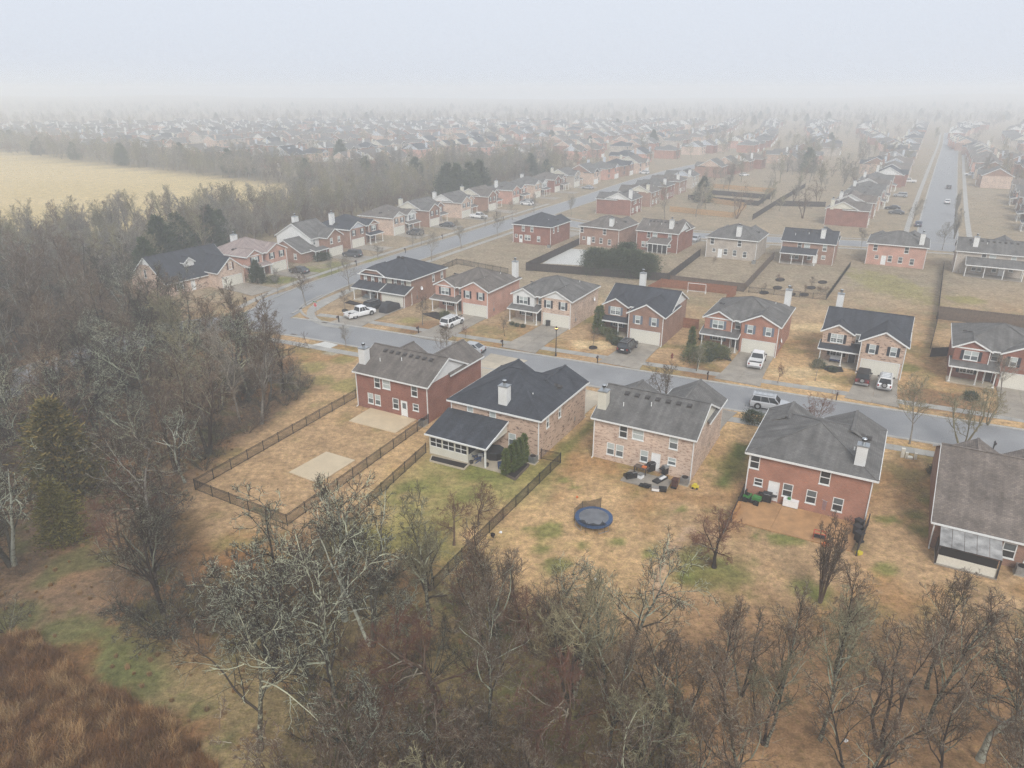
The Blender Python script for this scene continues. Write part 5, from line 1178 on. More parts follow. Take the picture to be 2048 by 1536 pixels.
def wheelie(p, label, mat, rz=0):
    r_ = thing('trash_bin', label, 'trash bin', (*p, 0), rz); m = MB(); loft(m, [(x, [(-.24*s, 0), (.24*s, 0), (.3*s, .95), (-.3*s, .95)]) for x, s in ((-.3, .95), (.3, .95))]); m.build('bin_body', mat, r_)
    m = MB(); m.box(-.36, .36, -.31, .31, .95, 1.03); m.build('lid', mat, r_); m = MB(); m.tube([(-.3, -.3, .12), (-.3, .3, .12)], .12, 10); m.build('wheel', RUBBER, r_); m = MB(); m.tube([(-.38, -.25, 1.0), (-.38, .25, 1.0)], .025, 6); m.build('handle', mat, r_)
wheelie(G(1349, 975), 'brown wheeled bin behind the cream brick house', BIN_B, 1); wheelie(G(1096, 652), 'charcoal wheeled bin before white garage door', BIN_G, .3); wheelie(F5.wpt(-1.0, 3.0), 'dark bin beside cedar fence gate', BIN_G)
for px, lb in (((1716, 1058), 'black wheeled bin nearest wall corner on russet patio'), ((1713, 1070), 'second black wheeled bin on russet patio'), ((1716, 1083), 'black wheeled bin nearest lawn on russet patio')): wheelie(G(*px), lb, BIN_G, 2)
def grill(p, label, rz=0):
    r_ = thing('barbecue_grill', label, 'grill', (*p, .1), rz); m = MB(); m.box(-.4, .4, -.25, .25, .05, .75); m.build('cabinet', BLACKP, r_); m = MB(); loft(m, [(x, [(-.28, .78), (.28, .78), (.28, .95), (.12, 1.12), (-.12, 1.12), (-.28, .95)]) for x in (-.42, .42)]); m.build('hood', METAL if 'steel' in label else BLACKP, r_)
    for sg in (-1, 1): m = MB(); m.box(sg*.65 - .22, sg*.65 + .22, -.24, .24, .78, .83); m.build('side_shelf', BLACKP, r_)
    m = MB(); m.tube([(-.3, -.3, .95), (.3, -.3, .95)], .02, 6); m.build('handle', METAL, r_)
grill(G(1331, 949), 'steel lidded grill beside back door of cream house', .6); grill(G(1533, 1005), 'black grill beside white back door of red house', -.5); grill(G(1302, 943), 'black upright smoker against cream brick wall', .5)
def clutter(p, label, name, cat, parts, rz=0):
    r_ = thing(name, label, cat, (*p, .1), rz)
    for nm, mat, bx in parts:
        m = MB(); m.box(*bx); m.build(nm, mat, r_)
clutter(G(1282, 947), 'weathered wooden table with orange tub on top behind cream house', 'patio_table', 'table', [('table_top', WOOD_GREY, (-.75, .75, -.4, .4, .68, .74)), ('tub', ORNG, (.1, .55, -.2, .2, .742, .86)), *[('leg', WOOD_DARK, (x-.04, x+.04, y-.04, y+.04, 0, .68)) for x in (-.65, .65) for y in (-.32, .32)]], -.6)
clutter(G(1262, 955), 'heap of black tyres and tools on small patio', 'scrap_heap', 'junk', [('base', BLACKP, (-.7, .7, -.45, .45, 0, .3)), ('tyre', RUBBER, (-.5, .1, -.4, .2, .3, .5)), ('rail', METAL, (-.1, .8, .1, .2, .3, .36))], .3)
clutter(G(1281, 957), 'white and grey crates stacked on small patio', 'crate_stack', 'crate', [('crate', P_WHITE, (-.3, .3, -.25, .25, 0, .3)), ('crate', METAL, (-.25, .3, -.2, .25, .3, .5))], .8)
clutter(G(1320, 962), 'black folded lounger under pale boards on lawn edge', 'folded_lounger', 'chair', [('frame', BLACKP, (-.9, .9, -.35, .35, 0, .22)), ('board', P_WHITE, (-.2, .7, -.3, .0, .22, .3)), ('board', METAL, (-.1, .8, .05, .3, .22, .27))], .75)
clutter(G(1311, 982), 'white plastic crate on lawn behind cream house', 'storage_crate', 'crate', [('crate', P_WHITE, (-.38, .38, -.24, .24, 0, .3)), ('lid', METAL, (-.4, .4, -.26, .26, .3, .34))], -.3)
clutter(G(1325, 983), 'black storage crate on lawn behind cream house', 'storage_crate', 'crate', [('crate', BLACKP, (-.38, .38, -.26, .26, 0, .34)), ('lid', RUBBER, (-.4, .4, -.28, .28, .34, .38))], -.2)
clutter(G(1290, 974), 'crumpled black tarp on lawn behind cream house', 'tarp', 'tarp', [('sheet', RUBBER, (-.6, .5, -.3, .3, 0, .1)), ('fold', BLACKP, (-.2, .6, -.1, .3, .1, .22))], -.5)
clutter(G(1390, 978), 'yellow toy car on lawn right of the cream brick house', 'toy_car', 'toy', [('body', YEL, (-.35, .35, -.2, .2, .08, .3)), ('cab', YEL, (-.2, .15, -.17, .17, .3, .5)), *[('wheel', RUBBER, (x-.09, x+.09, y-.03, y+.03, 0, .18)) for x in (-.22, .22) for y in (-.2, .2)]], -.4)
clutter(G(1717, 1110), 'yellow box on grass beside dark fence', 'box', 'box', [('box_body', YEL, (-.25, .25, -.2, .2, 0, .25)), ('flap', YEL, (-.27, .27, -.22, 0, .25, .27))], .4)
clutter(G(1502, 1004), 'green and black riding mower on russet patio', 'riding_mower', 'mower', [('hood', GREEN_P, (-.3, .3, -.9, -.1, .35, .72)), ('deck', BLACKP, (-.55, .55, -.6, .3, .15, .33)), ('fender', GREEN_P, (-.45, .45, .1, .75, .45, .6)), ('seat', BLACKP, (-.22, .22, .25, .6, .6, .72)), ('seat_back', BLACKP, (-.22, .22, .58, .68, .72, 1.1)), *[('wheel', RUBBER, (x-.1, x+.1, y-.24, y+.24, 0, .48)) for x in (-.5, .5) for y in (-.65, .5)]], .9)
clutter(G(1580, 1015), 'white chest bench against red brick wall', 'storage_bench', 'bench', [('chest', DOOR_W, (-.7, .7, -.28, .28, .08, .72)), ('lid', P_WHITE, (-.72, .72, -.3, .3, .72, .78)), ('bag', GREEN_P, (-.35, -.05, -.15, .15, .78, .95)), *[('foot', BLACKP, (x-.05, x+.05, -.2, .2, 0, .08)) for x in (-.6, .6)]], R(-29))
r_ = thing('firewood_stack', 'stack of split logs beside dark fence on russet patio', 'firewood', (*G(1470, 1027), .1), R(60)); rr = random.Random(3)
for i in range(9):
    for j in range(3):
        m = MB(); x = -1.2 + i*.28 + rr.uniform(-.04, .04); m.tube([(x, -.2 - rr.uniform(0, .06), .13 + j*.24), (x, .22, .13 + j*.24)], .12, 6); m.build('log', FIRE, r_)
r_ = thing('red_rack', 'red steel frame rack at edge of russet patio', 'rack', (*G(1637, 1083), .05), R(-25)); m = MB()
m.tube([(-.5, 0, 0), (-.5, 0, .75), (.5, 0, .75), (.5, 0, 0)], .04, 6); m.tube([(-.5, .6, 0), (-.5, .6, .75), (.5, .6, .75), (.5, .6, 0)], .04, 6); m.tube([(-.5, 0, .75), (-.5, .6, .75)], .04, 6); m.tube([(.5, 0, .75), (.5, .6, .75)], .04, 6); m.build('rack_frame', REDP, r_); m = MB(); m.box(-.45, .45, .05, .55, .3, .36); m.build('shelf', BLACKP, r_)
clutter(G(1650, 1093), 'orange toy on grass below russet patio', 'toy', 'toy', [('body', ORNG, (-.25, .25, -.18, .18, .05, .25)), ('handle', ORNG, (-.03, .03, -.03, .03, .25, .55))], .3)
r_ = thing('wall_flag', 'faded pink flag hanging by rear window of red house', 'flag', (*HD.wpt(HD.W - 4.0, HD.D + .05), 0), HD.th); m = MB(); m.tube([(0, 0, 1.6), (-.5, .9, 2.0)], .025, 6); m.build('pole', P_WHITE, r_)
m = MB(); fl = plain('flag_cloth', (.5, .36, .38), .8)
for k in range(4): m.poly([(-.1 - k*.1, .2 + k*.17, 1.68 + k*.075), (-.2 - k*.1, .37 + k*.17, 1.755 + k*.075), (-.2 - k*.1 + .03*(k % 2), .37 + k*.17, .7 + .1*k), (-.1 - k*.1 - .03*(k % 2), .2 + k*.17, .65 + .1*k)])
m.build('cloth', fl, r_)
def adirondack(p, label, rz):
    r_ = thing('garden_chair', label, 'chair', (*p, .12), rz)
    for k in range(5):
        m = MB(); m.beam((-.22 + k*.11, .1, .3), (-.25 + k*.125, .5, 1.0), .09, .02, up=(0, 1, 0)); m.build('back_slat', BLUE_P, r_)
        m = MB(); m.beam((-.26, -.38 + k*.11, .4 - k*.025), (.26, -.38 + k*.11, .4 - k*.025), .09, .025); m.build('seat_slat', BLUE_P, r_)
    for sg in (-1, 1):
        m = MB(); m.box(sg*.34 - .07, sg*.34 + .07, -.42, .35, .55, .58); m.build('arm', BLUE_P, r_); m = MB(); m.box(sg*.3 - .03, sg*.3 + .03, -.4, -.33, 0, .55); m.build('leg', BLUE_P, r_); m = MB(); m.beam((sg*.3, -.3, .32), (sg*.3, .45, .02), .04, .1); m.build('leg', BLUE_P, r_)
adirondack(G(953, 925), 'blue slatted garden chair nearest lawn under porch roof', 2.2); adirondack(G(967, 913), 'blue slatted garden chair nearest house under porch roof', 2.0)
clutter(G(961, 918), 'small white round-topped table between blue chairs', 'side_table', 'table', [('table_top', P_WHITE, (-.28, .28, -.28, .28, .45, .5)), *[('leg', P_WHITE, (x-.03, x+.03, y-.03, y+.03, 0, .45)) for x in (-.2, .2) for y in (-.2, .2)]])
clutter(G(1005, 938), 'blue plastic bench by arborvitae row', 'garden_bench', 'bench', [('seat', BLUE_P, (-.5, .5, -.2, .2, .36, .42)), ('back', BLUE_P, (-.5, .5, .18, .24, .42, .75)), *[('leg', BLUE_P, (x-.04, x+.04, y-.04, y+.04, 0, .36)) for x in (-.44, .44) for y in (-.15, .15)]], .2)
m = MB(); r_ = thing('hot_tub', 'dark covered octagonal hot tub on porch slab', 'hot tub', (*HB.wpt(HB.W - 4.6, HB.D + 1.9), .12), HB.th)
m.tube([(0, 0, 0), (0, 0, .85)], 1.1, 8); m.build('tub_shell', BLACKP, r_); m = MB(); m.tube([(0, 0, .85), (0, 0, .98)], [1.14, 1.08], 8); m.build('tub_cover', COVER, r_)
def planter(p, lb):
    r_ = thing('planter', lb, 'planter', (*p, .1)); m = MB(); m.tube([(0, 0, 0), (0, 0, .35)], [.17, .25], 10); m.build('pot', VENT, r_); m = MB(); m.tube([(0, 0, .33), (0, 0, .36)], .22, 10); m.build('soil', MULCH, r_)
planter(G(943, 929), 'dark round planter by screen wall corner'); planter(G(974, 934), 'dark round planter by porch post')
def bed(label, px, mat=MULCH, edge=None, h=.12):
    q = [np.array(G(*p)) for p in px]; o0 = sum(q)/len(q); r_ = thing('planting_bed', label, 'planting bed', (*o0, 0)); m = MB(); m.poly([(*(p-o0), h) for p in q]); m.build('soil', mat, r_)
    for i in range(len(q)):
        m = MB(); a, c = q[i]-o0, q[(i+1) % len(q)]-o0; m.beam((*a, h + .06), (*c, h + .06), .12, h + .06); m.build('edging', edge or MULCH, r_)
bed('mulch bed with stone edging under the screen wall', [(860, 923), (864, 913), (938, 930), (928, 940)], edge=CONC_P); bed('raised timber bed below arborvitae row', [(1008, 950), (1042, 926), (1058, 932), (1030, 961)], edge=WOOD_GREY, h=.2)
bed('black mulch bed before pink house porch', [(845, 628), (880, 640), (905, 645), (925, 632), (880, 624)], h=.08); bed('black mulch bed before corner house porch', [(690, 606), (738, 617), (732, 611), (700, 602)], h=.08)
bed('black mulch bed by bright red house door', [(1395, 712), (1440, 716), (1462, 722), (1455, 710), (1420, 700)], h=.08); bed('black mulch bed below tan house porch', [(1638, 734), (1660, 744), (1686, 744), (1680, 732)], h=.08); bed('shrubby mulch bed beside black SUV', [(1210, 668), (1225, 690), (1250, 695), (1248, 678)], h=.08)
bed('round mulch ring under sapling on straw lawn', [(1186 + 8*math.cos(t), 696 + 3*math.sin(t)) for t in np.linspace(0, 6.28, 10)[:-1]], h=.1); bed('round mulch ring on corner lawn', [(690 + 6*math.cos(t), 622 + 2.6*math.sin(t)) for t in np.linspace(0, 6.28, 10)[:-1]], h=.1)
for k, px in enumerate(((1528, 586), (1555, 576), (1582, 589), (1608, 590), (1622, 576), (1645, 565), (1560, 560))): bed(f'mulch ring in young orchard yard, {["leftmost by fence", "in middle with maroon shrub", "by fence gate", "right of fence gate", "below porch", "rightmost near house", "highest near patio"][k]}', [(px[0] + 9*math.cos(t), px[1] + 3*math.sin(t)) for t in np.linspace(0, 6.28, 10)[:-1]], h=.1)
def pedestal(px, lb, h, w_=.26):
    r_ = thing('utility_pedestal', lb, 'utility box', (*G(*px), 0), R(-20)); m = MB(); m.box(-w_/2, w_/2, -w_/2, w_/2, 0, h); m.build('cabinet', CREAMP, r_); m = MB(); m.box(-w_*.56, w_*.56, -w_*.56, w_*.56, h, h + .08); m.build('cap', CREAMP, r_)
pedestal((1804, 914), 'tallest cream utility pedestal by right verge', 1.0, .34); pedestal((1812, 916), 'middle short cream utility pedestal by right verge', .6); pedestal((1830, 918), 'rightmost cream utility pedestal by right verge', .65); pedestal((1819, 917), 'low grey meter box between cream pedestals', .15, .5)
clutter(F6.wpt(2.2, 2.6), 'blue and white bench on tan house porch', 'porch_bench', 'bench', [('seat', BLUE_P, (-.7, .7, -.25, .25, .35, .45)), ('back', P_WHITE, (-.7, .7, .22, .3, .45, .95)), ('leg', BLACKP, (-.65, -.58, -.2, .2, 0, .35)), ('leg', BLACKP, (.58, .65, -.2, .2, 0, .35))], F6.th)
clutter(F1.wpt(2.6, -1.1), 'grey cushioned sofa on corner house porch', 'porch_sofa', 'sofa', [('seat', METAL, (-1.1, 1.1, -.35, .35, .1, .5)), ('back', METAL, (-1.1, 1.1, .25, .42, .5, .95)), ('arm', METAL, (-1.25, -1.1, -.35, .42, .1, .7)), ('arm', METAL, (1.1, 1.25, -.35, .42, .1, .7))], F1.th)
def dish(h, x, y, z_, lb):
    p = h.wpt(x, y); r_ = thing('satellite_dish', lb, 'satellite dish', (*p, z_), h.th + R(90)); m = MB(); m.tube([(0, .05, 0), (0, -.15, .1)], .03, 6); m.build('arm', METAL, r_); m = MB(); m.tube([(0, -.15, .1), (0, -.2, .1), (0, -.28, .12)], [.05, .22, .38], 14, cap=False); m.tube([(0, -.15, .1), (0, -.16, .1)], [.2, .2], 14); m.build('reflector', P_WHITE, r_)
dish(F1, 12.05, 3.2, 2.6, 'white satellite dish on side wall of corner house'); dish(F5, 11.35, 1.6, 2.2, 'pale satellite dish on side of bright red house'); dish(F3, 11.35, 9.5, 3.0, 'pale satellite dish on side of tan mottled house')
# clutter of meters along the side walls
def meter(h, x, y, lb):
    r_ = thing('electric_meter', lb, 'meter box', (*h.wpt(x, y), .9), h.th + R(90)); m = MB(); m.box(-.15, .15, -.14, 0, 0, .55); m.build('box', METAL, r_); m = MB(); m.tube([(0, -.14, .35), (0, -.2, .35)], .09, 10); m.build('dial', METAL, r_); m = MB(); m.tube([(0, -.05, .55), (0, -.05, 1.6)], .03, 6); m.build('conduit', METAL, r_)
for h, lb in ((F1, 'corner house'), (F3, 'tan mottled house'), (F5, 'bright red house'), (F2, 'pink house')): meter(h, h.W, 2.0, f'grey electric meter on right side wall of {lb}')
meter(HB, HB.W + .02, 3.0, 'grey electric meter on right side wall of the tan flecked house'); meter(HC, HC.W + .02, 5.0, 'rusty meter box on right side wall of cream house')
def litter(px, lb, mat, s=.14):
    r_ = thing('litter', lb, 'litter', (*G(*px), 0), px[0]); m = MB(); m.tube([(0, 0, 0), (.02, .03, s), (0, .05, s*1.3)], [s*.7, s, s*.4], 6); m.build('scrap', mat, r_); m = MB(); m.tube([(s*.5, 0, .02), (s*1.4, .05, .05)], [s*.4, s*.2], 5); m.build('scrap', mat, r_)
litter((1191, 1160), 'white scrap of litter on straw below the trampoline', P_WHITE); litter((1002, 1066), 'pale scrap of litter by black fence', P_WHITE); litter((1690, 1483), 'white ball in rough grass at bottom right', P_WHITE); litter((1154, 995), 'pink toy lying on lawn above trampoline', ORNG); litter((985, 1072), 'brown clod by foot of black fence', MULCH, .25)
# ------------------------------------------------------------------ vegetation
def fast_mesh(name, V, T, mat, smooth=False):
    me_ = bpy.data.meshes.new(name); V = np.ascontiguousarray(V, np.float32); T = np.ascontiguousarray(T, np.int32)
    me_.vertices.add(len(V)); me_.vertices.foreach_set('co', V.ravel()); me_.loops.add(T.size); me_.loops.foreach_set('vertex_index', T.ravel())
    me_.polygons.add(len(T)); k = T.shape[1]; me_.polygons.foreach_set('loop_start', np.arange(0, T.size, k, dtype=np.int32))
    me_.materials.append(mat); me_.update(calc_edges=True)
    if smooth: me_.polygons.foreach_set('use_smooth', np.ones(len(T), bool))
    return me_
def nrm(v): return v / (np.linalg.norm(v, axis=-1, keepdims=True) + 1e-9)
def tubes(P, Rd, sides):
    """P (N,k,3) polylines, Rd (N,k) radii -> verts, quads"""
    N, k, _ = P.shape; T = np.gradient(P, axis=1); T = nrm(T); ref = np.where(np.abs(T[..., 2:3]) > .9, np.array([1., 0, 0]), np.array([0, 0, 1.]))
    A = nrm(np.cross(T, ref)); B = np.cross(T, A); th = np.arange(sides) * 2 * np.pi / sides
    V = P[:, :, None] + Rd[:, :, None, None] * (A[:, :, None] * np.cos(th)[None, None, :, None] + B[:, :, None] * np.sin(th)[None, None, :, None])
    base = (np.arange(N)[:, None, None] * k + np.arange(k - 1)[None, :, None]) * sides; j = np.arange(sides)[None, None]; j2 = (j + 1) % sides
    Q = np.stack([base + j, base + j2, base + sides + j2, base + sides + j], -1).reshape(-1, 4)
    return V.reshape(-1, 3), Q
def grow(rg, Pp, Rp, n, t0, t1, ang, ratio, shape, k, wob, up, r_ratio, r_min, taper=.25):
    """n children on each parent polyline"""
    Np, kp, _ = Pp.shape; t = (np.tile((np.arange(n) + .5) / n, (Np, 1)) + rg.uniform(-.5, .5, (Np, n)) / n); t = np.clip(t0 + (t1 - t0) * t, 0, .999)
    f = t * (kp - 1); i = np.floor(f).astype(int); w_ = (f - i)[..., None]; r = np.arange(Np)[:, None]
    S = Pp[r, i] * (1 - w_) + Pp[r, i + 1] * w_; D = nrm(Pp[r, i + 1] - Pp[r, i]); rad = Rp[r, i] * (1 - w_[..., 0]) + Rp[r, i + 1] * w_[..., 0]
    plen = np.linalg.norm(np.diff(Pp, axis=1), axis=-1).sum(1)[:, None]
    S = S.reshape(-1, 3); D = D.reshape(-1, 3); N = len(S); az = nrm(np.cross(D, nrm(rg.normal(size=(N, 3))))); a = np.radians(rg.uniform(*ang, N))[:, None]
    d = nrm(D * np.cos(a) + az * np.sin(a)); ln = (plen * ratio * shape(t) * rg.uniform(.65, 1.25, t.shape)).reshape(-1)
    P = np.zeros((N, k, 3)); P[:, 0] = S
    for q in range(1, k):
        d = nrm(d + rg.normal(size=(N, 3)) * wob + np.array([0, 0, up])); P[:, q] = P[:, q - 1] + d * (ln / (k - 1))[:, None]
    r0 = np.maximum((rad * r_ratio).reshape(-1), r_min * 1.3); tp = np.linspace(1, taper, k)[None]; return P, np.maximum(r0[:, None] * tp, r_min * .8)
def bare_tree(seed, style, dens=1.0, rmin=.008, far=False):
    """trunk mesh arrays and crown mesh arrays for a leafless tree about 10 m tall"""
    rg = np.random.RandomState(seed)
    st = dict(spread=dict(stems=1, H=8.0, r=.17, limbs=14, lt=(.28, 1), la=(38, 78), lr=.62, wob=.24, up=.05), upright=dict(stems=1, H=9.2, r=.15, limbs=17, lt=(.22, 1), la=(22, 48), lr=.48, wob=.14, up=.12),
              fork=dict(stems=3, H=8.6, r=.14, limbs=8, lt=(.3, 1), la=(25, 60), lr=.5, wob=.2, up=.07), vase=dict(stems=7, H=7.5, r=.08, limbs=6, lt=(.3, 1), la=(15, 40), lr=.45, wob=.12, up=.06),
              column=dict(stems=9, H=9.0, r=.07, limbs=7, lt=(.15, 1), la=(10, 24), lr=.32, wob=.06, up=.2), street=dict(stems=1, H=8.2, r=.13, limbs=16, lt=(.3, 1), la=(28, 58), lr=.55, wob=.13, up=.09),
              round=dict(stems=1, H=5.5, r=.2, limbs=13, lt=(.3, 1), la=(40, 85), lr=.95, wob=.2, up=.06), brush=dict(stems=16, H=6.0, r=.045, limbs=7, lt=(.25, 1), la=(18, 55), lr=.4, wob=.2, up=.02))[style]
    m = st['stems']; P = np.zeros((m, 9, 3)); lean = {'vase': .42, 'column': .1, 'fork': .28, 'brush': .75}.get(style, .06)
    az = rg.uniform(0, 6.28) + np.arange(m) * 6.283 / m + rg.uniform(-.4, .4, m); d = nrm(np.stack([np.cos(az) * lean, np.sin(az) * lean, np.ones(m)], 1)); Hs = st['H'] * rg.uniform(.72 if m > 1 else .95, 1.05, m)
    if m > 1: P[:, 0, :2] = np.stack([np.cos(az), np.sin(az)], 1) * (.1 if style != 'brush' else .5)
    for q in range(1, 9): d = nrm(d + rg.normal(size=(m, 3)) * st['wob'] * .45 * np.array([1, 1, .4]) + np.array([0, 0, .06 if style != 'brush' else -.02])); P[:, q] = P[:, q - 1] + d * (Hs / 8)[:, None]
    Rd = st['r'] * np.linspace(1, .16, 9)[None] * rg.uniform(.75, 1.1, (m, 1)); Rd[:, 0] *= 1.35
    sh = lambda t: 1.05 - .62 * t
    L1p, L1r = grow(rg, P, Rd, st['limbs'], *st['lt'], st['la'], st['lr'], sh, 7, st['wob'], st['up'], .62, .02, .2)
    n2, n3, n4 = [max(2, int(round(v * dens))) for v in ((7, 5, 4) if m == 1 else (6, 5, 4) if m < 5 else (5, 4, 4))]
    L2p, L2r = grow(rg, L1p, L1r, n2, .18, 1, (25, 65), .58, sh, 5, st['wob'], st['up'], .6, rmin * 1.5, .3)
    V0, Q0 = tubes(P, Rd, 7); V1, Q1 = tubes(L1p, L1r, 5); trunk = (np.concatenate([V0, V1]), np.concatenate([Q0, Q1 + len(V0)]))
    C_ = [tubes(L2p, L2r, 4)]
    L3p, L3r = grow(rg, L2p, L2r, n3, .15, 1, (25, 65), .62, sh, 4, st['wob'] * 1.2, st['up'] * .8, .62, rmin * 1.05, .4); C_.append(tubes(L3p, L3r, 3))
    if not far: L4p, L4r = grow(rg, L3p, L3r, n4, .15, 1, (25, 70), .85, sh, 3, st['wob'] * 1.4, st['up'] * .5, .7, rmin * .85, .5); C_.append(tubes(L4p, L4r, 3))
    off = 0; Vs, Qs = [], []
    for v, q in C_: Vs.append(v); Qs.append(q + off); off += len(v)
    return trunk, (np.concatenate(Vs), np.concatenate(Qs))
BK = {'dark': bark('bark_dark', (.055, .042, .034), (.24, .25, .18), .2), 'lichen': bark('bark_lichen', (.055, .045, .036), (.36, .38, .28), .36, 5.5), 'fleck': bark('twig_flecked', (.065, .052, .042), (.46, .49, .36), .27, 1.2), 'pale': bark('bark_pale', (.12, .11, .085), (.52, .54, .44), .5, 4.5),
      'brown': bark('bark_brown', (.135, .092, .064), (.3, .27, .2), .2), 'red': bark('twig_russet', (.16, .075, .05), (.19, .12, .09), .2), 'grey': bark('bark_grey', (.19, .17, .145), (.36, .34, .28), .35), 'olive': bark('bark_olive', (.18, .155, .095), (.34, .32, .2), .4)}
TREES = {}
def tree_variant(style, seed, tb, cb, dens=1.0, rmin=.0105):
    key = (style, seed, tb, cb, dens)
    if key not in TREES:
        t, c = cached(('bt', style, seed, dens, rmin), lambda: bare_tree(seed, style, dens, rmin)); TREES[key] = (fast_mesh('trunk', *t, BK[tb], True), fast_mesh('crown', *c, BK[cb]))
    return TREES[key]
def tree(p, s, var, label, group=None, rz=0, name='bare_tree', zs=1.0, tilt=(0, 0), cat='tree'):
    a, c = tree_variant(*var); r_ = thing(name, label, cat, (*p, -.05), rz, group); r_.scale = (s, s, s * zs); r_.rotation_euler = (tilt[0], tilt[1], rz)
    link('trunk', a, r_); link('crown', c, r_); return r_
def evergreen(seed, H, Rm, n, shape, mat, size=.28, droop=.1, wood=True):
    """crown of small leaf sprays through the volume, in clumps"""
    rg = np.random.RandomState(seed); K = int(60 + n / 130); ct = rg.uniform(.04, 1, K) ** .9; ca = rg.uniform(0, 6.283, K); cr = np.sqrt(rg.uniform(.25, 1, K)) * shape(ct) * Rm
    cc = np.stack([np.cos(ca) * cr, np.sin(ca) * cr, ct * H], 1); cs = (.16 + .22 * rg.rand(K)) * Rm * np.clip(shape(ct) * 1.5, .35, 1)
    k = rg.randint(0, K, n); p = cc[k] + rg.normal(size=(n, 3)) * cs[k][:, None] * np.array([1, 1, .8]); p[:, 2] = np.clip(p[:, 2], .1, H * 1.03)
    o = nrm(p * np.array([1, 1, 0]) + 1e-6); d = nrm(o * .8 + np.array([0, 0, .55 - droop]) + rg.normal(size=(n, 3)) * .45); side = nrm(np.cross(d, rg.normal(size=(n, 3)))); L_ = size * rg.uniform(.6, 1.4, n)[:, None]; w_ = L_ * .32
    V = np.stack([p - side * w_ * .5, p + side * w_ * .5, p + d * L_ + side * w_ * .2, p + d * L_ * 1.1 - side * w_ * .2], 1).reshape(-1, 3)
    Q = np.arange(4 * n).reshape(-1, 4); return fast_mesh('crown', V, Q, mat)
LF_CEDAR = leaf('cedar_green', (0.043, 0.047, 0.02), (0.105, 0.095, 0.038), (0.22, 0.161, 0.06)); LF_DARK = leaf('evergreen_dark', (0.022, 0.037, 0.022), (0.053, 0.075, 0.041), (0.094, 0.116, 0.056)); LF_ARB = leaf('arborvitae_green', (0.051, 0.076, 0.025), (0.093, 0.128, 0.037), (0.153, 0.17, 0.06))
LF_SHRUB = leaf('shrub_olive', (0.049, 0.063, 0.025), (0.105, 0.119, 0.049), (0.182, 0.182, 0.084)); LF_BRZ = leaf('cedar_bronze', (0.064, 0.064, 0.026), (0.164, 0.15, 0.046), (0.291, 0.237, 0.073))
cone = lambda t: np.clip(1.12 * (1 - t) ** .8 + .05, 0, 1) * np.clip(t * 6 + .35, 0, 1); egg = lambda t: np.sqrt(np.clip(1 - (2 * t - .85) ** 2 * .75, 0.02, 1)); spire = lambda t: np.clip((1 - t) ** .55 * 1.05, .03, 1); ball = lambda t: np.sqrt(np.clip(1 - (1.9 * t - .85) ** 2, .02, 1))
def stem_mesh(H, r): 
    mb = MB(); mb.tube([(0, 0, -.1), (.02, 0, H * .4), (0, .02, H * .85)], [r, r * .7, r * .15], 7); return mb.mesh('trunk', BK['brown'])
EG = {'cedar': (evergreen(1, 10, 3.0, 12000, cone, LF_CEDAR, .42, .15), stem_mesh(10, .2)), 'cedar2': (evergreen(2, 10, 2.8, 11000, cone, LF_BRZ, .4, .2), stem_mesh(10, .18)), 'dark': (evergreen(3, 10, 2.9, 8000, cone, LF_DARK, .5, .2), stem_mesh(10, .2)), 'dome': (evergreen(4, 6, 3.0, 9000, egg, LF_DARK, .4), stem_mesh(6, .15)),
      'arb': (evergreen(5, 3.2, .4, 3200, spire, LF_ARB, .2, -.2), stem_mesh(3.2, .06)), 'shrub': (evergreen(6, 1.5, 1.05, 2600, ball, LF_SHRUB, .16), stem_mesh(1.5, .05)), 'shrubd': (evergreen(7, 1.3, .9, 2200, ball, LF_DARK, .16), stem_mesh(1.3, .05))}
def conifer(p, key, s, label, group=None, name='evergreen_tree', zs=1.0, rz=0, cat='tree'):
    c, t = EG[key]; r_ = thing(name, label, cat, (*p, 0), rz, group); r_.scale = (s, s, s * zs); link('trunk', t, r_); link('crown', c, r_); return r_
rng = random.Random(11)
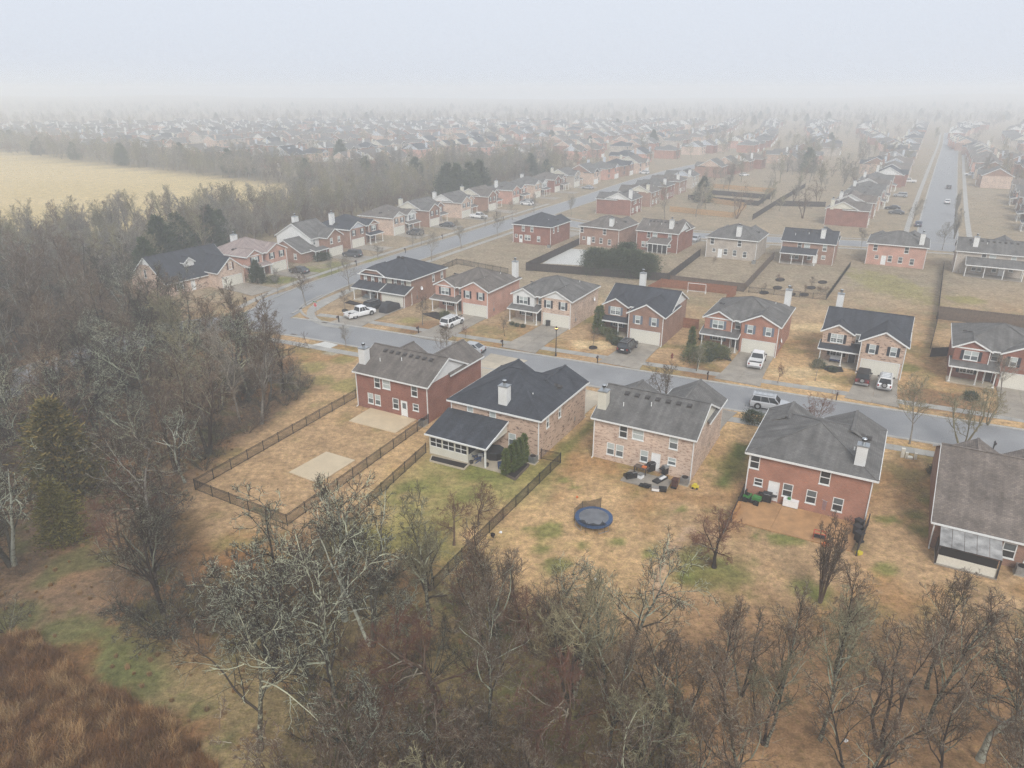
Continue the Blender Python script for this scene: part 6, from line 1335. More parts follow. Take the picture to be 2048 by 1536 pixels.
# --- single trees one can point to
tree(G(1428, 1135), .84, ('round', 12, 'dark', 'red', 1.25), 'low spreading bare tree in green ring of lawn', name='yard_tree', zs=.82)
tree(G(1640, 1205), .88, ('column', 5, 'brown', 'brown'), 'narrow upright bare tree before the russet patio', name='yard_tree', zs=1.0)
tree(G(908, 1090), .62, ('round', 7, 'brown', 'red'), 'reddish bare tree, left of pair on green lawn', name='yard_tree', zs=1.15); tree(G(957, 1050), .56, ('round', 9, 'brown', 'red'), 'reddish bare tree, right of pair on green lawn', name='yard_tree', zs=1.2)
for p, s, v, lb in (((-9.5, 100.5), .66, ('street', 21, 'grey', 'brown'), 'bare street tree behind the deep red house'), ((20.0, 86.6), .72, ('fork', 22, 'grey', 'brown'), 'bare street tree behind roof of the cream brick house'), ((36.5, 78.8), .58, ('vase', 23, 'brown', 'red'), 'reddish fan shaped bare tree behind the red hip house'),
        (G(1819, 888), .82, ('street', 24, 'grey', 'olive'), 'bare street tree on right verge by utility pedestals'), (G(1922, 898), .92, ('fork', 25, 'olive', 'olive'), 'forked bare street tree behind the taupe roof'), (G(845, 650), .55, ('street', 26, 'grey', 'brown'), 'bare tree on leafy lawn before the pink house'),
        (G(612, 612), .80, ('street', 27, 'grey', 'brown'), 'bare street tree at the junction corner'), (G(700, 582), .78, ('street', 21, 'grey', 'grey'), 'tall slim bare tree left of corner house'), (G(2000, 800), .7, ('street', 28, 'grey', 'grey'), 'bare tree before right edge brick house'), (G(1975, 850), .6, ('fork', 22, 'olive', 'olive'), 'small bare tree on far verge near right edge'),
        (G(1393, 742), .48, ('fork', 29, 'pale', 'olive'), 'pale stemmed bare tree before bright red house'), (G(1185, 697), .36, ('street', 30, 'dark', 'brown'), 'sapling in mulch ring on straw lawn'), (G(1009, 672), .36, ('street', 31, 'dark', 'brown'), 'sapling on lawn of the tan mottled house'), (G(692, 694), .4, ('street', 32, 'grey', 'grey'), 'thin sapling on near verge by open corner lawn'),
        (G(1630, 762), .42, ('street', 33, 'grey', 'olive'), 'young tree on straw lawn before tan house porch'), (G(690, 620), .42, ('street', 30, 'grey', 'brown'), 'sapling in mulch ring on corner lawn'), (G(932, 678), .26, ('street', 31, 'brown', 'red'), 'small russet sapling by silver sedan'), (G(1555, 766), .3, ('street', 32, 'brown', 'red'), 'small russet sapling right of pickup drive'),
        (G(556, 588), .55, ('street', 33, 'grey', 'grey'), 'bare street tree before the dusty rose roofed house'), (G(664, 551), .42, ('street', 30, 'grey', 'grey'), 'slim street tree before the white sided house'), (G(756, 517), .55, ('round', 3, 'grey', 'grey'), 'rounded bare tree by brown house with grey siding'), (G(825, 496), .5, ('street', 21, 'grey', 'grey'), 'thin street tree by tan house, left of two'), (G(843, 491), .5, ('street', 26, 'grey', 'grey'), 'thin street tree by tan house, right of two'),
        (G(863, 521), .72, ('street', 24, 'grey', 'grey'), 'bare street tree on right side of side street, nearest'), (G(923, 496), .75, ('street', 27, 'grey', 'grey'), 'bare street tree on right side of side street, second'), (G(995, 473), .75, ('street', 33, 'grey', 'grey'), 'bare street tree on right side of side street, third'), (G(970, 455), .62, ('street', 28, 'grey', 'grey'), 'bare street tree opposite white pickup'), (G(1025, 440), .65, ('street', 21, 'grey', 'grey'), 'bare street tree left of side street before dark brick house'), (G(1068, 425), .65, ('street', 26, 'grey', 'grey'), 'bare street tree far up left of side street'), (G(1143, 432), .7, ('street', 24, 'grey', 'grey'), 'bare tree behind plain hip roofed house'),
        (G(1822, 454), .85, ('street', 27, 'grey', 'grey'), 'bare street tree left of far street, nearest'), (G(1884, 500), .75, ('street', 33, 'grey', 'grey'), 'bare tree at near corner of far street'), (G(1908, 478), .9, ('column', 5, 'grey', 'grey'), 'upright bare tree right of far street, nearest'), (G(1910, 432), .9, ('column', 5, 'grey', 'grey'), 'upright bare tree right of far street, second'), (G(1722, 497), .6, ('street', 28, 'grey', 'grey'), 'bare tree between two third row houses'),
        (G(1560, 562), .25, ('round', 7, 'red', 'red'), 'small maroon shrub tree in young orchard yard'), (G(1622, 577), .28, ('street', 30, 'brown', 'brown'), 'sapling in orchard yard below porch'), (G(1582, 590), .24, ('street', 31, 'brown', 'brown'), 'sapling in orchard yard by fence gate'), (G(1608, 591), .24, ('street', 32, 'brown', 'brown'), 'sapling in orchard yard right of gate'), (G(1528, 587), .24, ('street', 33, 'brown', 'brown'), 'sapling in orchard yard at left'), (G(1643, 585), .3, ('brush', 41, 'brown', 'brown'), 'brown bush at orchard fence corner'),
        (G(1426, 530), .22, ('street', 30, 'brown', 'brown'), 'sapling in sandpit yard')):
    tree(p, s, v, lb, rz=rng.uniform(0, 6), name='street_tree' if 'street' in lb else 'sapling' if 'sapling' in lb else 'yard_tree')
for k, (px, s) in enumerate((((1011, 950), .95), ((1022, 945), 1.0), ((1031, 938), 1.05), ((1040, 931), 1.02), ((1048, 926), 1.08))): conifer(G(*px), 'arb', s, f'slim arborvitae in raised bed, {["nearest lawn", "second from lawn", "middle of five", "second from wall", "nearest brick wall"][k]}', 'arborvitae row', rz=k)
conifer(G(1194, 668), 'arb', 1.45, 'slim conifer left of pair by brown brick house'); conifer(G(1200, 664), 'arb', 1.4, 'slim conifer right of pair by brown brick house'); conifer(G(1381, 706), 'arb', 1.3, 'slim conifer at left corner of bright red house'); conifer(G(515, 566), 'dark', .48, 'dense dark conifer on lawn before rose roofed house')
for px, s, key, lb in (((1388, 724), 1.5, 'shrub', 'large olive bush by bright red house'), ((1420, 715), 1.5, 'shrub', 'wide clipped bush under bright red house window'), ((1442, 717), 1.2, 'shrub', 'olive bush right of clipped bush'), ((1408, 722), 1.3, 'shrubd', 'dark low bush under pale stemmed tree'), ((1213, 672), .9, 'shrub', 'olive bush by brown brick porch'), ((1222, 682), .7, 'shrub', 'pale grassy bush in mulch bed'), ((1236, 690), .9, 'shrubd', 'dark bush beside black SUV'), ((1205, 664), .8, 'shrubd', 'dark bush under slim conifers'), ((1228, 672), .8, 'shrubd', 'dark bush against brown brick porch'),
        ((890, 638), .9, 'shrub', 'olive bush before pink house porch'), ((1636, 736), .9, 'shrubd', 'dark green bush at tan house porch corner'), ((1665, 744), .6, 'shrubd', 'low dark bush in tan house bed'), ((1024, 650), .45, 'shrubd', 'small bush, left of three by tan mottled porch'), ((1034, 653), .45, 'shrubd', 'small bush, middle of three by tan mottled porch'), ((1046, 655), .45, 'shrubd', 'small bush, right of three by tan mottled porch'), ((640, 522), 1.4, 'shrubd', 'dark shrub bank before white sided house, left'), ((652, 520), 1.3, 'shrubd', 'dark shrub bank before white sided house, right'), ((1940, 800), .9, 'shrubd', 'low dark hedge before right edge porch'), ((1870, 950), .8, 'shrubd', 'dark shrub beside taupe roofed house'), ((1505, 846), 1.2, 'shrubd', 'dark bush beside drive behind red hip roof'), ((548, 566), 1.0, 'shrub', 'bush by rose roofed house garage')):
    conifer(G(*px), key, s, lb, name='shrub', rz=px[0], cat='shrub')
for k, (px, s, zs) in enumerate((((1188, 548), .78, 1.0), ((1212, 546), .72, .95), ((1236, 550), .82, .95), ((1262, 553), .85, .95), ((1290, 556), .8, .9), ((1250, 540), .8, 1.05))): conifer(G(*px), 'dome', s, f'dark evergreen in clump before third row, {["leftmost and pointed", "second from left", "third from left", "fourth from left", "rightmost", "tallest behind others"][k]}', 'evergreen clump', zs=zs * 1.15, rz=k * 1.3)
conifer(G(140, 985), 'cedar', 1.0, 'large bright green cedar in left woods', rz=.5); conifer(G(130, 1085), 'cedar2', .62, 'bronze green cedar below the large one', rz=1.2)
for k, (px, s) in enumerate((((330, 535), 1.15), ((300, 560), .9), ((365, 520), 1.1), ((425, 500), 1.1), ((445, 490), .9))): conifer(G(*px), 'dark', s, f'dark conifer in misty tree belt, {["tallest behind cape house", "nearest left", "middle of group", "behind rose roofed house", "rightmost of group"][k]}', 'conifers in tree belt', rz=k)
for k, px in enumerate(((915, 402), (940, 398), (895, 400), (960, 392))): conifer(G(*px), 'dark', 1.3, f'tall dark conifer behind side street houses, {["second from left", "third from left", "leftmost", "rightmost"][k]}', 'conifers behind side street', rz=k * 2)
# --- hero trees in the foreground and left woods (pixel of the trunk foot, height scale)
HERO = [((545, 1330), 1.15, ('fork', 51, 'lichen', 'fleck'), 'dark forked tree with pale lichened limbs at lower left centre'), ((610, 1350), 1.1, ('spread', 52, 'lichen', 'fleck'), 'lichen covered tree right of the dark forked one'), ((745, 1290), 1.05, ('fork', 53, 'pale', 'fleck'), 'pale stemmed tree reaching over the green lawn'), ((690, 1240), 1.15, ('upright', 54, 'pale', 'fleck'), 'tall pale stem beside lower picket fence'),
        ((860, 1250), .95, ('upright', 55, 'lichen', 'olive'), 'grey green tree at foot of green lawn'), ((960, 1270), .75, ('upright', 56, 'brown', 'red'), 'reddish twigged tree at edge of trampoline lawn'), ((1050, 1290), .75, ('spread', 57, 'brown', 'red'), 'red brown tree below trampoline lawn, left'), ((1120, 1330), .8, ('fork', 58, 'lichen', 'brown'), 'leaning pale limbed tree below trampoline lawn'), ((1215, 1400), .85, ('upright', 59, 'lichen', 'olive'), 'upright olive tree bottom centre right'),
        ((900, 1530), .95, ('brush', 41, 'brown', 'brown'), 'huge fan of brown brush at bottom centre'), ((1040, 1560), 1.0, ('brush', 42, 'brown', 'brown'), 'brown brush fan right of bottom centre'), ((780, 1600), .9, ('brush', 43, 'brown', 'brown'), 'brown brush fan left of bottom centre'), ((680, 1480), 1.2, ('spread', 60, 'lichen', 'fleck'), 'wide lichened tree with low sweeping limbs, bottom left centre'), ((520, 1500), 1.0, ('spread', 61, 'lichen', 'fleck'), 'low lichened tree leaning over bottom left clearing'),
        ((1350, 1480), .95, ('fork', 62, 'lichen', 'brown'), 'many stemmed tree at bottom, left of right group'), ((1450, 1450), .9, ('upright', 63, 'dark', 'brown'), 'slim dark tree on leaf litter, second of right group'), ((1545, 1420), .9, ('upright', 64, 'lichen', 'brown'), 'slim lichened tree on leaf litter, third of right group'), ((1640, 1480), 1.1, ('upright', 65, 'lichen', 'olive'), 'tall mottled tree on leaf litter, middle of right group'), ((1760, 1500), 1.05, ('fork', 66, 'dark', 'brown'), 'dark forked tree on leaf litter, right group'),
        ((1850, 1460), 1.0, ('upright', 67, 'lichen', 'brown'), 'leaning brown tree on leaf litter near right edge'), ((1960, 1520), 1.15, ('spread', 68, 'pale', 'brown'), 'pale limbed tree near bottom right corner'), ((2060, 1440), 1.1, ('fork', 69, 'pale', 'brown'), 'pale limbed tree cropped by right edge'), ((1990, 1600), 1.2, ('upright', 64, 'pale', 'brown'), 'pale leaning trunk in bottom right corner'), ((1700, 1620), 1.05, ('fork', 62, 'lichen', 'brown'), 'lichened stems rising from bottom edge, right'), ((1480, 1620), 1.0, ('upright', 67, 'lichen', 'brown'), 'lichened stems rising from bottom edge, centre right'),
        ((1260, 1600), 1.0, ('fork', 58, 'lichen', 'olive'), 'greenish stems rising from bottom edge, centre'), ((640, 1620), 1.0, ('brush', 44, 'brown', 'brown'), 'brush at bottom edge left of centre'),
        ((25, 1130), 1.35, ('fork', 70, 'pale', 'fleck'), 'big pale barked tree at left edge'), ((370, 965), .85, ('spread', 71, 'pale', 'fleck'), 'pale limbed small tree at picket fence corner'), ((410, 850), 1.35, ('spread', 72, 'grey', 'olive'), 'large spreading tree before the road bend'), ((480, 845), 1.2, ('upright', 73, 'grey', 'grey'), 'tall grey tree by open corner lawn'), ((300, 840), 1.25, ('spread', 74, 'lichen', 'fleck'), 'lichened tree amid left woods'), ((160, 880), 1.2, ('fork', 75, 'lichen', 'fleck'), 'pale topped tree behind the cedars'), ((250, 1120), .9, ('fork', 51, 'brown', 'red'), 'brown shrubby tree above the clearing'), ((330, 1270), .75, ('brush', 42, 'dark', 'dark'), 'dark thicket beside green clearing'),
        ((380, 760), 1.25, ('upright', 76, 'olive', 'olive'), 'tall upright olive tree overlapping the road'), ((540, 800), .95, ('spread', 57, 'grey', 'grey'), 'grey tree at wood edge by lawn')]
for k, (px, s, v, lb) in enumerate(HERO): tree(G(*px), s * (1.2 if 400 < px[0] < 900 and px[1] > 1200 else 1.1 if px[0] < 400 else 1.0), v, lb, rz=k * 2.1, tilt=(rng.uniform(-.08, .08), rng.uniform(-.1, .1)))
# --- the rest of the woods
def scatter_pts(poly, n, seed, mind, keep=None):
    rg = np.random.RandomState(seed); P = np.array(poly); lo, hi = P.min(0), P.max(0); out = []; tries = 0
    while len(out) < n and tries < n * 60:
        tries += 1; p = lo + (hi - lo) * rg.rand(2)
        if not inpoly(np.array([p[0]]), np.array([p[1]]), poly)[0]: continue
        if out and np.min(np.linalg.norm(np.array(out) - p, axis=1)) < mind: continue
        if keep is not None and not keep(p): continue
        out.append(p)
    return out
infr = lambda p, m=1.08: p[1] > 20 and abs(p[0]) < .711 * m * (p[1] * math.cos(PITCH) + CAM_H * math.sin(PITCH)) + 6
HP = np.array([G(*h[0]) for h in HERO])
CED = [np.array(G(*q)) for q in ((150, 1010), (75, 960), (225, 960), (130, 1085))]
keepL = lambda p: infr(p) and not (p[1] > 97 and p[0] > -50) and not (p[0] < -9 and p[1] < 43) and d2road(p, [MAINA]) > 4.9 and all(np.linalg.norm(p - c * f) > 3.6 for c in CED for f in (1, .93, .86)) and not (-34 < p[0] < -14 and p[1] < 52 and p[0] > -28 and p[1] < 34) and np.min(np.linalg.norm(HP - p, axis=1)) > 2.2 and not inpoly(np.array([p[0]]), np.array([p[1]]), [G(0, 1290), G(150, 1230), G(330, 1260), G(330, 1440), G(240, 1560), G(-60, 1560)])[0]
LM = [('the cape house', (-62, 146)), ('the road bend', (-60, 112)), ('the picket fence corner', (-32, 63)), ('the bright cedar', (-43, 61)), ('the open corner lawn', (-30, 90)), ('the rust grass clearing', (-27, 37)), ('the left edge', (-62, 75)), ('the rose roofed house', (-62, 160)), ('the white sided house', (-56, 176)), ('the hay field edge', (-110, 200)), ('the green lawn fence', (-12, 52)), ('the bottom edge', (-4, 31)), ('the trampoline lawn', (4, 46)), ('the columnar yard tree', (27, 44)), ('the right edge', (36, 38)), ('the bottom right corner', (30, 29)), ('the far road glimpse', (-68, 96)), ('the brown house with grey siding', (-52, 192))]
def wlabel(v_, p, where):
    n_ = min(LM, key=lambda q: math.dist(q[1], p)); a = {'spread': 'spreading', 'upright': 'upright', 'fork': 'forked'}[v_[0]]; c_ = {'dark': 'dark', 'lichen': 'lichened', 'brown': 'brown', 'grey': 'grey', 'pale': 'pale', 'olive': 'olive'}[v_[2]]
    return f'{c_} {a} tree with {dict(fleck="flecked").get(v_[3], v_[3])} twigs {where} near {n_[0]}'
WV = [('spread', 52, 'grey', 'dark'), ('upright', 54, 'dark', 'dark'), ('fork', 51, 'pale', 'dark'), ('spread', 74, 'lichen', 'fleck'), ('upright', 73, 'grey', 'brown'), ('fork', 53, 'dark', 'brown'), ('upright', 55, 'brown', 'brown'), ('spread', 61, 'lichen', 'fleck'), ('spread', 71, 'dark', 'brown')]
for k, p in enumerate(scatter_pts(WOOD_L, 125, 5, 3.0, keepL)):
    tree(p, rng.uniform(.85, 1.4), WV[k % len(WV)], wlabel(WV[k % len(WV)], p, 'in left woods'), 'trees of the left woods', rz=rng.uniform(0, 6), tilt=(rng.uniform(-.07, .07), rng.uniform(-.07, .07)))
FV = [('fork', 62, 'lichen', 'brown'), ('upright', 63, 'dark', 'brown'), ('upright', 67, 'lichen', 'brown'), ('spread', 60, 'lichen', 'fleck'), ('fork', 58, 'lichen', 'olive'), ('upright', 64, 'lichen', 'olive'), ('spread', 57, 'brown', 'red'), ('fork', 53, 'pale', 'fleck')]
for k, p in enumerate(scatter_pts(WOOD_F, 30, 55, 2.6, lambda p: infr(p) and not (p[0] < -12 and p[1] < 43) and np.min(np.linalg.norm(HP - p, axis=1)) > 2)):
    tree(p, rng.uniform(.7, 1.2) * (.62 if p[1] > 41 else 1), FV[k % len(FV)], wlabel(FV[k % len(FV)], p, 'in foreground thicket'), 'trees of the foreground thicket', rz=rng.uniform(0, 6), tilt=(rng.uniform(-.12, .12), rng.uniform(-.12, .12)))
for k, p in enumerate(scatter_pts([(11, 22), (11, 40), (18, 43), (30, 42), (44, 42), (44, 22)], 15, 56, 3.2, lambda p: infr(p) and np.min(np.linalg.norm(HP - p, axis=1)) > 2)):
    tree(p, rng.uniform(.7, 1.05), FV[k % 6], wlabel(FV[k % 6], p, 'on lower right litter'), 'trees of the lower right litter', rz=rng.uniform(0, 6), tilt=(rng.uniform(-.12, .12), rng.uniform(-.12, .12)))
keepB = lambda p: infr(p) and all(math.dist(p, h.wpt(h.W/2, h.D/2)) > 13 for h in (L1, L2, L3, L4, L5, L6, L7, L8, L9, L10, L11, L12))
BV = [('upright', 54, 'grey', 'olive'), ('upright', 73, 'grey', 'grey'), ('spread', 74, 'grey', 'olive'), ('upright', 76, 'olive', 'olive'), ('fork', 53, 'grey', 'brown'), ('upright', 55, 'grey', 'brown')]
for k, p in enumerate(scatter_pts(BELT, 72, 6, 4.4, lambda p: keepB(p) and p[1] < 235)):
    tree(p, rng.uniform(.85, 1.3), BV[k % len(BV)], wlabel(BV[k % len(BV)], p, 'in misty belt'), 'trees of the misty belt', rz=rng.uniform(0, 6))
# --- masses nobody could count: undergrowth, far woods, tall grass
def instancer(name, label, cat, pts, sc, srcs, seed=0, zs=None):
    """one object: points carrying instanced plants"""
    rg = np.random.RandomState(seed); n_ = len(pts); me_ = bpy.data.meshes.new(name); me_.vertices.add(n_); me_.vertices.foreach_set('co', np.concatenate([np.array(pts), np.zeros((n_, 1)) if zs is None else np.array(zs)[:, None]], 1).astype(np.float32).ravel())
    for nm, tp, v in (('pick', 'INT', rg.randint(0, len(srcs), n_)), ('spin', 'FLOAT', rg.uniform(0, 6.28, n_)), ('size', 'FLOAT', np.array(sc, float))):
        a = me_.attributes.new(nm, tp, 'POINT'); a.data.foreach_set('value', v.astype(np.int32 if tp == 'INT' else np.float32))
    col_ = bpy.data.collections.new(name + '_kinds')
    for k, (mn, ms) in enumerate(srcs): col_.objects.link(bpy.data.objects.new(f'{name}_kind_{k:02d}', ms))
    ng = bpy.data.node_groups.new(name, 'GeometryNodeTree'); ng.interface.new_socket('Geometry', in_out='INPUT', socket_type='NodeSocketGeometry'); ng.interface.new_socket('Geometry', in_out='OUTPUT', socket_type='NodeSocketGeometry')
    N = ng.nodes; Lk = ng.links; gi = N.new('NodeGroupInput'); go = N.new('NodeGroupOutput'); ci = N.new('GeometryNodeCollectionInfo'); ci.inputs[0].default_value = col_; ci.inputs[1].default_value = True; ci.inputs[2].default_value = True
    ip = N.new('GeometryNodeInstanceOnPoints'); ip.inputs['Pick Instance'].default_value = True
    def attr(nm, tp):
        a = N.new('GeometryNodeInputNamedAttribute'); a.data_type = tp; a.inputs[0].default_value = nm; return a.outputs[0]
    cx = N.new('ShaderNodeCombineXYZ'); Lk.new(attr('spin', 'FLOAT'), cx.inputs[2]); Lk.new(cx.outputs[0], ip.inputs['Rotation'])
    mp_ = N.new('GeometryNodeMeshToPoints'); Lk.new(gi.outputs[0], mp_.inputs[0]); Lk.new(mp_.outputs[0], ip.inputs['Points']); Lk.new(ci.outputs[0], ip.inputs['Instance']); Lk.new(attr('pick', 'INT'), ip.inputs['Instance Index']); Lk.new(attr('size', 'FLOAT'), ip.inputs['Scale']); Lk.new(ip.outputs[0], go.inputs[0])
    o = link(name, me_); md = o.modifiers.new('plants', 'NODES'); md.node_group = ng; return tag(o, label, cat, kind='stuff')
def joined(style, seed, mat, rmin, dens=.8, far=False):
    (v0, q0), (v1, q1) = bare_tree(seed, style, dens, rmin, far); return fast_mesh('plant', np.concatenate([v0, v1]), np.concatenate([q0, q1 + len(v0)]), BK[mat])
BRUSH = [('b', joined('brush', 41 + k, m, .007, .8)) for k, m in enumerate(('dark', 'brown', 'dark', 'dark', 'brown'))]
up = scatter_pts(WOOD_L, 480, 15, 1.3, keepL) + scatter_pts(WOOD_F, 90, 16, 1.8, lambda p: infr(p) and not (p[0] < -13 and p[1] < 41))
instancer('undergrowth', 'tangle of brown brush under the left and foreground trees', 'undergrowth', up, rs.uniform(.28, .62, len(up)), BRUSH, 1)
FARTREE = [('t', joined(s, k, m, .022, 1.0, True)) for s, k, m in (('upright', 81, 'grey'), ('spread', 82, 'grey'), ('upright', 83, 'olive'), ('fork', 84, 'brown'), ('spread', 85, 'olive'))] + [('e', EG['dark'][0])]
FT = FARTREE[:5] * 5 + FARTREE[5:]
fp = scatter_pts(BELT2, 520, 25, 4.0, lambda p: infr(p, 1.1))
instancer('far_woods', 'grey misty wood beyond the pale hay field', 'woods', fp, rs.uniform(.8, 1.25, len(fp)), FT, 2)
bw_ = scatter_pts(BELT, 190, 27, 3.6, keepB); instancer('belt_woods', 'mass of bare trees fading up the misty belt', 'woods', bw_, rs.uniform(.8, 1.25, len(bw_)), [('t', joined(s_, k_, m_, .013, .9)) for s_, k_, m_ in (('upright', 91, 'grey'), ('spread', 92, 'olive'), ('upright', 93, 'olive'), ('fork', 94, 'grey'))], 9)
bp_ = scatter_pts(BELT, 420, 26, 2.4, keepB); instancer('belt_thicket', 'low thicket filling the misty tree belt', 'thicket', bp_, rs.uniform(.45, .9, len(bp_)), [('t', BRUSH[1][1]), ('t', FARTREE[0][1]), ('t', FARTREE[3][1])], 3)
# tall rust grass in the clearing bottom left
def tuft(seed, mat):
    rg = np.random.RandomState(seed); n_ = 260; a = rg.uniform(0, 6.28, n_); r_ = .45 * np.sqrt(rg.rand(n_)); p = np.stack([np.cos(a) * r_, np.sin(a) * r_, np.zeros(n_)], 1); h = rg.uniform(.35, .95, n_); ln = nrm(rg.normal(size=(n_, 3)) * np.array([1, 1, 0]) + np.array([.5, -.3, 0])) * (h * rg.uniform(.2, .8, n_))[:, None]
    s = nrm(np.cross(ln, [0, 0, 1.])) * .011; m_ = p + ln * .3 + np.array([0, 0, 1]) * h[:, None] * .65; t = p + ln + np.array([0, 0, 1]) * h[:, None]
    V = np.stack([p - s, p + s, m_ + s * .8, m_ - s * .8, t, t], 1); V[:, 5] = t + s * .2; V = V.reshape(-1, 3); b_ = np.arange(n_)[:, None] * 6; Q = np.concatenate([b_ + np.array([[0, 1, 2, 3]]), b_ + np.array([[3, 2, 5, 4]])]); return fast_mesh('tuft', V, Q, mat)
GR = [('g', tuft(k, leaf('grass_' + nm, c1, c2, c3))) for k, (nm, c1, c2, c3) in enumerate((('rust', (.11, .05, .022), (.23, .115, .05), (.36, .2, .1)), ('tan', (.2, .11, .05), (.36, .22, .11), (.5, .35, .2)), ('umber', (.08, .04, .02), (.16, .08, .04), (.28, .15, .07))))]
clr = [G(-60, 1290), G(60, 1270), G(170, 1370), G(330, 1440), G(430, 1545), G(-60, 1560)]
gp = scatter_pts(clr, 620, 35, .3); instancer('tall_grass', 'rust coloured tall grass in bottom left clearing', 'grass', gp, rs.uniform(.5, 1.15, len(gp)), [GR[0], GR[2], GR[1], GR[2]], 4)
gp2 = scatter_pts(WOOD_L, 500, 36, .9, lambda p: infr(p) and p[1] < 90) + scatter_pts(WOOD_F, 250, 37, .7, infr); instancer('dead_weeds', 'brown dead weeds over the woodland floor', 'weeds', gp2, rs.uniform(.2, .42, len(gp2)), [GR[1]], 5)
# ------------------------------------------------------------------ far houses
def far_proto(kind, mir, brickgab):
    W, D = 11.5, 12.0; sg = -1 if mir else 1; parts = []
    def add(nm, mb, slot): parts.append((nm, mb.mesh(nm, WHITE), slot))
    wl = MB(); wl.box(-W/2, W/2, 1, D, 0, E_); x0, x1 = (W/2 - 5.6, W/2) if not mir else (-W/2, -W/2 + 5.6); wl.box(x0, x1, -.4, 1, 0, E_); add('wall', wl, 'wall')
    rf = MB(); fs = MB(); gb = MB()
    def slab(polys):
        for p in polys:
            rf.poly([(x, y, z_ + .1) for x, y, z_ in p])
            rf.poly([(x, y, z_ - .05) for x, y, z_ in p][::-1])
    if kind == 'hip':
        h = (D - .3) / 2; a = [(-W/2 - .35, .6, E_), (W/2 + .35, .6, E_), (W/2 + .35, D + .3, E_), (-W/2 - .35, D + .3, E_)]; m1, m2 = (-.3, D/2 + .4, E_ + 2.7), (.3, D/2 + .4, E_ + 2.7); slab([[a[0], a[1], m2, m1], [a[1], a[2], m2], [a[2], a[3], m1, m2], [a[3], a[0], m1]])
        for i in range(4): fs.beam(a[i], a[(i+1) % 4], .15, .2)
    else:
        zr = E_ + 3.1; slab([[(-W/2 - .25, .6, E_ - .1), (W/2 + .25, .6, E_ - .1), (W/2 + .25, D/2 + .5, zr), (-W/2 - .25, D/2 + .5, zr)], [(W/2 + .25, D + .35, E_ - .1), (-W/2 - .25, D + .35, E_ - .1), (-W/2 - .25, D/2 + .5, zr), (W/2 + .25, D/2 + .5, zr)]])
        for x in (-W/2, W/2):
            gb.poly([(x, 1, E_), (x, D, E_), (x, D/2 + .5, zr - .06)])
            for y in (.6, D + .35): fs.beam((x*1.045, y, E_ - .02), (x*1.045, D/2 + .5, zr + .08), .1, .22)
        for y in (.6, D + .35): fs.beam((-W/2 - .25, y, E_ + .02), (W/2 + .25, y, E_ + .02), .14, .2)
    xc = (x0 + x1)/2; zg = E_ + 1.6; slab([[(x0 - .3, -.7, E_ - .1), (xc, -.7, zg), (xc, 4.4, zg), (x0 - .3, 4.4, E_ - .1)], [(x1 + .3, 4.4, E_ - .1), (xc, 4.4, zg), (xc, -.7, zg), (x1 + .3, -.7, E_ - .1)]]); (gb if not brickgab else wl).poly([(x0, -.41, E_), (x1, -.41, E_), (xc, -.41, zg - .1)])
    for x in (x0 - .3, x1 + .3): fs.beam((x, -.7, E_ - .03), (xc, -.7, zg + .08), .1, .2)
    add('roof', rf, 'roof'); add('fascia', fs, 'trim')
    if gb.f: add('gable_wall', gb, 'gable')
    gd = MB(); gd.box(xc - 2.4, xc + 2.4, -.45, -.39, 0, 2.15); add('garage_door', gd, 'trim')
    ch = MB(); ch.box(-sg*W*.32 - .5, -sg*W*.32 + .5, D - 1.4, D - .4, E_, E_ + 3.4); add('chimney', ch, 'gable')
    for cx, y, z_, w_ in ((xc - 1.4, -.43, 3.2, .9), (xc + 1.4, -.43, 3.2, .9), (-xc*1.0, .97, 3.2, 1.7), (-xc, .97, .9, 1.7), (-3, D + .03, 3.2, .9), (2.5, D + .03, 3.2, .9), (-2.6, D + .03, .9, .9), (1.2, D + .03, .9, .9)):
        m = MB(); s_ = -1 if y < 5 else 1; m.box(cx - w_/2, cx + w_/2, y - .03, y + .03, z_, z_ + 1.4); add('window', m, 'glass')
    return parts
FP = [far_proto(k, m, bgb) for k, m, bgb in (('hip', 0, 0), ('hip', 1, 1), ('gable', 0, 0), ('gable', 1, 1), ('gable', 0, 1))]
def put_far(p, th, i, rg, label):
    ms = {'wall': rg.choice([BR_RED, BR_DEEP, BR_BROWN, BR_PINK, BR_CREAM, BR_TAN, BR_GREY, BR_BROWN]), 'roof': rg.choice([RF_GREY, RF_BROWN, RF_BLACK, RF_GREY, RF_TAUPE]), 'gable': rg.choice([SD_WHITE, SD_CREAM, SD_GREY, BR_BROWN, BR_CREAM]), 'trim': WHITE, 'glass': GL_MID}
    wn = {BR_RED: 'red brick', BR_DEEP: 'dark red brick', BR_BROWN: 'brown brick', BR_PINK: 'pink brick', BR_CREAM: 'cream brick', BR_TAN: 'tan brick', BR_GREY: 'pale brick'}[ms['wall']]; rn = {RF_GREY: 'grey', RF_BROWN: 'brown', RF_BLACK: 'charcoal', RF_TAUPE: 'taupe'}[ms['roof']]
    r_ = thing('far_house', f'{wn} house with {rn} {"hip" if i < 2 else "gable"} roof {label}', 'house', (*p, 0), th, 'houses fading into the fog')
    for nm, me_, slot in FP[i]:
        o = link(nm, me_, r_); o.material_slots[0].link = 'OBJECT'; o.material_slots[0].material = ms[slot]
    return r_
def clear_of(p):
    x, y = np.array([p[0]]), np.array([p[1]])
    if inpoly(x, y, FIELD)[0] or polydist(x, y, BELT2)[0] > -8 or polydist(x, y, BELT)[0] > -6: return False
    if min(np.min(np.linalg.norm(A - np.array(p), axis=1)) for A in (SIDEA, FARA, RSTA)) < 9: return False
    return True
OCC = np.array([o.location[:2] for o in COL.objects if o.name.startswith(('brick_house', 'siding_house'))])
cand = []
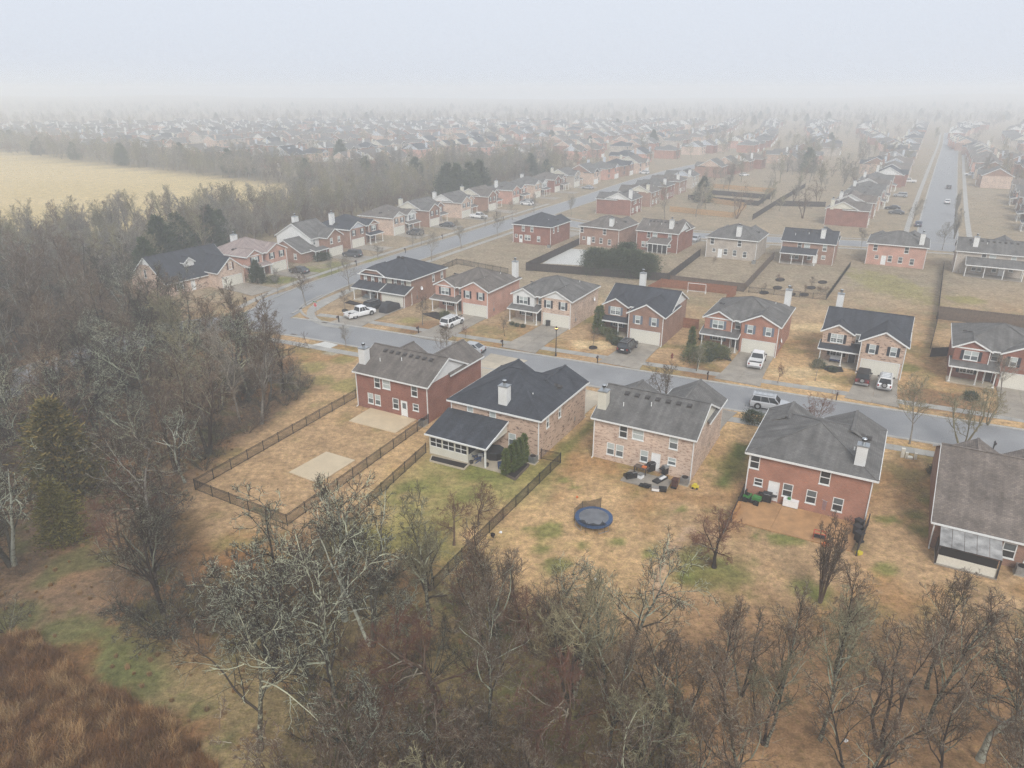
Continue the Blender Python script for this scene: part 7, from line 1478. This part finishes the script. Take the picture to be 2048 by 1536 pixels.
SOFF = [-1056, -997, -938, -879, -820, -761, -702, -643, -584, -525, -466, -407, -348, -289, -230, -171, -112, -53, 6.5, 65, 124, 183, 242, 301, 360, 419, 478]
rgf = random.Random(5)
for s0 in SOFF:
    for sd in (-1, 1):
        for t in np.arange(150, 1100, 17.2):
            wob = 30 * math.sin(t / 170 + s0 * .01) * min(1, max(0, (t - 330) / 200)) if s0 not in (6.5,) else 0
            c = ES * (s0 + wob + sd * 13.5) + ET * (t + rgf.uniform(-1, 1))
            if not infr(c, 1.03): continue
            d = math.hypot(*c)
            if d > 950 or c[1] < 215: continue
            if c[0] < 20 and c[1] < 330: continue
            if not clear_of(c): continue
            if len(OCC) and np.min(np.linalg.norm(OCC + 0 - c, axis=1)) < 19: continue
            if s0 in (-53, 65) and t < (395 if s0 < 0 else 330): continue
            if cand and rgf.random() < (.12 if d < 430 else .34): continue
            th = R(61) if sd < 0 else R(241)     # front turned to its street
            cand.append((d, c, th))
cand.sort(key=lambda a: a[0])
zones = lambda c, d: ('left of side street' if c @ ES < -112 else 'between the streets' if c @ ES < 6 else 'right of far street')
for k, (d, c, th) in enumerate(cand[:290]):
    put_far(c, th, rgf.randrange(5), rgf, f'{"faintly" if d < 420 else "mostly" if d < 560 else "almost"} lost in fog {zones(c, d)}')
rest = cand[290:]
def combo(i, wm, rm):
    mb_v, mb_f, mi, mats = [], [], [], [wm, rm, SD_WHITE, WHITE, GL_MID]; ix = {'wall': 0, 'roof': 1, 'gable': 2, 'trim': 3, 'glass': 4}
    for nm, me_, slot in FP[i]:
        b_ = len(mb_v); mb_v += [tuple(v.co) for v in me_.vertices]
        for p in me_.polygons: mb_f.append(tuple(b_ + v for v in p.vertices)); mi.append(ix[slot])
    m = MB(); m.v, m.f, m.m = mb_v, mb_f, mi; return m.mesh('houses', mats)
if rest:
    o = instancer('distant_houses', 'mass of distant houses dissolving into fog near the horizon', 'houses', [c for d, c, t in rest], np.ones(len(rest)), [('h', combo(0, BR_BROWN, RF_GREY)), ('h', combo(2, BR_DEEP, RF_BROWN)), ('h', combo(3, BR_CREAM, RF_GREY)), ('h', combo(1, BR_RED, RF_BLACK))], 6)
    o.data.attributes['spin'].data.foreach_set('value', np.array([t for d, c, t in rest], np.float32))
# trees among the far houses and wooded ridges to the horizon
ft = []; rgt = np.random.RandomState(8)
HC_ = np.array([c for d, c, t in cand]) if cand else np.zeros((1, 2))
while len(ft) < 3600:
    y = 230 + 1500 * rgt.rand() ** 1.35; x = rgt.uniform(-.8, .8) * y; p = np.array([x, y])
    if inpoly(np.array([x]), np.array([y]), FIELD)[0] or (x < 40 and y < 330): continue
    dn = vnoise(np.array([x]), np.array([y]), 90, 61)[0]
    if y < 900 and (np.min(np.linalg.norm(HC_ - p, axis=1)) < 11 or rgt.rand() > .25 + (dn > .56) * .75): continue
    if min(np.min(np.linalg.norm(A - p, axis=1)) for A in (SIDEA, FARA, RSTA)) < 10 or (len(OCC) and np.min(np.linalg.norm(OCC - p, axis=1)) < 20): continue
    ft.append(p)
ftz = [float(30 * np.clip((math.hypot(*p) - 1500) / 1500, 0, 1) * .8) for p in ft]
instancer('distant_trees', 'grey distant trees scattered through the fog bound suburb', 'trees', ft, rs.uniform(.65, 1.2, len(ft)), FARTREE[:5] * 9 + FARTREE[5:], 7, ftz)
# ------------------------------------------------------------------ haze
hz = MB(); hz.box(-2720, 2720, -960, 2420, -1, 48)
hm = bpy.data.materials.new('haze'); hm.use_nodes = True; hn = hm.node_tree; hn.nodes.remove(hn.nodes['Principled BSDF'])
pv = hn.nodes.new('ShaderNodeVolumePrincipled'); pv.inputs['Color'].default_value = (.95, .978, 1.0, 1); pv.inputs['Density'].default_value = HAZE_D; pv.inputs['Anisotropy'].default_value = 0.0
hn.links.new(pv.outputs[0], hn.nodes['Material Output'].inputs['Volume'])
tag(hz.build('haze', hm), 'pale even fog lying over the whole suburb', 'fog', kind='stuff')
